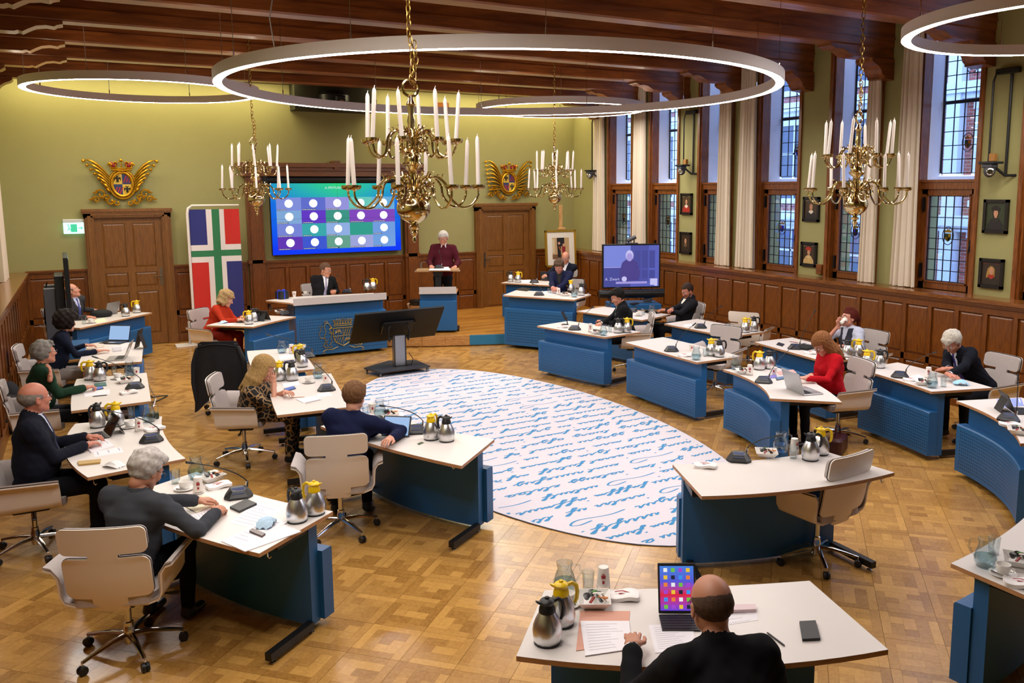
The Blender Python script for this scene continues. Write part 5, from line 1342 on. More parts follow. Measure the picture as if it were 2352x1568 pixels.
m.bb(-.3, .3, -.008, -.006, zc_-.33, zc_-.29, 2); m.lathe([(0, 0), (.05, 0), (.05, .001), (0, .001)], 12, M=Matrix.Translation((-.14, -.009, zc_-.24)) @ Matrix.Rotation(PI/2, 4, 'X'), mi=1)
m.bb(.36, .5, -.008, -.006, zc_-.36, zc_-.24, 1); m.bb(.44, .5, -.008, -.006, zc_-hh+.01, zc_-hh+.04, 1)
m.build('picture_figure', [MATS['tv4'], MATS['tv5'], MATS['tv6']], tvo, smooth=0)
m = MB(); m.text('A. Zwart', .075, Matrix.Translation((-ww+.16, -.009, zc_-hh*.62)) @ Matrix.Rotation(PI/2, 4, 'X')); m.build('picture_caption', MATS['tv5'], tvo, smooth=0)
m = MB(); m.tube([(-.62, -.02, zb_-.1), (.62, -.02, zb_-.1)], .085, 16); m.build('sound_bar', BLACK, tvo)
m = MB(); m.bb(-.4, -.25, 0, .08, .74, zb_-.1); m.bb(.25, .4, 0, .08, .74, zb_-.1); m.build('stand', mat('stand_grey', '#4a4d54', .4), tvo, smooth=0)
m = MB(); m.bb(-.12, .12, -.02, .08, zt_, zt_+.02); m.tube([(-.05, .02, zt_+.02), (-.05, .02, zt_+.07)], .012, 6); m.tube([(.05, .02, zt_+.02), (.05, .02, zt_+.09)], .012, 6); m.tube([(-.08, .02, zt_+.06), (.08, .02, zt_+.13)], .038, 12)
tag(m.build('conference_camera', mat('grey_plastic', '#44464c', .4), loc=tvo.location, rz=tvo.rotation_euler.z), 'small grey video conference camera on top of the television', 'camera')
cb2 = thing('media_cabinet', 'blue cabinet with oak edges under the television', 'cabinet', (*tvp, .0), rz=tvo.rotation_euler.z)
m = MB(); m.cbox((0.05, .06, .69), (.95, .62, .1), .006); m.bb(-.4, .5, -.2, .34, .2, .6); m.build('body', BLUE, cb2, smooth=0)
for z_ in (.42, .61): 
    m = MB(); m.bb(-.66, .6, -.3, .38, z_, z_+.03); m.build('shelf', STEPW, cb2, smooth=0)
tag(MB().cbox((0, 0, .012), (.2, .1, .024), .008).build('remote_tray', BLACKP, loc=(tvp.x-.05, tvp.y-.18, .74), rz=.3), 'flat black device on the blue cabinet under the television', 'device')
# ---- upright monitor on blue cabinet at the left
lb = [T(47, 787, .62), T(105, 770, .62)]
lm_ = thing('monitor', 'large black monitor seen edge-on on a grey stand at the left', 'monitor', (-.28, 14.1, 0), rz=-PI/2+.02)
def lz(px, py, p):
    d = ray(px, py); t = (p[0]*d[0]+p[1]*d[1])/(d[0]**2+d[1]**2); return CAMH+d[2]*t
pl = (-.28, 14.1); zt2, zb2 = lz(150, 585, pl), lz(155, 715, pl)
m = MB(); m.cbox((0, 0, (zt2+zb2)/2), (1.2, .06, zt2-zb2), .006); m.build('display', BLACK, lm_, smooth=0)
m = MB(); m.bb(-.57, .57, .031, .034, zb2+.03, zt2-.03); m.build('screen', mat('dark_screen', '#3a2620', .15), lm_, smooth=0)
m = MB(); m.cbox((.1, -.1, (zt2+zb2)/2-.1), (.6, .12, .5), .01); m.build('rear_housing', BLACKP, lm_, smooth=0)
GS = mat('grey_stand', '#5d5f66', .45, .3)
for s in (-.22, .3): m = MB(); m.cbox((s, -.22, .98), (.12, .16, 1.1), .006); m.build('stand_column', GS, lm_, smooth=0)
m = MB(); m.tube([(.2+.1*math.cos(a), -.3, 1.15+.13*math.sin(a)) for a in [2*PI*k/16 for k in range(16)]], .008, 5, closed=True); m.tube([(.22+.08*math.cos(a), -.31, 1.12+.12*math.sin(a)) for a in [2*PI*k/16 for k in range(16)]], .008, 5, closed=True)
m.tube([(.1, -.25, 1.6), (.15, -.3, 1.4), (.2, -.3, 1.28)], .01, 5); m.tube([(.1, -.25, .7), (.16, -.3, .9), (.2, -.3, 1.02)], .01, 5); m.build('cable_coil', BLACK, lm_)
lc_ = thing('media_cabinet', 'blue cabinet with oak shelves at the left wall under the monitor', 'cabinet', (-.42, 13.95, 0))
m = MB(); m.cbox((0, 0, .6), (.72, 1.0, .12), .006); m.bb(-.2, .2, -.4, .4, .0, .5); m.build('body', BLUE, lc_, smooth=0)
for z_ in (.22, .38, .52): m = MB(); m.bb(-.42, .38, -.56, .5, z_-.012, z_+.018); m.build('shelf', STEPW, lc_, smooth=0)
m = MB(); m.bb(-.09, .09, -.05, .05, 0, .012); tag(m.build('keypad', BLACKP, loc=(-.55, 13.75, .66)), 'small black touch panel on the left blue cabinet', 'panel')
# floor cables near the left desks
cbl = MB(); P_ = [T(px, py, .012) for px, py in ((338, 905), (352, 912), (368, 909), (386, 908))]; cbl.tube(P_, .008, 5); cbl.tube([T(345, 925, .012), T(362, 920, .012), T(384, 909, .012)], .008, 5)
tag(cbl.build('floor_cable', BLACK), 'black cables lying on the parquet beside the left desks', 'cable')
m = MB(); m.tube([T(340, 880, .4), T(347, 895, .15), T(358, 915, .05), T(352, 935, .02)], .008, 5)
tag(m.build('white_cable', mat('white_cable_rubber', '#d8d4d0', .5)), 'white cable hanging from the left desk of the green-sweater man', 'cable')
# ================================================================= THINGS ON THE DESKS
WHO = dict(L5='the grey-sweater man', L4='the balding man in navy', L3='the green-sweater man', L2='the curly-haired woman', Q1='the desk by the left door',
  I1='the desk by the jacket chair', I2='the woman in patterned dress', I3='the blue-blazer man seen from behind', P1='the woman in orange-red', P0='the chairman', P2='the black turtleneck man',
  P2b='the rear desk by the easel', R1='the man in green tie', R2='the unoccupied first desk right of the rug', R3='the red-sweater woman', R4='the unoccupied desk at the near rug end',
  O1='the bearded man by the television', O2='the unoccupied desk near the panelling', O3='the red-haired drinking woman', O4='the white-haired reading man', O5='the curved desk at the right edge', B1='the bald man at the bottom', B2='the desk in the lower right corner')
def where(k): return ('on ' if WHO[k].startswith('the desk') or WHO[k].startswith('the unocc') or WHO[k].startswith('the curved') or WHO[k].startswith('the rear') else 'before ')+WHO[k]
def Zd(k): return {'P2': .97, 'P2b': .97, 'P0': .971, 'lect': 1.386}.get(k, .77)
PROTO = {}
def face_cam(p): return math.atan2(p[1], p[0])-PI/2
def item(kind, maker, k, px, py, label, cat, rot=0., group=None, dz=0.):
    p = T(px, py, Zd(k)+dz)
    if kind in PROTO: o = dup(PROTO[kind], p, rot, label, group or GRP.get(kind)); 
    else:
        o = maker(); PROTO[kind] = o; o.location = p; o.rotation_euler = (0, 0, rot); o['label'] = label
        if group or GRP.get(kind): o['group'] = group or GRP.get(kind)
        o['category'] = cat
    return o
GRP = dict(jug_black='steel thermos jugs', jug_yellow='steel thermos jugs', mic='desk microphones', glass='drinking glasses', pitcher='glass water pitchers', cup='cups and saucers', stack='white paper cups', bowl='snack bowls', napkin='white lunch packets')
def mk_thermos(lid):
    def f():
        t = thing('thermos_jug', 'x', 'thermos')
        m = MB(); N = 28; prof = [(.05, 0), (.062, .006), (.068, .03), (.07, .06), (.066, .09), (.055, .12), (.042, .145), (.036, .155)]
        vs = []; 
        for r, z in prof:
            for i in range(N): a = 2*PI*i/N; q = r*(1+.012*math.cos(a*14)*(1 if .01 < z < .15 else 0)); vs.append((q*math.cos(a), q*math.sin(a), z))
        fs = [tuple(range(N-1, -1, -1))]
        for j in range(len(prof)-1):
            for i in range(N): fs.append((j*N+i, j*N+(i+1) % N, (j+1)*N+(i+1) % N, (j+1)*N+i))
        m.add(vs, fs); m.build('body', STEEL, t, smooth=50)
        L = YELP if lid == 'yellow' else BLACKP
        m = MB(); m.lathe([(.036, .15), (.04, .155), (.038, .175), (.03, .19), (.033, .2), (.036, .206), (.03, .214), (.012, .219), (.009, .228), (.0, .23)], 18)
        m.tube([(-.02, 0, .196), (-.045, 0, .208), (-.056, 0, .216)], [.02, .012, .006], 8, flat=.6); m.build('lid', L, t)
        m = MB(); m.tube([(.03, 0, .2), (.055, 0, .207), (.078, 0, .19), (.084, 0, .155), (.08, 0, .12), (.07, 0, .1)], [.009, .009, .0085, .0085, .0085, .006], 7, flat=1.3); m.build('handle', L, t)
        m = MB(); m.lathe([(.064, .0), (.064, .008), (0, .008)], 20, cap=False); m.build('foot_ring', BLACKP, t)
        return t
    return f
SCRN = emis('mic_screen', '#3b4a86', .5)
def mk_mic(head):   # head vector from base in local coords
    def f():
        t = thing('desk_microphone', 'x', 'microphone')
        m = MB(); P = [(-.095, -.03), (-.06, -.075), (.06, -.075), (.095, -.03), (.085, .045), (.04, .07), (-.04, .07), (-.085, .045)]
        Q = [(x*.62, y*.6+.015, .05+.012*(y > 0)) for x, y in P]
        n = len(P); m.add([(x, y, .0) for x, y in P]+[(x*1.02, y*1.02, .016) for x, y in P]+Q, [tuple(range(n-1, -1, -1)), tuple(range(2*n, 3*n))]+[(a*n+i, a*n+(i+1) % n, (a+1)*n+(i+1) % n, (a+1)*n+i) for a in (0, 1) for i in range(n)])
        m.build('base', BLACKP, t, smooth=0)
        m = MB(); m.add([(-.04, -.052, .037), (.04, -.052, .037), (.042, .012, .0615), (-.042, .012, .0615)], [(0, 1, 2, 3)]); m.build('display', SCRN, t, smooth=0)
        m = MB(); m.tube([(.055, .045, .03), (.06, .055, .06), (.062, .058, .085)], .009, 6); m.build('socket', CHROME, t)
        h = Vector(head); a = Vector((.062, .058, .085)); m = MB()
        c1 = a+(h-a)*.22+Vector((0, 0, h.length*.13)); P_ = [a*(1-u)**2+c1*2*u*(1-u)+h*u*u for u in [i/10 for i in range(11)]]
        m.tube(P_, [.0042]*6+[.0036]*5, 6); d = (P_[-1]-P_[-2]).normalized(); m.build('gooseneck', BLACKP, t)
        m = MB(); m.tube([h-d*.02, h, h+d*.045], [.007, .009, .008], 8); m.build('microphone_head', BLACKP, t)
        return t
    return f
nm = [0]
def mic(k, px, py, hx, hy, hz=None, up=.36):
    b = T(px, py, Zd(k)); d = Vector(ray(hx, hy)); # head: choose the point on the ray at given height
    z = Zd(k)+up; h = T(hx, hy, z)
    r = face_cam(b)
    # orient the base toward the user of the desk
    dz_, dk = DESK.get(k, (0, None))
    L = Matrix.Rotation(-r, 3, 'Z') @ (h-b)
    if L.length > .62:      # keep the stalk length believable
        for u_ in (.3, .26, .22, .18, .14, .42, .48):
            h2 = T(hx, hy, Zd(k)+u_); L2 = Matrix.Rotation(-r, 3, 'Z') @ (h2-b)
            if L2.length < L.length: L = L2
    t = mk_mic(L)(); t.location = b; t.rotation_euler = (0, 0, r); t['label'] = 'black gooseneck microphone unit '+where(k); t['group'] = GRP['mic']
def mk_glass():
    t = thing('drinking_glass', 'x', 'glass'); m = MB(); m.lathe([(.028, 0), (.034, .105), (.0325, .105), (.026, .006), (0, .006)], 16, cap=False); m.lathe([(0, 0), (.028, 0)], 16, cap=False); m.build('tumbler', CLEAR, t); return t
def mk_pitcher():
    t = thing('water_pitcher', 'x', 'pitcher'); m = MB()
    m.lathe([(0, 0), (.045, .0), (.06, .03), (.062, .06), (.05, .1), (.038, .13), (.045, .165), (.043, .165), (.036, .13), (.047, .1), (.058, .06), (.056, .03), (.04, .006), (0, .006)], 20, cap=False); m.build('jug_body', CLEAR, t)
    m = MB(); m.tube([(.04, 0, .15), (.08, 0, .145), (.088, 0, .1), (.058, 0, .05)], .006, 6); m.build('handle', CLEAR, t)
    m = MB(); m.lathe([(0, .007), (.04, .007), (.055, .03), (.0565, .06), (.055, .065), (0, .065)], 18, cap=False); m.build('water', glassm('water', '#dceef4', .05), t); return t
def mk_cup():
    t = thing('coffee_cup', 'x', 'cup'); m = MB(); m.lathe([(.018, .008), (.03, .012), (.037, .04), (.039, .065), (.036, .065), (.034, .04), (.026, .016), (0, .014)], 16, cap=False); m.tube([(.037, 0, .055), (.056, 0, .05), (.054, 0, .03), (.036, 0, .026)], .0045, 6); m.build('cup', PORC, t)
    m = MB(); m.lathe([(0, .002), (.04, .002), (.072, .012), (.072, .015), (.04, .007), (0, .007)], 24, cap=False); m.build('saucer', PORC, t)
    m = MB(); m.tube([(-.05, -.03, .018), (.02, -.055, .018)], [.006, .0025], 5); m.build('spoon', CHROME, t); return t
def mk_stack():
    t = thing('paper_cup', 'x', 'cup'); m = MB()
    for q in range(3): m.lathe([(.037, .012*q), (.037, .012*q+.005), (.035, .012*q+.006)], 16, cap=False)
    m.lathe([(.0355, .03), (.027, .125), (0, .123)], 16, cap=False); m.build('cups', CUPM, t)
    m = MB(); m.bb(-.008, .008, -.0335, -.0305, .094, .097); m.bb(-.012, .012, -.0345, -.0315, .082, .089); m.bb(-.011, .011, -.035, -.032, .073, .079); m.bb(-.006, .006, -.0365, -.033, .045, .06); m.build('print', mat('print_red', '#a3202a', .6), t, smooth=0); return t
def mk_pcup():
    t = thing('paper_cup', 'x', 'cup'); m = MB(); m.lathe([(.026, 0), (.037, .09), (.038, .093), (.035, .09), (.025, .004), (0, .004)], 16, cap=False); m.build('cup', CUPM, t)
    m = MB(); m.bb(-.008, .008, -.034, -.031, .04, .065); m.build('print', mat('print_red', '#a3202a', .6), t, smooth=0); return t
def mk_bowl():
    t = thing('snack_bowl', 'x', 'bowl'); m = MB()
    a, b = .055, .085
    m.add([(-a, -a, .004), (a, -a, .004), (a, a, .004), (-a, a, .004), (-b, -b, .045), (b, -b, .045), (b, b, .045), (-b, b, .045), (-b+.004, -b+.004, .045), (b-.004, -b+.004, .045), (b-.004, b-.004, .045), (-b+.004, b-.004, .045), (-a+.004, -a+.004, .01), (a-.004, -a+.004, .01), (a-.004, a-.004, .01), (-a+.004, a-.004, .01)],
          [(3, 2, 1, 0)]+[(i, (i+1) % 4, 4+(i+1) % 4, 4+i) for i in range(4)]+[(4+i, 4+(i+1) % 4, 8+(i+1) % 4, 8+i) for i in range(4)]+[(8+i, 8+(i+1) % 4, 12+(i+1) % 4, 12+i) for i in range(4)]+[(12, 13, 14, 15)])
    m.build('dish', PORC, t, smooth=0)
    cols = [('creamer_black', '#1c1a1c'), ('wrap_orange', '#c8742c'), ('wrap_green', '#4f8a3c'), ('sugar_white', '#e8e2da'), ('wrap_red', '#9c2a24')]
    for i in range(9):
        c = cols[[0, 0, 1, 3, 2, 0, 3, 4, 0][i]]; m = MB(); x, y = random.uniform(-.045, .045), random.uniform(-.045, .045); z = .03+.02*random.random()
        if c[0] == 'creamer_black': m.lathe([(0, 0), (.013, 0), (.018, .02), (.02, .021), (0, .023)], 10, cap=False, M=Matrix.Translation((x, y, z)) @ Matrix.Rotation(random.uniform(-.8, .8), 4, 'X')); m.build('creamer', mat(*c, .3), t)
        else: m.cbox((0, 0, 0), (.06, .016, .008), .003, M=Matrix.Translation((x, y, z+.015)) @ Matrix.Rotation(random.uniform(0, 3), 4, 'Z') @ Matrix.Rotation(random.uniform(-.5, .5), 4, 'Y')); m.build('sachet', mat(*c, .5), t)
    return t
def mk_napkin():
    t = thing('lunch_packet', 'x', 'packet'); m = MB(); m.rpanel(.17, .11, .02, .02, lambda x, z: (x, .006*math.sin(x*40)+.004*math.sin(z*50), z), 8, 5, M=Matrix.Translation((0, 0, .014)) @ Matrix.Rotation(PI/2, 4, 'X')); m.build('wrapper', mat('white_wrapper', '#f3efee', .55), t)
    m = MB(); m.tube([(-.04, .01, .027), (0, .02, .029), (.04, .0, .028)], .005, 5, flat=.3); m.tube([(-.02, -.01, .027), (.03, -.015, .027)], .003, 4); m.build('print', mat('print_red', '#a3202a', .6), t); return t
def things(k, L):
    for q in L:
        kd, px, py = q[0], q[1], q[2]; r = q[3] if len(q) > 3 else random.uniform(-.5, .5); p = T(px, py, Zd(k)); base = face_cam(p)
        w = where(k)
        if kd == 'tb': item('jug_black', mk_thermos('black'), k, px, py, 'steel thermos jug with black lid '+w, 'thermos', base+r)
        elif kd == 'ty': item('jug_yellow', mk_thermos('yellow'), k, px, py, 'steel thermos jug with yellow lid '+w, 'thermos', base+r)
        elif kd == 'gl': item('glass', mk_glass, k, px, py, 'small clear drinking glass '+w, 'glass', r)
        elif kd == 'pi': item('pitcher', mk_pitcher, k, px, py, 'clear glass water pitcher '+w, 'pitcher', base+r)
        elif kd == 'cu': item('cup', mk_cup, k, px, py, 'white coffee cup on its saucer '+w, 'cup', base+r)
        elif kd == 'st': item('stack', mk_stack, k, px, py, 'upturned stack of printed paper cups '+w, 'cup', base)
        elif kd == 'pc': item('pcup', mk_pcup, k, px, py, 'upright white paper cup '+w, 'cup', base, group='white paper cups')
        elif kd == 'bo': item('bowl', mk_bowl, k, px, py, 'square white dish of creamers and sachets '+w, 'bowl', base+r)
        elif kd == 'na': item('napkin', mk_napkin, k, px, py, 'white wrapped packet with red print '+w, 'packet', base+r)
# extra small objects -------------------------------------------------
TXT = mat('print_grey', '#b7b3c0', .8)
def quad(k, pts, label, cat, name, m_, th=.0006, lines=0, dz=.0004, lm=None, group=None, hand=False):
    P = [T(px, py, Zd(k)) for px, py in pts]; c = sum(P, Vector((0, 0, 0)))/len(P)
    t = thing(name, label, cat, (c.x, c.y, Zd(k)+dz), group=group)
    m = MB(); m.prism([(p.x-c.x, p.y-c.y) for p in P], 0, th); m.build('sheet' if cat in ('paper', 'papers') else 'body', m_, t, smooth=0)
    if lines:
        m = MB(); A, B, C_, D = [Vector((p.x-c.x, p.y-c.y, 0)) for p in P[:4]]
        rr_ = random.Random(int(pts[0][0]))
        for i in range(lines):
            v = .12+.76*i/max(1, lines-1); u0 = .1; u1 = rr_.uniform(.5, .9); h = .12/lines
            q = []
            for u, vv in ((u0, v), (u1, v), (u1, v+h), (u0, v+h)): p = A*(1-u)*(1-vv)+B*u*(1-vv)+C_*u*vv+D*(1-u)*vv; q.append((p.x, p.y, th+.0002))
            if hand:
                m.tube([Vector(q[0])*(1-s)+Vector(q[1])*s+Vector((0, .004*math.sin(s*60), 0)) for s in [j/30 for j in range(31)]], .0006, 3)
            else: m.add(q, [(0, 1, 2, 3)])
        m.build('print_lines', lm or TXT, t, smooth=0)
    return t
def phone(k, pts, label, m_=None, screen=None, case=.009):
    t = quad(k, pts, label, 'phone', 'phone', m_ or BLACKP, case)
    if screen:
        P = [T(px, py, Zd(k)) for px, py in pts]; c = sum(P, Vector((0, 0, 0)))/4; m = MB(); m.prism([((p.x-c.x)*.9, (p.y-c.y)*.92) for p in P], case, case+.0005); m.build('screen', emis('ph'+screen, screen, .7), t, smooth=0)
    return t
def pen(k, a, b, label, m_=None):
    A, B = T(*a, Zd(k)+.005), T(*b, Zd(k)+.005); m = MB(); m.tube([A-A, (B-A)*.08, (B-A)*.9, B-A], [.0015, .0045, .0045, .003], 7); tag(m.build('pen', m_ or BLACKP, loc=A), label, 'pen')
def laptop(k, px, py, rot, label, w=.31, d=.215, open_=105, body='#b9b9bd', scr=None, logo=False):
    """rot: world angle; the hinge side is at local +y, the user sits at -y"""
    p = T(px, py, Zd(k)); t = thing('laptop', label, 'laptop', p, rot); B_ = mat('lap'+body, body, .35, .6)
    m = MB(); m.cbox((0, 0, .008), (w, d, .014), .004); m.build('base', B_, t)
    m = MB(); m.bb(-w*.43, w*.43, -d*.02, d*.4, .015, .0158, 0); 
    for j in range(4):
        for i in range(12): m.bb(-w*.42+i*w*.07, -w*.42+i*w*.07+w*.06, d*(.02+.09*j), d*(.02+.09*j)+d*.075, .0155, .0168, 1)
    m.bb(-w*.15, w*.15, -d*.4, -d*.08, .015, .0155, 2); m.build('keyboard', [BLACKP, mat('key_dark', '#202126', .6), mat('trackpad', '#9a9a9e', .4)], t, smooth=0)
    HM = Matrix.Translation((0, d/2-.004, .014)) @ Matrix.Rotation(math.radians(90-open_), 4, 'X')
    m = MB(); m.cbox((0, 0, d*.5), (w, .008, d), .003, M=HM); m.build('screen_lid', B_, t)
    m = MB(); m.box((0, -.0045, d*.5), (w*.94, .001, d*.9), M=HM); m.build('screen', scr or mat('dark_glass', '#0c0d12', .1), t, smooth=0)
    if logo:
        m = MB(); m.ball((0, .0048, d*.5), (.016, .001, .018), 10, 6, M=HM); m.ball((.006, .0048, d*.5+.024), (.004, .001, .007), 6, 4, M=HM); m.build('lid_emblem', emis('emblem', '#f4f4ff', 1.2), t)
    return t
def tablet(k, px, py, rot, label, w=.25, h=.18, lean=65, scr=None, kb=True, icons=False, cover=False):
    p = T(px, py, Zd(k)); t = thing('tablet', label, 'tablet', p, rot)
    if kb:
        m = MB(); m.cbox((0, -.085, .005), (w, .15, .008), .002); m.build('keyboard_cover', BLACKP, t)
        m = MB()
        for j in range(5):
            for i in range(13): m.bb(-w*.46+i*w*.071, -w*.46+i*w*.071+w*.06, -.145+.024*j, -.145+.024*j+.019, .009, .011)
        m.build('keys', mat('key_dark', '#202126', .6), t, smooth=0)
    HM = Matrix.Translation((0, 0, .008)) @ Matrix.Rotation(math.radians(90-lean)*-1, 4, 'X')
    m = MB(); m.cbox((0, 0, h/2), (w, .009, h), .003, M=HM); m.build('body', mat('tablet_case', '#26262a', .5) if not cover else mat('case_brown', '#2a241f', .55), t)
    m = MB(); m.box((0, -.0052, h/2), (w*.9, .001, h*.88), M=HM); m.build('screen', scr or mat('dark_glass', '#0c0d12', .1), t, smooth=0)
    m = MB(); q = HM @ Vector((0, .004, h*.75)); m.add([(-w*.35, q.y, q.z), (w*.35, q.y, q.z), (w*.35, q.y+.06, .002), (-w*.35, q.y+.06, .002)], [(0, 1, 2, 3)]); m.build('stand_flap', BLACKP, t, smooth=0)
    if icons:
        ic = ['#ffffff', '#3aa0ff', '#ffd23a', '#7ad04a', '#ff8a3a', '#202840', '#b04ae0']
        for j in range(6):
            for i in range(4 if j < 5 else 4):
                m = MB(); m.box((-w*.3+i*w*.2, -.0062, h*(.86-.145*j)), (w*.1, .0008, w*.1), M=HM); m.build('app_icon', emis('ic'+ic[(i*3+j*2) % 7], ic[(i*3+j*2) % 7], .8), t, smooth=0)
    return t
def mask(k, px, py, label, col='#a9cfe6', crump=False):
    p = T(px, py, Zd(k)); t = thing('face_mask', label, 'mask', (p.x, p.y, p.z+.001), random.uniform(0, 3)); m = MB()
    vs = []; nu, nv = 14, 8
    for s in (0, 1):
        for j in range(nv+1):
            for i in range(nu+1):
                x = (i/nu-.5)*.15; y = (j/nv-.5)*.085; h = .042*max(0, 1-(x/.078)**2)*max(.05, 1-(y/.05)**2)**.6+(.006*math.sin(j*2.4) if not crump else .02*abs(math.sin(x*60+y*80)))
                vs.append((x, y*(1+.3*(1-(x/.075)**2)), max(.001, h)-(.0015 if s else 0)*(h > .002)))
    O = (nu+1)*(nv+1); fs = []
    for j in range(nv):
        for i in range(nu): a = j*(nu+1)+i; fs += [(a, a+1, a+nu+2, a+nu+1), (O+a, O+a+nu+1, O+a+nu+2, O+a+1)]
    m.add(vs, fs); m.build('fabric', mat('mask'+col, col, .8), t, smooth=70)
    m = MB()
    for s in (-1, 1): m.tube([(s*.072, .03, .004), (s*.11, .02, .002), (s*.115, -.015, .002), (s*.072, -.03, .004)], .0013, 4)
    m.build('ear_loop', mat('loop_white', '#e8e8ea', .7), t); return t
BS = emis('screen_blue', '#9fc0ea', .95)
# ---- L5
things('L5', [('tb', 683, 1196, 2.2), ('ty', 724, 1179, 2.6), ('cu', 424, 1124), ('gl', 404, 1110), ('pi', 452, 1098, 0), ('st', 456, 1134), ('bo', 484, 1103, .5), ('na', 503, 1118, .2)])
mic('L5', 548, 1140, 440, 1063)
quad('L5', [(418, 1160), (452, 1178), (503, 1156), (470, 1137)], 'open cream notebook beside the grey-sweater man', 'notebook', 'notebook', mat('cream_paper', '#efe6c8', .7), .006, 3, lm=mat('faint_line', '#d9d0b4', .8))
quad('L5', [(430, 1187), (452, 1208), (500, 1196), (480, 1168)], 'printed sheet under the writing hand of the grey-sweater man', 'paper', 'paper', PAPER, .0006, 6)
quad('L5', [(527, 1200), (580, 1213), (650, 1170), (588, 1153)], 'printed sheet behind the crumpled mask on the near left desk', 'paper', 'paper', PAPER, .0006, 7)
quad('L5', [(508, 1244), (563, 1268), (692, 1222), (640, 1200)], 'thick stack of papers at the near edge of the grey-sweater desk', 'papers', 'paper_stack', PAPER, .006, 0)
quad('L5', [(519, 1240), (570, 1256), (662, 1200), (622, 1190)], 'printed sheets lying on the paper stack before the grey sweater man', 'papers', 'paper', PAPER, .0006, 8, dz=.0066)
mask('L5', 612, 1208, 'pale blue crumpled face mask on the papers before the grey-sweater man', '#b7d3ea', True)
quad('L5', [(573, 1225), (602, 1237), (610, 1231), (580, 1219)], 'dark red wrapped bar on the papers before the grey-sweater man', 'snack', 'chocolate_bar', mat('bar_red', '#3a1218', .3), .012, dz=.008)
phone('L5', [(528, 1168), (550, 1178), (590, 1160), (566, 1150)], 'black folded phone case beside the grey-sweater man', None, None, .016)
# ---- L4
things('L4', [('tb', 225, 980, -2.4), ('ty', 268, 977, 3.0), ('gl', 302, 958), ('cu', 297, 982), ('st', 320, 990), ('pi', 343, 968, .3), ('na', 355, 987, .3)])
mic('L4', 348, 1013, 243, 942)
tablet('L4', 246, 998, -PI/2+.2, 'black tablet with keyboard before the balding man in navy', lean=62)
quad('L4', [(198, 1030), (210, 1040), (263, 1025), (243, 1010)], 'open notebook before the balding man in navy', 'notebook', 'notebook', PAPER, .008, 3)
quad('L4', [(214, 1038), (218, 1050), (284, 1038), (277, 1026)], 'loose printed sheet before the balding man in navy', 'paper', 'paper', PAPER, .0006, 3)
quad('L4', [(178, 1062), (181, 1070), (230, 1065), (232, 1057)], 'golden flip wallet on the desk of the balding man in navy', 'wallet', 'wallet', mat('gold_leatherette', '#b5914e', .35, .3), .013)
mask('L4', 262, 1071, 'white moulded face mask before the balding man in navy', '#eceaea')
tag(MB().cbox((0, 0, .03), (.09, .06, .06), .004).build('tea_box', mat('dark_green_card', '#26382c', .5), loc=T(352, 962, .77), rz=.3), 'small dark green tea box before the balding man in navy', 'box')
# ---- L3
things('L3', [('ty', 208, 871, 3.0), ('tb', 230, 874, -.2), ('gl', 263, 860), ('cu', 270, 870), ('pi', 299, 862, 0), ('bo', 288, 878, .2), ('na', 296, 903, .2)])
item('menu', lambda: mk_pcup(), 'L3', 314, 862, 'tall printed paper cup before the green-sweater man', 'cup', face_cam(T(314, 862, .77)), group='white paper cups')
mic('L3', 310, 891, 221, 821)
phone('L3', [(216, 882), (219, 888), (245, 886), (243, 879)], 'green-cased phone before the green-sweater man', mat('teal_case', '#2c6a62', .4))
phone('L3', [(212, 893), (215, 898), (238, 893), (235, 888)], 'phone with lit screen before the green-sweater man', mat('dark_case', '#22242c', .4), '#5a7ae0')
pen('L3', (212, 910), (246, 907), 'black pen on the desk of the green-sweater man')
quad('L3', [(190, 899), (196, 911), (252, 905), (252, 894)], 'sheet with handwriting before the green-sweater man', 'paper', 'paper', PAPER, .0006, 3, hand=True)
# ---- L2
laptop('L2', 262, 787, -PI/2+.95, 'open laptop with a lit presentation on screen before the curly-haired woman', .32, .22, 108, '#2a2b30', BS)
laptop('L2', 268, 824, -PI/2-.2, 'silver laptop seen from behind with glowing emblem on its lid', .31, .22, 112, '#b4b1ae', None, True)
tablet('L2', 314, 800, -PI/2-.35, 'slim tablet with blue screen at the desk end of the curly-haired woman', .2, .27, 75, emis('screen_deep', '#2c56c8', .8), kb=False)
quad('L2', [(196, 792), (200, 803), (240, 797), (236, 786)], 'open newspaper beside the curly-haired woman', 'newspaper', 'newspaper', mat('newsprint', '#cfc2b2', .8), .008, 4)
quad('L2', [(258, 800), (260, 808), (280, 806), (278, 798)], 'small white calculator on the desk of the curly-haired woman', 'calculator', 'calculator', mat('calc', '#c9c6cc', .5), .012, 2)
# ---- Q1
things('Q1', [('tb', 289, 726, 2.8), ('ty', 315, 718, 2.9), ('pc', 270, 713), ('cu', 209, 742), ('gl', 193, 744), ('gl2', 190, 735)][:5])
laptop('Q1', 243, 722, -2.3, 'silver laptop at the desk by the left door', .31, .22, 110, '#8f8f92')
quad('Q1', [(215, 736), (222, 743), (245, 738), (240, 731)], 'plate-like heap of papers on the desk by the left door', 'papers', 'paper', mat('cream_paper', '#efe6c8', .7), .01)
m = MB(); m.ball((0, 0, .06), (.16, .1, .075), 14, 8); m.ball((.1, .02, .05), (.08, .07, .06), 10, 6); tag(m.build('hand_bag', mat('black_cloth', '#141416', .8), loc=T(232, 728, .77)), 'soft black bag lying on the desk by the left door', 'bag')
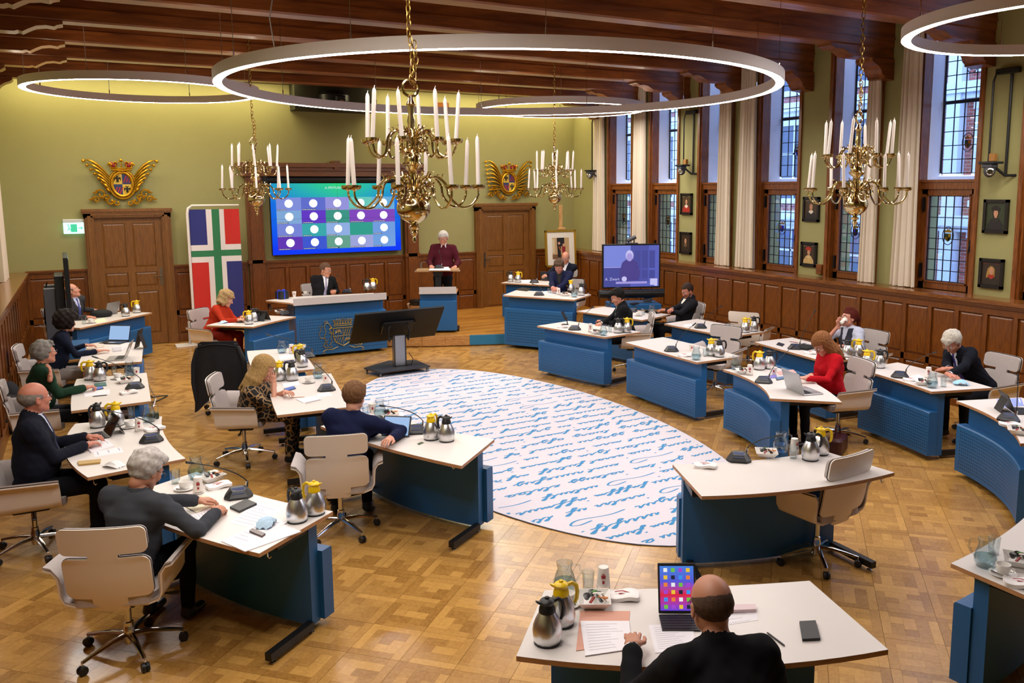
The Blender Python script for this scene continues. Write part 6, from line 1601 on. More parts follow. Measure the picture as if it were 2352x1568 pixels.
# ---- P1
things('P1', [('ty', 572, 744, 2.8), ('tb', 584, 738, 0), ('gl', 622, 714), ('bo', 643, 719, 0)])
tablet('P1', 606, 735, 2.4, 'dark tablet in a standing cover before the woman in orange-red', .26, .19, 60, None, kb=False, cover=True)
quad('P1', [(505, 742), (530, 746), (560, 735), (535, 731)], 'white papers before the woman in orange-red', 'papers', 'paper', PAPER, .001, 4)
mask('P1', 514, 742, 'light blue face mask before the woman in orange-red', '#b9d6ea')
phone('P1', [(542, 741), (562, 741), (564, 736), (545, 736)], 'black phone before the woman in orange-red', None, None, .012)
quad('P1', [(548, 734), (556, 736), (566, 731), (560, 729)], 'yellow folder in the lap of light before the orange-red woman', 'folder', 'folder', mat('folder_yellow', '#e0d040', .6), .003)
t = thing('desk_phone', 'grey angled desk display unit at the end of the orange-red woman desk', 'device', T(657, 724, .77), .4); m = MB(); m.cbox((0, 0, .05), (.16, .02, .1), .004, M=Matrix.Rotation(-.7, 4, 'X')); m.build('panel', mat('grey_plastic', '#44464c', .4), t); m = MB(); m.cbox((0, .03, .012), (.14, .12, .024), .004); m.build('base', BLACKP, t)
# ---- P0
gb = thing('gift_box', 'small black gift box with blue ribbon beside the chairman', 'box', T(648, 686, .971), .35)
MB().cbox((0, 0, .07), (.17, .17, .14), .003).build('box', mat('gift_black', '#14161c', .4), gb)
m = MB(); RB_ = mat('blue_ribbon', '#1c3fd0', .35); m.box((0, 0, .071), (.174, .022, .144)); m.box((0, 0, .071), (.022, .174, .144))
for s in (-1, 1): m.tube([(0, 0, .143), (s*.04, .02, .165), (s*.07, .01, .155), (s*.03, -.01, .146), (0, 0, .143)], [.004, .012, .014, .01, .004], 6, flat=.4); m.tube([(0, 0, .143), (s*.05, -.05, .148)], [.006, .01], 5, flat=.3)
m.build('ribbon', RB_, gb)
things('P0', [('tb', 843, 667, 2.8), ('ty', 857, 665, .2), ('pc', 676, 681), ('cu', 702, 677)])
mic('P0', 797, 672, 777, 634, up=.3)
# ---- P2b, P2
things('P2b', [('tb', 1173, 647, 2.8), ('ty', 1190, 648, .2)]); mic('P2b', 1227, 649, 1237, 600, up=.33)
quad('P2b', [(1196, 643), (1198, 649), (1218, 649), (1218, 642)], 'white sheet on the rear desk by the easel', 'paper', 'paper', PAPER, .001)
tablet('P2b', 1256, 642, 2.3, 'dark tablet standing on the rear desk by the easel', .26, .18, 70, None, kb=False)
things('P2', [('ty', 1311, 670, 2.8), ('tb', 1335, 678, 0), ('gl', 1262, 674), ('pi', 1319, 682, 0), ('st', 1283, 677), ('bo', 1298, 679, 0)]); mic('P2', 1238, 678, 1224, 652, up=.25)
quad('P2', [(1184, 666), (1210, 669), (1222, 664), (1200, 661)], 'closed black folder before the black turtleneck man', 'folder', 'folder', BLACKP, .012)
quad('P2', [(1236, 670), (1262, 677), (1290, 674), (1270, 667)], 'white papers before the black turtleneck man', 'papers', 'paper', PAPER, .001, 3)
# ---- lectern
DESK['lect'] = (1.386, None); WHO['lect'] = 'the desk lectern'
def where_(k): return 'on the lectern shelf'
item('glass', mk_glass, 'lect', 967, 616, 'small glass on the lectern shelf', 'glass')
ow = where; where = lambda k: 'on the lectern shelf' if k == 'lect' else ow(k)
mic('lect', 1008, 616, 1009, 578, up=.26)
m = MB(); m.ball((0, 0, 0), .012, 8, 6); lt = T(1009, 578, 1.62); tag(m.build('microphone_light', emis('red_led', '#ff2020', 3.), loc=lt), 'tiny red light glowing on the lectern microphone', 'light')
quad('lect', [(985, 621), (990, 612), (1030, 612), (1035, 621)], 'speech papers under the hands of the speaker at the lectern', 'papers', 'paper', PAPER, .002, 0)
# ---- R row
things('R1', [('tb', 1420, 764, .2), ('ty', 1440, 763, .1), ('pi', 1386, 770, 0), ('gl', 1401, 762), ('st', 1356, 762), ('bo', 1370, 766, .1), ('na', 1293, 752, 0)]); mic('R1', 1320, 757, 1359, 707)
t = thing('phone_holder', 'phone in an upright holder beside the microphone of the green tie man', 'phone', T(1304, 746, .77), .5); m = MB(); m.tube([(0, 0, 0), (0, .02, .08), (0, 0, .13)], .008, 6); m.cbox((0, .05, .005), (.07, .1, .01), .002); m.build('arm', BLACKP, t); m = MB(); m.cbox((0, -.01, .16), (.075, .009, .15), .003, M=Matrix.Rotation(-.5, 4, 'X')); m.build('handset', BLACKP, t)
things('R2', [('ty', 1633, 816, 0), ('tb', 1652, 819, .2), ('pi', 1599, 826, 0), ('gl', 1620, 818), ('pc', 1589, 806), ('na', 1573, 818, .2)]); mic('R2', 1542, 806, 1593, 746)
things('O2', [('ty', 1711, 763, .2), ('tb', 1731, 760, .2), ('gl', 1637, 762), ('st', 1650, 765), ('pi', 1671, 767, 0)]); mic('O2', 1609, 753, 1655, 704)
quad('O2', [(1570, 746), (1572, 750), (1592, 748), (1588, 744)], 'small slip of paper on the unoccupied desk near the panelling', 'paper', 'paper', PAPER, .001)
things('O1', [('gl', 1477, 722), ('pi', 1497, 723, 0), ('cu', 1466, 725)])
mic('O1', 1452, 716, 1494, 687)
tablet('O1', 1507, 717, PI/2, 'closed dark laptop before the bearded man by the television', .28, .19, 12, None, kb=False)
things('O3', [('tb', 1946, 819, 2.9), ('ty', 1971, 818, 2.8), ('bo', 1927, 811, 0), ('na', 1862, 812, 0)]); mic('O3', 1826, 801, 1870, 717)
phone('O3', [(1783, 792), (1797, 796), (1802, 791), (1788, 787)], 'small dark phone before the red-haired woman', mat('dark_case', '#22242c', .4))
pen('O3', (1813, 784), (1834, 787), 'red pen on the desk of the red-haired woman', mat('pen_red', '#8a2434', .4)); pen('O3', (1820, 791), (1852, 788), 'grey pen on the desk of the red-haired woman', mat('pen_grey', '#6d6e72', .4))
m = MB(); m.cbox((0, 0, .02), (.25, .2, .035), .01); tag(m.build('document_bag', mat('black_cloth', '#141416', .8), loc=T(1850, 800, .77), rz=.3), 'flat black bag on the desk between the red-haired and red-sweater women', 'bag')
things('R3', [('ty', 1744, 848, 2.8), ('tb', 1767, 846, 0), ('pi', 1690, 848, 3.), ('bo', 1707, 857, .2), ('st', 1722, 862), ('pc', 1777, 861)]); mic('R3', 1754, 878, 1819, 797)
laptop('R3', 1848, 899, 1.35, 'open silver laptop seen from behind before the red-sweater woman', .34, .23, 108, '#b3b4b8')
quad('R3', [(1758, 864), (1765, 870), (1785, 867), (1782, 861)], 'lilac folded face mask before the red-sweater woman', 'mask', 'face_mask', mat('lilac', '#7a76c4', .7), .006)
phone('R3', [(1781, 868), (1784, 874), (1806, 870), (1803, 865)], 'phone with pale screen before the red-sweater woman', mat('dark_case', '#22242c', .4), '#8aa8d8')
quad('R3', [(1784, 854), (1790, 861), (1830, 857), (1822, 849)], 'pink sheet before the red-sweater woman', 'paper', 'paper', mat('pink_paper', '#e0a8a4', .7), .004)
things('O4', [('ty', 1990, 845, .1), ('tb', 2020, 844, .1), ('bo', 2120, 883, .1), ('st', 2132, 868), ('pi', 2140, 890, 1.), ('gl', 2167, 888), ('na', 2093, 874, .1)]); mic('O4', 2067, 866, 2145, 810)
quad('O4', [(2080, 868), (2100, 880), (2130, 872), (2110, 860)], 'printed sheets before the white-haired reading man', 'papers', 'paper', PAPER, .001, 5)
mask('O4', 2207, 884, 'crumpled light blue face mask before the white-haired reading man', '#9fd0ee', True)
mic('O5', 2316, 965, 2338, 870); tablet('O5', 2322, 944, .9, 'black tablet with keyboard on the curved desk at the right edge', .26, .19, 65)
things('O5', [('bo', 2338, 995, .1), ('na', 2318, 977, .1)])
quad('O5', [(2289, 917), (2300, 936), (2352, 932), (2345, 914)], 'blue printed brochure on the curved desk at the right edge', 'brochure', 'brochure', mat('brochure_blue', '#8f9ede', .6), .002, 3, lm=PAPER)
# ---- R4
things('R4', [('tb', 1861, 1055, .3), ('ty', 1884, 1042, .2), ('bo', 1760, 1047, .1), ('pi', 1793, 1037, 0), ('gl', 1822, 1052), ('na', 1620, 1072, -.1)]); mic('R4', 1697, 1057, 1785, 1001)
item('stack', mk_stack, 'R4', 1824, 1041, 'upturned stack of printed paper cups on the unoccupied near rug desk', 'cup')
# ---- I row
things('I1', [('tb', 694, 842, 2.8), ('pi', 648, 810, 0), ('st', 670, 812), ('bo', 688, 801, 0)]); item('jug_yellow', mk_thermos('yellow'), 'I1', 690, 830, 'steel thermos jug with yellow lid on the desk by the jacket chair', 'thermos', 2.9)
mic('I1', 706, 820, 618, 769)
phone('I1', [(645, 831), (647, 835), (677, 831), (675, 827)], 'dark violet phone on the desk by the jacket chair', mat('violet_case', '#2a2456', .4))
quad('I1', [(640, 817), (644, 826), (672, 822), (668, 813)], 'white paper on the desk by the jacket chair', 'paper', 'paper', PAPER, .001, 4)
things('I2', [('ty', 643, 873, 2.8), ('tb', 671, 873, 2.8), ('cu', 709, 879), ('pi', 731, 868, 0), ('pc', 748, 877)]); mic('I2', 750, 896, 684, 809)
phone('I2', [(652, 894), (656, 900), (680, 893), (675, 888)], 'phone with blue screen before the woman in patterned dress', mat('dark_case', '#22242c', .4), '#4a7ae0')
quad('I2', [(679, 917), (696, 926), (741, 918), (722, 911)], 'spiral notebook before the woman in patterned dress', 'notebook', 'notebook', PAPER, .008)
m = MB()
for q in range(16): m.tube([(.012*q-.09, .006*math.cos(a), .006+.006*math.sin(a)) for a in (0, 1.2, 2.4, 3.6, 4.8, 6)], .0012, 4)
tag(m.build('spiral_binding', BLACKP, loc=T(719, 923, .778), rz=.45), 'black wire spiral of the notebook before the patterned dress woman', 'binding')
quad('I2', [(726, 905), (732, 912), (764, 908), (756, 900)], 'sheet with handwriting before the woman in patterned dress', 'paper', 'paper', PAPER, .0006, 2, hand=True)
quad('I2', [(648, 880), (652, 890), (690, 884), (684, 875)], 'white napkin before the woman in patterned dress', 'napkin', 'napkin', PAPER, .004)
pen('I2', (666, 913), (700, 911), 'pale pen before the woman in patterned dress', mat('pen_beige', '#c9a890', .5))
things('I3', [('ty', 991, 1008, .9), ('tb', 1026, 1012, 2.6), ('gl', 840, 955), ('pi', 873, 957, 0), ('bo', 895, 957, .1), ('pc', 856, 948)]); mic('I3', 956, 993, 880, 932)
tablet('I3', 908, 1004, -.65, 'tablet with lit document in front of the blue-blazer man', .25, .18, 62, BS, kb=False)
quad('I3', [(958, 1019), (962, 1022), (974, 1017), (968, 1015)], 'small green wrapper near the jugs of the blue-blazer man', 'wrapper', 'wrapper', mat('wrap_dkgreen', '#3a4a34', .5), .003)
quad('I3', [(905, 948), (912, 966), (930, 962), (924, 945)], 'printed sheet at the far end of the blue-blazer man desk', 'paper', 'paper', PAPER, .001, 5)
# ---- B1
things('B1', [('tb', 1257, 1474, .4), ('ty', 1289, 1432, .3), ('pi', 1297, 1358, .1), ('gl', 1351, 1354), ('bo', 1364, 1388, .05), ('na', 1430, 1372, .03)])
item('stack', mk_stack, 'B1', 1386, 1352, 'upturned stack of printed paper cups before the bald man', 'cup', face_cam(T(1386, 1352, .77)))
item('cup', mk_cup, 'B1', 1303, 1388, 'white saucer with cup half hidden behind the yellow jug', 'cup')
tp = emis('tab_screen', '#4a5ad8', .8)
tg = bpy.data.materials.new('tablet_wallpaper'); tg.use_nodes = True; nt = tg.node_tree; nt.nodes.clear(); N_ = nt.nodes.new
o_ = N_('ShaderNodeOutputMaterial'); e_ = N_('ShaderNodeEmission'); c_ = N_('ShaderNodeValToRGB'); g_ = N_('ShaderNodeTexCoord'); s_ = N_('ShaderNodeSeparateXYZ'); r_ = N_('ShaderNodeMapRange'); r_.inputs[1].default_value = .02; r_.inputs[2].default_value = .24
for lk_ in ((g_.outputs['Object'], s_.inputs[0]), (s_.outputs[2], r_.inputs[0]), (r_.outputs[0], c_.inputs[0]), (c_.outputs[0], e_.inputs[0]), (e_.outputs[0], o_.inputs[0])): nt.links.new(*lk_)
c_.color_ramp.elements[0].color = lin('#5a4ae0'); c_.color_ramp.elements[1].color = lin('#4a8ae0'); q_ = c_.color_ramp.elements.new(.35); q_.color = lin('#e02a3a'); q_ = c_.color_ramp.elements.new(.62); q_.color = lin('#5a5ad8'); e_.inputs[1].default_value = .95
tablet('B1', 1556, 1412, -.52, 'black tablet with app icons on its lit screen before the bald man', .19, .245, 72, tg, kb=True, icons=True)
quad('B1', [(1323, 1495), (1440, 1480), (1447, 1404), (1333, 1404)], 'salmon card folder under the papers before the bald man', 'folder', 'folder', mat('salmon_card', '#d9a08c', .7), .003)
quad('B1', [(1344, 1508), (1452, 1492), (1445, 1428), (1333, 1428)], 'printed letter with small logos under the hand of the bald man', 'paper', 'paper', PAPER, .003, 10, dz=.0035)
quad('B1', [(1505, 1500), (1600, 1490), (1590, 1432), (1490, 1436)], 'printed pages with a table beside the bald man', 'papers', 'paper', PAPER, .002, 11)
quad('B1', [(1640, 1440), (1742, 1424), (1738, 1405), (1650, 1412)], 'handwritten sheet behind the head of the bald man', 'paper', 'paper', PAPER, .0006, 3, hand=True)
quad('B1', [(1655, 1409), (1737, 1406), (1735, 1394), (1655, 1396)], 'pale pink notepad behind the head of the bald man', 'notepad', 'notepad', mat('pale_pink', '#e6cfd4', .7), .018)
phone('B1', [(1843, 1473), (1884, 1471), (1873, 1430), (1836, 1432)], 'black phone in a flip case on the bald man desk', mat('matt_black', '#1c1c1d', .5), None, .014)
pen('B1', (1803, 1483), (1762, 1452), 'black pen on the desk of the bald man')
# ---- B2
things('B2', [('pi', 2262, 1300, 3.), ('gl', 2282, 1272), ('bo', 2341, 1296, .1), ('cu', 2303, 1320), ('na', 2345, 1344, .1)])
# ================================================================= PEOPLE (signed distance sculpting)
import openvdb as vdb
BIG = .06
def V3(*a): return np.array(a, float)
class Sculpt:
    def __init__(s, lo, hi, res):
        s.lo = np.array(lo, float); s.res = res; s.n = np.ceil((np.array(hi)-s.lo)/res).astype(int)+1; s.g = {}
    def grid(s, name):
        if name not in s.g: s.g[name] = np.full(s.n, BIG, np.float32)
        return s.g[name]
    def region(s, lo, hi):
        a = np.maximum(0, np.floor((np.array(lo)-s.lo)/s.res).astype(int)); b = np.minimum(s.n, np.ceil((np.array(hi)-s.lo)/s.res).astype(int)+1)
        if np.any(b <= a): return None, None
        ax = [(np.arange(a[i], b[i])*s.res+s.lo[i]).astype(np.float32) for i in range(3)]
        X, Y, Z = np.meshgrid(*ax, indexing='ij'); return (slice(a[0], b[0]), slice(a[1], b[1]), slice(a[2], b[2])), (X, Y, Z)
    def cap(s, name, a, b, r1, r2=None, k=.02, flat=None, sub=False):
        """tapered capsule; flat=(axis, factor) widens (>1) or flattens (<1) it along an axis"""
        a, b = np.array(a, float), np.array(b, float); r2 = r1 if r2 is None else r2; R = max(r1, r2)*(max(1, flat[1]) if flat else 1)+BIG
        sl, P = s.region(np.minimum(a, b)-R, np.maximum(a, b)+R)
        if sl is None: return
        ba = b-a; L = float(ba@ba) or 1e-9
        q = [P[i]-a[i] for i in range(3)]; h = np.clip((q[0]*ba[0]+q[1]*ba[1]+q[2]*ba[2])/L, 0, 1)
        q = [q[i]-ba[i]*h for i in range(3)]
        if flat:
            u = np.array(flat[0], float); u /= np.linalg.norm(u); d = q[0]*u[0]+q[1]*u[1]+q[2]*u[2]; f = 1/flat[1]-1
            q = [q[i]+u[i]*d*f for i in range(3)]
        d = np.sqrt(q[0]**2+q[1]**2+q[2]**2)-(r1+(r2-r1)*h)
        s._mix(name, sl, d, k, sub)
    def ell(s, name, c, r, axes=None, k=.02, sub=False):
        c = np.array(c, float); r = np.array(r, float); R = r.max()+BIG
        sl, P = s.region(c-R, c+R)
        if sl is None: return
        q = [P[i]-c[i] for i in range(3)]
        if axes is not None: q = [sum(q[j]*axes[i][j] for j in range(3)) for i in range(3)]
        k0 = np.sqrt(sum((q[i]/r[i])**2 for i in range(3))); k1 = np.sqrt(sum((q[i]/r[i]**2)**2 for i in range(3)))+1e-6
        d = k0*(k0-1)/k1
        s._mix(name, sl, d, k, sub)
    def _mix(s, name, sl, d, k, sub):
        g = s.grid(name); A = g[sl]; d = np.clip(d, -1, BIG*1.2).astype(np.float32)
        if sub:
            d = -d; h = np.clip(.5-.5*(A-d)/k, 0, 1); g[sl] = A*(1-h)+d*h+k*h*(1-h)
        else:
            h = np.clip(.5+.5*(A-d)/k, 0, 1); g[sl] = np.minimum(BIG, A*h*0+(A*(1-h)+d*h)-k*h*(1-h))
    def mesh(s, arr):
        G = vdb.FloatGrid(BIG); G.copyFromArray(np.ascontiguousarray(arr)); p, q = G.convertToQuads(isovalue=0.0)
        return p*s.res+s.lo, q[:, ::-1]
    def sample(s, arr, P):
        i = np.clip(np.rint((P-s.lo)/s.res).astype(int), 0, s.n-1); return arr[i[:, 0], i[:, 1], i[:, 2]]
def mkmesh(name, parts, mats, parent, smooth=True):
    """parts: list of (verts, quads, matindex array or int)"""
    vs, fs, ms = [], [], []; o = 0
    for v, f, mi in parts:
        vs.append(v); fs.append(f+o); o += len(v); ms.append(np.full(len(f), mi, np.int32) if np.isscalar(mi) else mi.astype(np.int32))
    v = np.concatenate(vs).astype(np.float32); f = np.concatenate(fs).astype(np.int32); mi = np.concatenate(ms)
    me = bpy.data.meshes.new(name); me.vertices.add(len(v)); me.vertices.foreach_set('co', v.ravel()); me.loops.add(f.size); me.loops.foreach_set('vertex_index', f.ravel())
    me.polygons.add(len(f)); me.polygons.foreach_set('loop_start', np.arange(0, f.size, 4, dtype=np.int32))
    for m_ in mats: me.materials.append(m_)
    me.polygons.foreach_set('material_index', mi); me.polygons.foreach_set('use_smooth', np.ones(len(f), bool)); me.update(calc_edges=True); me.validate()
    o_ = bpy.data.objects.new(name, me); COL.objects.link(o_); o_.parent = parent; return o_
def nz(v): v = np.array(v, float); return v/(np.linalg.norm(v) or 1)
def rotv(v, ax, a):
    ax = nz(ax); return v*math.cos(a)+np.cross(ax, v)*math.sin(a)+ax*(ax@v)*(1-math.cos(a))
SKINS = {}
def skin(c): return mat('skin'+c, c, .5, noise=(14, .35, c), sss=.0)
def noise3(X, Y, Z, f, seed=0):
    r = np.random.default_rng(int(seed)+int(f)); o = 0
    for i in range(7):
        d = nz(r.normal(size=3)); g_ = f*r.uniform(.6, 1.7); o = o+np.sin(g_*(X*d[0]+Y*d[1]+Z*d[2])+r.uniform(0, 6))/7
    return o*1.9
def hand_mesh(wrist, d, pn, side, curl=.5, S=1., res=.0042):
    """wrist point, finger direction d, palm normal pn (where the palm looks), side=+1 right"""
    d = nz(d); pn = nz(pn-d*(np.array(pn)@d)); lat = np.cross(d, pn)*side     # towards the thumb
    c = wrist+d*.08; sc = Sculpt(c-.13, c+.13, res); g = 'h'
    sc.cap(g, wrist-d*.03, wrist+d*.012, .024*S, .025*S, .01, (lat, 1.25))
    sc.cap(g, wrist+d*.02, wrist+d*.072, .017*S, .016*S, .012, (lat, 2.1))
    sc.cap(g, wrist+d*.02+lat*.018, wrist+d*.045+lat*.022, .016*S, .014*S, .012)
    L = [.07, .078, .073, .058]
    for i in range(4):
        o = (1.5-i)*.0205; base = wrist+d*(.078-.004*abs(i-1))+lat*o; dd = nz(d+lat*o*2.2); l = L[i]; cu = curl*(1+.12*i)
        p1 = base+rotv(dd, -lat*side, -0)*0
        a1 = cu*.55; v1 = nz(dd*math.cos(a1)+pn*math.sin(a1)); p1 = base+v1*l*.46
        a2 = a1+cu*.8; v2 = nz(dd*math.cos(a2)+pn*math.sin(a2)); p2 = p1+v2*l*.3
        a3 = a2+cu*.5; v3 = nz(dd*math.cos(a3)+pn*math.sin(a3)); p3 = p2+v3*l*.22
        sc.cap(g, base-d*.01, p1, .0088*S, .0082*S, .0035); sc.cap(g, p1, p2, .0082*S, .0075*S, .003); sc.cap(g, p2, p3, .0075*S, .0064*S, .003)
    t0 = wrist+d*.022+lat*.028; t1 = t0+nz(d*.8+lat*.75+pn*.25)*.038; t2 = t1+nz(d+lat*(.25-curl*.3)+pn*.35*curl)*.03; t3 = t2+nz(d-lat*.2*curl+pn*.4*curl)*.02
    sc.cap(g, t0, t1, .0125*S, .0105*S, .008); sc.cap(g, t1, t2, .0105*S, .009*S, .004); sc.cap(g, t2, t3, .009*S, .0075*S, .004)
    return sc.mesh(sc.grid(g))
def head_frame(c, f, roll=0):
    f = nz(f); r = nz(np.cross(f, V3(0, 0, 1))); u = np.cross(r, f)
    if roll: r2 = r*math.cos(roll)+u*math.sin(roll); u = np.cross(r2, f); r = r2
    return np.array([r, f, u])       # rows: local x (person's right hand side is -x? mirrored harmless), y face, z up
def build_head(S, female=False, bald=False, old=.0):
    sc = Sculpt((-.12, -.13, -.2), (.12, .15, .16), .0048); g = 'h'
    sc.ell(g, (0, -.014, .036), (.078*S, .098*S, .09*S), k=.02)
    sc.ell(g, (0, .026, -.022), (.063*S, .066*S, .088*S), k=.03)
    sc.cap(g, (-.045, .012, -.06), (-.012, .066, -.094), .024, .02, .03); sc.cap(g, (.045, .012, -.06), (.012, .066, -.094), .024, .02, .03)
    sc.ell(g, (0, .073, -.097), (.02, .018, .016), k=.015)
    for s in (-1, 1):
        sc.ell(g, (s*.041, .064, -.022), (.022, .022, .022), k=.02)         # cheek
        sc.ell(g, (s*.031, .098, .012), (.016, .014, .011), k=.012, sub=True) # socket
        sc.cap(g, (s*.012, .089, .03), (s*.045, .074, .031), .0075, .006, .012)
        sc.ell(g, (s*.082*S, -.004, -.008), (.008, .021, .033), k=.006)
        sc.ell(g, (s*.09*S, .004, -.004), (.007, .011, .018), k=.006, sub=True)
    sc.cap(g, (0, .09, .012), (0, .112, -.026), .0075, .011, .01); sc.cap(g, (-.011, .1, -.03), (.011, .1, -.03), .0075, .0075, .008)
    sc.cap(g, (-.02, .086, -.0565), (.02, .086, -.0565), .0065, .0065, .008); sc.cap(g, (-.017, .085, -.0665), (.017, .085, -.0665), .0068, .0068, .008)
    sc.cap(g, (-.02, .097, -.0615), (.02, .097, -.0615), .0022, .0022, .002, sub=True)
    sc.cap(g, (0, -.018, -.05), (0, -.026, -.09), .052 if not female else .044, .05 if not female else .042, .03)
    return sc.mesh(sc.grid(g))
HEADC = {}
def hair_mesh(style, S, seed):
    sc = Sculpt((-.19, -.22, -.42), (.19, .16, .2), .006)
    g = 'h'; sl, P = sc.region(sc.lo, sc.lo+sc.n*sc.res); X, Y, Z = P
    big = {'short': .013, 'buzz': .005, 'side': .009, 'curly': .055, 'wavy': .03, 'long': .022, 'pony': .016, 'bob': .035, 'full': .024, 'mop': .02}[style]
    big = big if style != 'side' else .010*np.clip((.062-Z)/.05, 0, 1)-.003
    k0 = np.sqrt((X/(.078*S+big))**2+((Y+.018)/(.098*S+big))**2+((Z-.036)/(.09*S+big))**2); d = (k0-1)*(.085+big)
    # hair line: cut away the face
    fx = .062*S
    zl = np.where(Y > .0, .068-(Y*.0), -.02)
    if style in ('side',):
        cut = np.maximum(-(np.abs(X)*0+1), 0)
        keep = np.maximum(np.maximum(Y-.035-.3*np.clip(Z, -.02, .05), Z-.066), -.08-Z)      # band round the back and sides
        d = np.maximum(d, keep)
    elif style == 'buzz':
        d = np.maximum(d, np.maximum(np.maximum(Y-.03, -.07-Z), Z-.09))
    else:
        front = {'curly': .03, 'wavy': .028, 'bob': .03, 'long': .032, 'pony': .035, 'full': .042, 'short': .055, 'mop': .028}[style]
        face = np.maximum(.036-Y+.0*Z, Z-(.05+front*.55))       # region Y>.036 and Z< hairline => face
        side = np.maximum(.0-Y, Z-(-.0))                        # in front of ears, below the temples
        d = np.maximum(d, -np.maximum(.03-Y, Z-(.038+front*.7)))
        low = {'curly': -.09, 'wavy': -.1, 'bob': -.12, 'long': -.12, 'pony': -.07, 'full': -.085, 'short': -.065, 'mop': -.09}[style]
        d = np.maximum(d, low-Z)
        if style in ('short', 'full', 'mop', 'pony'): d = np.maximum(d, -np.maximum(-.0-Y, Z-(.012)))
    gr = sc.grid(g); gr[:] = np.minimum(BIG, d)
    if style == 'long':
        for i in range(16):
            a = -2.6+5.2*i/15+PI/2*0; x = .085*math.sin(a); y = -.02-.085*math.cos(a)*.9
            if y > .03: continue
            sc.cap(g, (x*.9, y, .0), (x*1.15, y-.01, -.13), .024, .024, .02); sc.cap(g, (x*1.15, y-.01, -.13), (x*1.1, y-.02+.0, -.26-.04*math.sin(i*2)), .024, .014, .02)
    if style in ('bob', 'wavy'):
        for i in range(12):
            a = -2.2+4.4*i/11; x = .09*math.sin(a); y = -.02-.085*math.cos(a)
            sc.ell(g, (x*1.08, y, -.05+.02*math.sin(i*2.4)), (.034, .034, .05), k=.02)
    if style == 'pony':
        sc.cap(g, (0, -.11, .03), (0, -.15, -.0), .03, .03, .02); sc.cap(g, (0, -.15, -.0), (0, -.155, -.12), .03, .012, .02)
        sc.ell(g, (.0, .02, .125), (.05, .05, .025), k=.02)
    if style == 'mop': sc.cap(g, (-.05, .05, .105), (.05, .06, .1), .022, .022, .02)
    if style == 'full': sc.cap(g, (-.04, .065, .1), (.05, .06, .105), .018, .02, .02)
    G = sc.g[g]; amp = {'curly': .014, 'wavy': .009, 'bob': .008, 'full': .006, 'mop': .004, 'long': .003, 'pony': .003, 'short': .0025, 'side': .0007, 'buzz': .001}[style]
    f = {'curly': 85, 'wavy': 70, 'bob': 65, 'full': 80}.get(style, 150)
    if style in ('long', 'pony', 'mop'): G += (amp*np.sin(X*230+np.sin(Z*18)*2.)*np.cos(Y*190)).astype(np.float32)
    else: G += (amp*noise3(X, Y, Z, f, seed)).astype(np.float32)
    return sc.mesh(G)
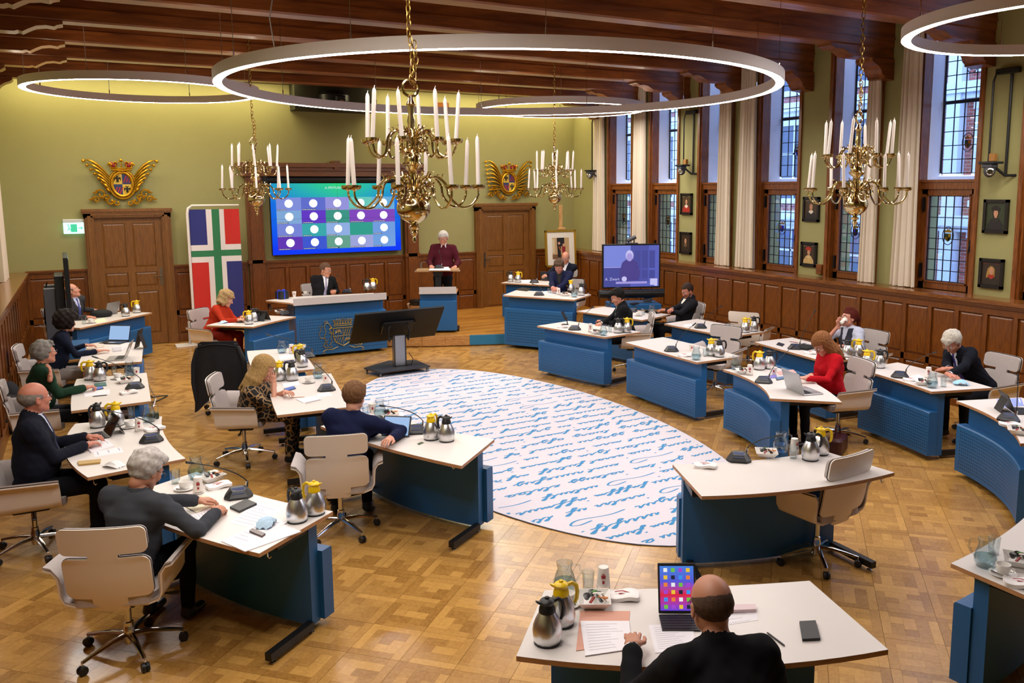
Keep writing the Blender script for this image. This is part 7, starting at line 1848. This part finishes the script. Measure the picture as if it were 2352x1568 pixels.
def person(key, label, x, y, face, head_at, look, top='#20242c', pants='#15161a', skinc='#c98f74', hair=('short', '#6b5f56'), shirt=None, tie=None, female=False, S=1., z0=0., seat=.47,
           hands=None, elbows=None, curls=(.5, .5), palms=None, hdirs=None, stand=False, glasses=None, bare_arms=False, belly=0., feet=None, res=.0115, topmat=None, pantmat=None, shoe='#141416', roll=0., vest=None, shoulders=None, moustache=None, beard=None, fold=.0038, legs=True, twist=0.):
    """all positions in metres; head_at = world position of the head centre; look = world direction of the face"""
    fz = nz(V3(face[0], face[1], 0)); rz = math.atan2(-fz[0], fz[1]); org = V3(x, y, z0)
    Rz = np.array([[math.cos(rz), -math.sin(rz), 0], [math.sin(rz), math.cos(rz), 0], [0, 0, 1]])
    def loc(p): return Rz.T @ (np.array(p, float)-org)
    def locd(d): return Rz.T @ np.array(d, float)
    t = thing('person', label, 'person', tuple(org), rz, group=None)
    H = loc(head_at); lk_ = nz(locd(look)); F_ = V3(0, 1, 0); R_ = V3(1, 0, 0)
    pel = V3(0, .0, seat+.10) if not stand else V3(0, 0, .93*S)
    hu = head_frame(V3(0, 0, 0), lk_, roll)[2]
    neck = H-hu*.085*S-V3(0, .03, .038)*S          # base of the neck
    axis = neck-pel; U = nz(axis); Ls = np.linalg.norm(axis)
    Rv = nz(V3(1, 0, 0)-U*U[0]); Rv = rotv(Rv, U, twist); Fv = np.cross(U, Rv); Fv = Fv if Fv[1] > 0 else -Fv
    sw = (.178 if not female else .15)*S if shoulders is None else shoulders
    waist = pel+U*Ls*.3+F_*.02; chest = pel+U*Ls*.68+Fv*-.0
    sh = [neck-U*.068*S-Fv*.012-Rv*sw, neck-U*.068*S-Fv*.012+Rv*sw]      # left(-), right(+)
    allp = [pel, H, *sh]
    W = []
    for i, s in enumerate((-1, 1)):
        hp = loc(hands[i]) if hands and hands[i] is not None else sh[i]+V3(0, .12, -.42)
        W.append(hp)
    # arms: two-bone reach
    E_ = []; la, lf = .285*S, .255*S
    for i, s in enumerate((-1, 1)):
        d = W[i]-sh[i]; L = np.linalg.norm(d)
        if L > (la+lf)*.985: d = d/L*(la+lf)*.985; W[i] = sh[i]+d; L = np.linalg.norm(d)
        if L < .12: d = d/L*.12; W[i] = sh[i]+d; L = .12
        u = d/L; a = (la*la-lf*lf+L*L)/(2*L); h = math.sqrt(max(1e-6, la*la-a*a))
        pole = np.array(elbows[i], float) if elbows and elbows[i] is not None else V3(s*.55, -.45, -.8)
        pole = pole-u*(pole@u); E_.append(sh[i]+u*a+nz(pole)*h)
    hipw = .09*S
    if stand:
        K_ = [pel+V3(s*hipw, .03, -.44*S) for s in (-1, 1)]; A_ = [V3(s*(hipw+.01), 0, .09) for s in (-1, 1)]
    else:
        K_ = [V3(s*(hipw+.05), .42*S, seat+.05) for s in (-1, 1)]
        A_ = [V3(s*(hipw+.05), .40*S, .09) for s in (-1, 1)] if feet is None else [V3(*feet[0], .09), V3(*feet[1], .09)]
    pts = np.array([pel, H, neck, *sh, *E_, *W, *K_, *A_, V3(0, -.2, seat if not stand else .9)]); lo = pts.min(0)-.17; hi = pts.max(0)+.17; lo[2] = max(lo[2], -.01) if True else lo[2]
    hi[1] += .1
    sc = Sculpt(lo, hi, res)
    # torso
    ft = (Rv, 1.36)
    sc.cap('top', pel+V3(0, -.005, .02), waist, .125*S, (.115+belly*.25)*S, .06, ft)
    sc.cap('top', waist, chest, (.115+belly*.25)*S, .125*S, .06, ft)
    sc.cap('top', chest, neck-U*.1, .125*S, .095*S, .05, (Rv, 1.4))
    if belly: sc.ell('top', waist+Fv*.06*belly*4, (.15, .12, .15), k=.06)
    if female:
        for s in (-1, 1): sc.ell('top', chest+Fv*.085+Rv*s*.065-U*.03, (.062, .062, .065), k=.04)
    sc.cap('top', neck-U*.055-Rv*.03, neck-U*.055+Rv*.03, .055*S, .055*S, .05)
    for i, s in enumerate((-1, 1)): sc.cap('top', neck-U*.05+Rv*s*.045, sh[i]+U*.004-Rv*s*.015, .056*S, .06*S, .06)
    torso = sc.grid('top').copy()
    ra = (.057, .048, .042) if not female else (.047, .04, .034)
    for i, s in enumerate((-1, 1)):
        nm_ = 'top'
        sc.cap(nm_, sh[i], sh[i]+(E_[i]-sh[i])*.35, (ra[0]+.002)*S, (ra[0]-.001)*S, .06); sc.cap(nm_, sh[i]+(E_[i]-sh[i])*.3, E_[i], (ra[0]-.001)*S, ra[1]*S, .03)
        wr = W[i]+(E_[i]-W[i])*.1 if not bare_arms else E_[i]+(W[i]-E_[i])*.12
        sc.cap(nm_, E_[i], wr, ra[1]*S, (ra[2] if not bare_arms else ra[1])*S, .02)
        sc.cap('skin', E_[i], W[i], (ra[1]-.012)*S if bare_arms else .03*S, .025*S, .01) if bare_arms else sc.cap('skin', wr, W[i], .029*S, .026*S, .01)
    # neck
    hb = H+hu*(-.06)*S-nz(lk_)*.02; sc.cap('skin', neck-U*.07, hb, .058*S if not female else .047*S, .051*S if not female else .043*S, .02)
    if shirt: sc.cap('top', neck-U*.06-Fv*.012, neck-U*.008-Fv*.014, .08*S, .07*S, .02)
    # legs
    pk = 'pants'
    sc.ell(pk, pel+V3(0, -.01, -.02), (.17*S, .135*S, .115*S), k=.03)
    for i, s in enumerate((-1, 1)):
        hp_ = pel+V3(s*hipw, .02, -.03); sc.cap(pk, hp_, K_[i], .088*S, .062*S, .04); sc.cap(pk, K_[i], A_[i]+V3(0, 0, .02), .06*S, .046*S, .03)
        fd = V3(s*.06, 1, 0); fd = nz(fd); sc.cap('shoe', A_[i]+V3(0, -.02, -.045), A_[i]+fd*.13+V3(0, 0, -.052), .042*S, .036*S, .02, (V3(0, 0, 1), .8)); sc.cap('shoe', A_[i]+V3(0, -.01, -.02), A_[i]+V3(0, 0, .0), .042*S, .042*S, .02)
    if stand: pass
    # fabric folds
    sl, P = sc.region(sc.lo, sc.lo+sc.n*sc.res); X, Y, Z = P; sd = hash(key) % 97
    if fold: sc.g['top'] += (fold*noise3(X, Y, Z, 42, sd)+fold*.6*noise3(X, Y, Z, 85, sd+4)).astype(np.float32); sc.g['pants'] += (fold*noise3(X, Y, Z, 36, sd+1)).astype(np.float32)
    q = [P[i]-neck[i] for i in range(3)]; cu = q[0]*Rv[0]+q[1]*Rv[1]+q[2]*Rv[2]; cw = q[0]*U[0]+q[1]*U[1]+q[2]*U[2]; cf = q[0]*Fv[0]+q[1]*Fv[1]+q[2]*Fv[2]
    tm = topmat or mat('cloth'+top, top, .9, spec=.15,  bump=(150, .25, .002), noise=(10, .25, top)); pmt = pantmat or mat('cloth'+pants, pants, .9, spec=.15,  bump=(150, .25, .002)); sk = skin(skinc)
    if shirt:      # lapels stand proud of the chest
        vw = np.maximum(np.abs(cu)-.062*np.clip(1+cw/.36, 0, 1.1), np.maximum(cw-.02, -cw-.34)); lap = np.maximum(torso-.006, np.maximum(vw-.028, -(vw+.0))); lap = np.maximum(lap, -cf)
        sc.g['top'] = np.minimum(sc.g['top'], lap)
    names = [n_ for n_ in ('top', 'skin', 'pants', 'shoe') if n_ in sc.g]
    U_ = sc.g[names[0]]
    for n_ in names[1:]: U_ = np.minimum(U_, sc.g[n_])
    v, f = sc.mesh(U_); fc = v[f].mean(1); D = np.stack([sc.sample(sc.g[n_], fc) for n_ in names]); mi = D.argmin(0)
    parts = [(v, f, mi)]
    key_h = (S, female)
    if key_h not in HEADC: HEADC[key_h] = build_head(S, female)
    hv, hf = HEADC[key_h]; HF = head_frame(V3(0, 0, 0), lk_, roll); parts.append((hv @ HF+H, hf, 1))
    for i, s in enumerate((-1, 1)):
        fd = nz(W[i]-E_[i]); dirh = locd(hdirs[i]) if hdirs and hdirs[i] is not None else nz(fd*V3(1, 1, .35)); pn = np.array(palms[i], float) if palms and palms[i] is not None else V3(0, 0, -1)
        a_, b_ = hand_mesh(W[i], dirh, pn, s, curls[i], .98 if not female else .86); parts.append((a_, b_, 1))
    mts = [tm, sk, pmt, mat('shoe'+shoe, shoe, .35)]
    body = mkmesh('body', parts, mts, t)
    hm, hc = hair
    if hm:
        hk = mat('hair'+hc, hc, .75, spec=.2, noise=(55, .55, '#%02x%02x%02x' % tuple(int(int(hc[1+2*j:3+2*j], 16)*.62) for j in range(3))), bump=(160, .5, .003))
        a_, b_ = hair_mesh(hm, S, sd); mkmesh('hair', [(a_ @ HF+H, b_, 0)], [hk], t)
    # face parts
    def hp(p): return np.array(p, float) @ HF+H
    m = MB()
    for s in (-1, 1):
        c = hp((s*.031, .082, .011)); m.ball(tuple(c), .0125, 10, 8, 0); c2 = hp((s*.031, .0925, .0105)); m.ball(tuple(c2), .0048, 8, 6, 1)
    m.build('eyes', [mat('eye_white', '#d9d2cc', .3), mat('eye_iris', '#2b2622', .2)], t)
    m = MB()
    for s in (-1, 1): m.tube([hp((s*.014, .094, .031)), hp((s*.03, .092, .037)), hp((s*.047, .078, .033))], [.0035, .0042, .0025], 5)
    m.build('eyebrows', mat('brow'+(hc or '#555'), '#%02x%02x%02x' % tuple(int(int((hc or '#555555')[1+2*j:3+2*j], 16)*.7) for j in range(3)), .8), t)
    if moustache: m = MB(); m.tube([hp((-.028, .086, -.054)), hp((-.012, .1, -.045)), hp((.012, .1, -.045)), hp((.028, .086, -.054))], [.004, .008, .008, .004], 6); m.build('moustache', mat('must', moustache, .8), t)
    if beard:
        sc2 = Sculpt((-.1, -.02, -.15), (.1, .14, .02), .005); sc2.cap('b', (-.055, .02, -.045), (-.02, .07, -.1), .022, .018, .02); sc2.cap('b', (.055, .02, -.045), (.02, .07, -.1), .022, .018, .02); sc2.cap('b', (-.02, .073, -.1), (.02, .073, -.1), .02, .02, .02)
        sc2.cap('b', (-.03, .085, -.052), (.03, .085, -.052), .008, .008, .01); sc2.ell('b', (0, .1, -.063), (.024, .02, .01), k=.005, sub=True)
        a_, b_ = sc2.mesh(sc2.grid('b')); mkmesh('beard', [(a_ @ HF+H, b_, 0)], [mat('beard'+beard, beard, .9, bump=(300, .6, .002))], t)
    if glasses:
        m = MB()
        for s in (-1, 1):
            m.tube([hp((s*.033+.022*math.cos(a), .107-.0*abs(math.cos(a)), .008+.016*math.sin(a))) for a in [2*PI*k/14 for k in range(14)]], .0017, 5, closed=True)
            m.tube([hp((s*.055, .104, .013)), hp((s*.078*S, .06, .014)), hp((s*.086*S, -.0, .008)), hp((s*.084*S, -.018, -.006))], .0016, 5)
        m.tube([hp((-.011, .108, .012)), hp((0, .112, .014)), hp((.011, .108, .012))], .0016, 5); m.build('glasses', mat('specs'+glasses, glasses, .3, .3), t)
    cm = lambda c_, r_=.7: mat('shirt'+c_, c_, r_)
    if shirt:
        shp = np.maximum(torso-.0035, np.maximum(vw, -cf)); a_, b_ = sc.mesh(shp.astype(np.float32))
        if len(a_): mkmesh('shirt_front', [(a_, b_, 0)], [cm(shirt)], t)
        # collar ring
        scc = Sculpt(neck-.12, neck+.14, .006); ax = nz(hb-neck); c0 = neck-U*.02+Fv*.004
        scc.cap('c', c0, c0+ax*.04, .066*S, .061*S, .004, (Rv, 1.06)); scc.cap('c', c0-ax*.05, c0+ax*.09, .052*S, .052*S, .004, sub=True)
        _, PP = scc.region(scc.lo, scc.lo+scc.n*scc.res); zz = sum((PP[i]-c0[i])*ax[i] for i in range(3)); G = np.maximum(scc.g['c'], np.maximum(zz-.046, -zz-.02)); a_, b_ = scc.mesh(G.astype(np.float32))
        if len(a_): mkmesh('collar', [(a_, b_, 0)], [cm(shirt)], t)
        if tie:
            wt = np.where(cw > -.035, .016, .012+np.clip(-cw-.03, 0, .3)*.07); tt = np.maximum(torso-.010, np.maximum(np.abs(cu)-wt, np.maximum(cw-.012, -cw-.33))); tt = np.maximum(tt, -cf); a_, b_ = sc.mesh(tt.astype(np.float32))
            if len(a_): mkmesh('tie', [(a_, b_, 0)], [mat('tie'+tie, tie, .5)], t)
        # cuffs
        m = MB()
        for i in (0, 1):
            d = nz(E_[i]-W[i]); m.tube([W[i]+d*.004, W[i]+d*.045], [.036*S, .038*S], 12, flat=1.)
        m.build('cuffs', cm(shirt), t)
    elif vest is None:
        scc = Sculpt(neck-.12, neck+.14, .006); ax = nz(hb-neck); c0 = neck-U*.015
        scc.cap('c', c0, c0+ax*.03, .068*S, .064*S, .004, (Rv, 1.06)); scc.cap('c', c0-ax*.05, c0+ax*.09, .055*S, .054*S, .004, sub=True)
        _, PP = scc.region(scc.lo, scc.lo+scc.n*scc.res); zz = sum((PP[i]-c0[i])*ax[i] for i in range(3)); G = np.maximum(scc.g['c'], np.maximum(zz-.03, -zz-.03)); a_, b_ = scc.mesh(G.astype(np.float32))
        if len(a_) and not female: mkmesh('neckband', [(a_, b_, 0)], [tm], t)
    if vest:
        vv = np.maximum(torso-.007, np.maximum(np.abs(cu)-.125, np.maximum(cw-.0, -cw-.6))); op = np.maximum(np.abs(cu)-.05*np.clip(1+cw/.3, 0, 1), np.maximum(-cf, -cw-.3)); vv = np.maximum(vv, -op); a_, b_ = sc.mesh(vv.astype(np.float32))
        if len(a_): mkmesh('waistcoat', [(a_, b_, 0)], [mat('vest'+vest, vest, .8)], t)
    return t, dict(H=H, HF=HF, loc=loc, neck=neck, W=W, t=t, U=U, Rv=Rv, Fv=Fv, hp=hp)
# ================================================================= THE PEOPLE IN THE HALL
def HT(px, py, z): p = T(px, py, z); return (p.x, p.y, p.z)
def dirto(a, b): return (b[0]-a[0], b[1]-a[1], b[2]-a[2])
SPK = (6.0, 15.4, 1.7)
# grey sweater, lower left, writing
person('L5', 'man in dark grey sweater with white hair seen from behind, writing', .09, 5.69, (.6, .8), nearp(337, 1080, .26, 5.78), (.75, .5, -.62), top='#3d3f45', hair=('full', '#c9c2bd'), skinc='#c08468',
  hands=[HT(462, 1150, .83), HT(497, 1176, .82)], elbows=[(-.7, .1, -.3), (.95, .1, -.5)], curls=(.6, .9), palms=[(0, 0, -1), (-.4, 0, -1)], res=.0105, pants='#131317', glasses='#3a3a3e')
person('L4', 'balding man with glasses and moustache in navy suit with tie at lower left', -.50, 7.72, (1, 0.02), nearp(80, 915, -.4, 7.74), (.93, .35, .02), top='#171a26', hair=('side', '#8a8078'), skinc='#c07a64',
  hands=[HT(200, 1003, .84), HT(196, 1022, .82)], curls=(.55, .5), shirt='#c9cfe2', tie='#262a4a', glasses='#5a3238', moustache='#b8a89c', res=.0105, pants='#14151b', S=1.06, belly=.12)
person('L3', 'man in dark green sweater with grey hair and glasses, hand raised to collar', -.56, 10.2, (1, .05), nearp(102, 810, -.45, 10.25), (.9, .42, .04), top='#1f3a2a', hair=('full', '#8f8a84'), skinc='#c5836a',
  hands=[HT(122, 872, 1.0), HT(196, 890, .82)], elbows=[(-.5, .8, -.9), None], palms=[(0, -.6, -.3), (0, 0, -1)], hdirs=[(.1, .3, .9), None], curls=(.5, 1.1), glasses='#26262a', pants='#1b1c22')
person('L2', 'woman with dark curly hair in navy cardigan at the laptops', -.5, 12.5, (1, .0), nearp(153, 740, -.29, 12.55), (.85, .5, -.15), top='#161c2e', hair=('curly', '#1e1512'), skinc='#c68a72', female=True,
  hands=[HT(196, 793, .83), HT(224, 806, .81)], curls=(.6, .2), pants='#8e8784')
person('Q1', 'man in grey suit half hidden behind the upright monitor', -.3, 16.25, (.75, -.65), nearp(166, 668, -.2, 16.1), (.8, -.2, .25), top='#3b3a3e', hair=('side', '#6d625a'), skinc='#c98b72', shirt='#c6cbe8', tie='#4a56a0',
  hands=[HT(214, 712, .82), HT(200, 728, .82)], pants='#2a2a2e', res=.013)
person('P1', 'woman in orange-red jacket with wavy blond hair before the flag', 1.72, 14.7, (.62, -.55), nearp(520, 686, 1.9, 14.6), (.8, -.3, -.42), top='#b0321a', hair=('bob', '#b8986a'), skinc='#d29a80', female=True,
  hands=[HT(556, 728, .83), HT(548, 734, .82)], curls=(.8, .8), pants='#7a1f12', res=.0125)
person('P0', 'chairman in black suit, white shirt and grey tie under the video wall', 3.72, 15.62, (.2, -1), nearp(748, 620, 3.8, 15.5), (.55, -.75, -.25), top='#1a1a1e', hair=('short', '#6a5040'), skinc='#cc8c70', shirt='#e6e6ec', tie='#8c88a8', z0=.2,
  hands=[HT(768, 668, 1.03), HT(757, 668, 1.03)], curls=(.9, .9), glasses='#6a6a70', pants='#17171a', res=.0125)
# the speaker
sp_, spi = person('SP', 'white-haired speaker in a maroon sweater standing at the lectern', 6.13, 15.5, (-.38, -.93), nearp(1018, 547, 6.1, 15.44), (-.5, -.85, -.3), top='#4a1420', hair=('mop', '#cfcac4'), skinc='#cc8d74', z0=.2, stand=True, belly=.14,
  hands=[nearp(1046, 612, 6.16, 15.1), nearp(990, 611, 5.8, 15.22)], curls=(.5, .5), glasses='#3c3034', pants='#121215', res=.0125, S=1.06)
m = MB(); n_ = spi['neck']
for s in (-1, 1): m.tube([tuple(n_+spi['U']*.03+spi['Rv']*s*.055+spi['Fv']*.02), tuple(n_+spi['U']*.0+spi['Rv']*s*.03+spi['Fv']*.075), tuple(n_-spi['U']*.05+spi['Rv']*s*.045+spi['Fv']*.095)], [.012, .018, .006], 6, flat=.5)
m.build('shirt_collar', mat('shirt#e6e6ec', '#e6e6ec', .7), sp_)
person('P2b', 'man with glasses in navy suit before the framed photograph', 8.95, 15.62, (-.7, -.7), nearp(1299, 592, 8.9, 15.5), (-.6, -.75, -.3), top='#1a1e2c', hair=('side', '#8a8684'), skinc='#c98a72', shirt='#e0e0e8', z0=.2,
  hands=[HT(1252, 632, 1.05), HT(1243, 640, 1.03)], glasses='#8a8a90', pants='#17181f', res=.013)
person('P2', 'man in dark blue jacket over black turtleneck looking down, on the platform', 7.95, 13.85, (-.75, -.65), nearp(1284, 612, 7.8, 13.76), (-.62, -.6, -.6), top='#1b2040', hair=('full', '#5b4636'), skinc='#c98672', shirt='#101014', z0=.2,
  hands=[HT(1276, 666, 1.04), HT(1270, 668, 1.03)], curls=(.9, .9), pants='#15161c', res=.012)
person('R1', 'dark-haired young man in black suit and green tie looking down', 7.42, 10.88, (-.78, .5), nearp(1418, 682, 7.27, 10.95), (-.95, .15, -.5), top='#17181c', hair=('full', '#15120f'), skinc='#c98a70', shirt='#dfe2ea', tie='#16463a',
  hands=[HT(1382, 738, .80), HT(1378, 744, .79)], curls=(1., 1.), pants='#141418', res=.0115)
person('O1', 'bearded man in black jacket and open white shirt holding a phone', 8.85, 11.35, (-1, .35), nearp(1579, 668, 8.72, 11.4), (-.9, .0, -.45), top='#1c1c22', hair=('short', '#3a2a22'), skinc='#c07c66', shirt='#e4e0d8', beard='#4a3428',
  hands=[HT(1529, 712, .86), HT(1536, 715, .85)], curls=(.6, .9), pants='#17171b', res=.0115)
t_, i_ = person('O3', 'red-haired woman in waistcoat and pale blue shirt drinking from a paper cup', 9.1, 7.85, (-1, .12), nearp(1950, 730, 9.0, 7.87), (-.97, .25, .12), top='#c2c8de', hair=('pony', '#5a1c12'), skinc='#cf8f7c', female=True, vest='#1d2030', bare_arms=True,
  hands=[nearp(1936, 795, 8.75, 7.6), nearp(1926, 748, 8.8, 7.95)], elbows=[None, (.5, .5, -.8)], palms=[None, (-.4, -.3, 0)], hdirs=[None, (-.3, .1, .85)], curls=(.5, 1.0), pants='#1a1b22', glasses='#8a6a5a')
cp = Vector(nearp(1931, 737, 8.8, 7.9))-Vector((0, 0, .03)); c_ = dup(PROTO['pcup'], cp, 0, 'white paper cup held to the mouth by the red-haired woman', 'white paper cups'); c_.rotation_euler = (.2, 1.0, 0)
person('R3', 'woman with long light brown hair in a red sweater working at a laptop', 7.32, 6.62, (-.93, .3), nearp(1888, 790, 7.14, 6.67), (-.8, .1, -.75), top='#b00e1c', hair=('long', '#8c5a34'), skinc='#cf9480', female=True,
  hands=[HT(1850, 868, .83), HT(1862, 862, .82)], curls=(.4, .4), pants='#141318', glasses='#5a4a48', res=.0105)
person('O4', 'white-haired man in dark suit and violet tie bent over his papers', 9.0, 5.92, (-1, .15), nearp(2187, 785, 8.7, 5.97), (-.8, -.05, -.8), top='#12141e', hair=('full', '#cfc8bc'), skinc='#c4826c', shirt='#dfe2ee', tie='#3a2f86',
  hands=[HT(2172, 868, .82), HT(2178, 862, .84)], elbows=[(-.8, -.1, -.5), (.8, -.1, -.5)], curls=(.4, .4), palms=[None, None], hdirs=[(.0, -1, -.1), (-.3, 1, -.1)], pants='#101116', glasses='#b8a890', res=.0105)
GM = bpy.data.materials.new('giraffe_cloth'); GM.use_nodes = True; nt = GM.node_tree; vo = nt.nodes.new('ShaderNodeTexVoronoi'); vo.feature = 'DISTANCE_TO_EDGE'; vo.inputs['Scale'].default_value = 15; tc_ = nt.nodes.new('ShaderNodeTexCoord')
ns = nt.nodes.new('ShaderNodeTexNoise'); ns.inputs['Scale'].default_value = 12; mv = nt.nodes.new('ShaderNodeVectorMath'); mv.operation = 'MULTIPLY_ADD'; mv.inputs[1].default_value = (.05, .05, .05)
rp = nt.nodes.new('ShaderNodeValToRGB'); rp.color_ramp.interpolation = 'CONSTANT'; rp.color_ramp.elements[0].color = lin('#a08058'); rp.color_ramp.elements[1].color = lin('#0e0d0e'); rp.color_ramp.elements[1].position = .075
nt.links.new(tc_.outputs['Object'], ns.inputs['Vector']); nt.links.new(ns.outputs['Color'], mv.inputs[0]); nt.links.new(tc_.outputs['Object'], mv.inputs[2]); nt.links.new(mv.outputs[0], vo.inputs['Vector']); nt.links.new(vo.outputs['Distance'], rp.inputs[0]); nt.links.new(rp.outputs[0], nt.nodes['Principled BSDF'].inputs['Base Color']); nt.nodes['Principled BSDF'].inputs['Roughness'].default_value = .8
person('I2', 'blond woman in black dress with tan giraffe pattern, hand at her cheek', 1.42, 9.22, (.9, -.35), nearp(606, 846, 1.56, 9.02), (.85, -.15, -.5), hair=('long', '#b5925c'), skinc='#cf947c', female=True, bare_arms=True, S=1.03, belly=.1,
  hands=[HT(655, 900, .82), nearp(629, 880, 1.62, 8.93)], elbows=[None, (.6, .9, -.9)], palms=[None, (-1, .1, .1)], hdirs=[None, (-.12, .1, .95)], curls=(.5, .7), res=.0105, glasses='#3a2c28', topmat=GM, pantmat=GM)
person('I3', 'man in navy blazer with brown hair seen from behind at his tablet', 1.78, 6.9, (.4, .9), nearp(814, 912, 1.86, 6.98), (.6, .75, -.35), top='#161c3c', hair=('mop', '#7a5638'), skinc='#cf957c', hands=[HT(868, 985, .83), HT(897, 1006, .83)],
  elbows=[None, (1, .0, -.45)], curls=(.5, .5), pants='#15161c', res=.0105)
person('B1', 'bald man in black suit seen from behind at the bottom of the picture', 2.12, 2.3, (.35, .93), nearp(1634, 1392, 2.24, 2.56), (.28, .9, -.3), top='#131316', hair=('side', '#5a4438'), skinc='#c08468', shirt='#e8e6ea',
  hands=[HT(1452, 1485, .84), HT(1700, 1530, .82)], elbows=[(-.5, -.7, -.7), (.5, -.5, -.9)], curls=(.55, .5), res=.009, pants='#121214', glasses='#2c2a2c', S=1.05)

hb_ = thing('hand_bag', 'dark red leather bag on the floor behind the red-sweater woman', 'bag', T(1922, 1040, 0), .5)
m = MB(); m.cbox((0, 0, .1), (.34, .16, .2), .03); m.build('bag_body', mat('burgundy_leather', '#3c1218', .4), hb_)
m = MB(); m.tube([(-.12, 0, .19), (-.08, 0, .3), (.08, 0, .3), (.12, 0, .19)], .009, 6); m.build('handle', mat('burgundy_leather', '#3c1218', .4), hb_)
bp_ = thing('coat', 'dark coat heaped on the floor between the left chairs and the panelling', 'coat', T(22, 985, 0), .3)
m = MB(); m.ball((0, 0, .22), (.2, .3, .24), 14, 9); m.ball((.05, .1, .38), (.13, .2, .2), 12, 8); m.ball((0, -.2, .12), (.2, .16, .13), 10, 7)
m.build('cloth', JK, bp_)
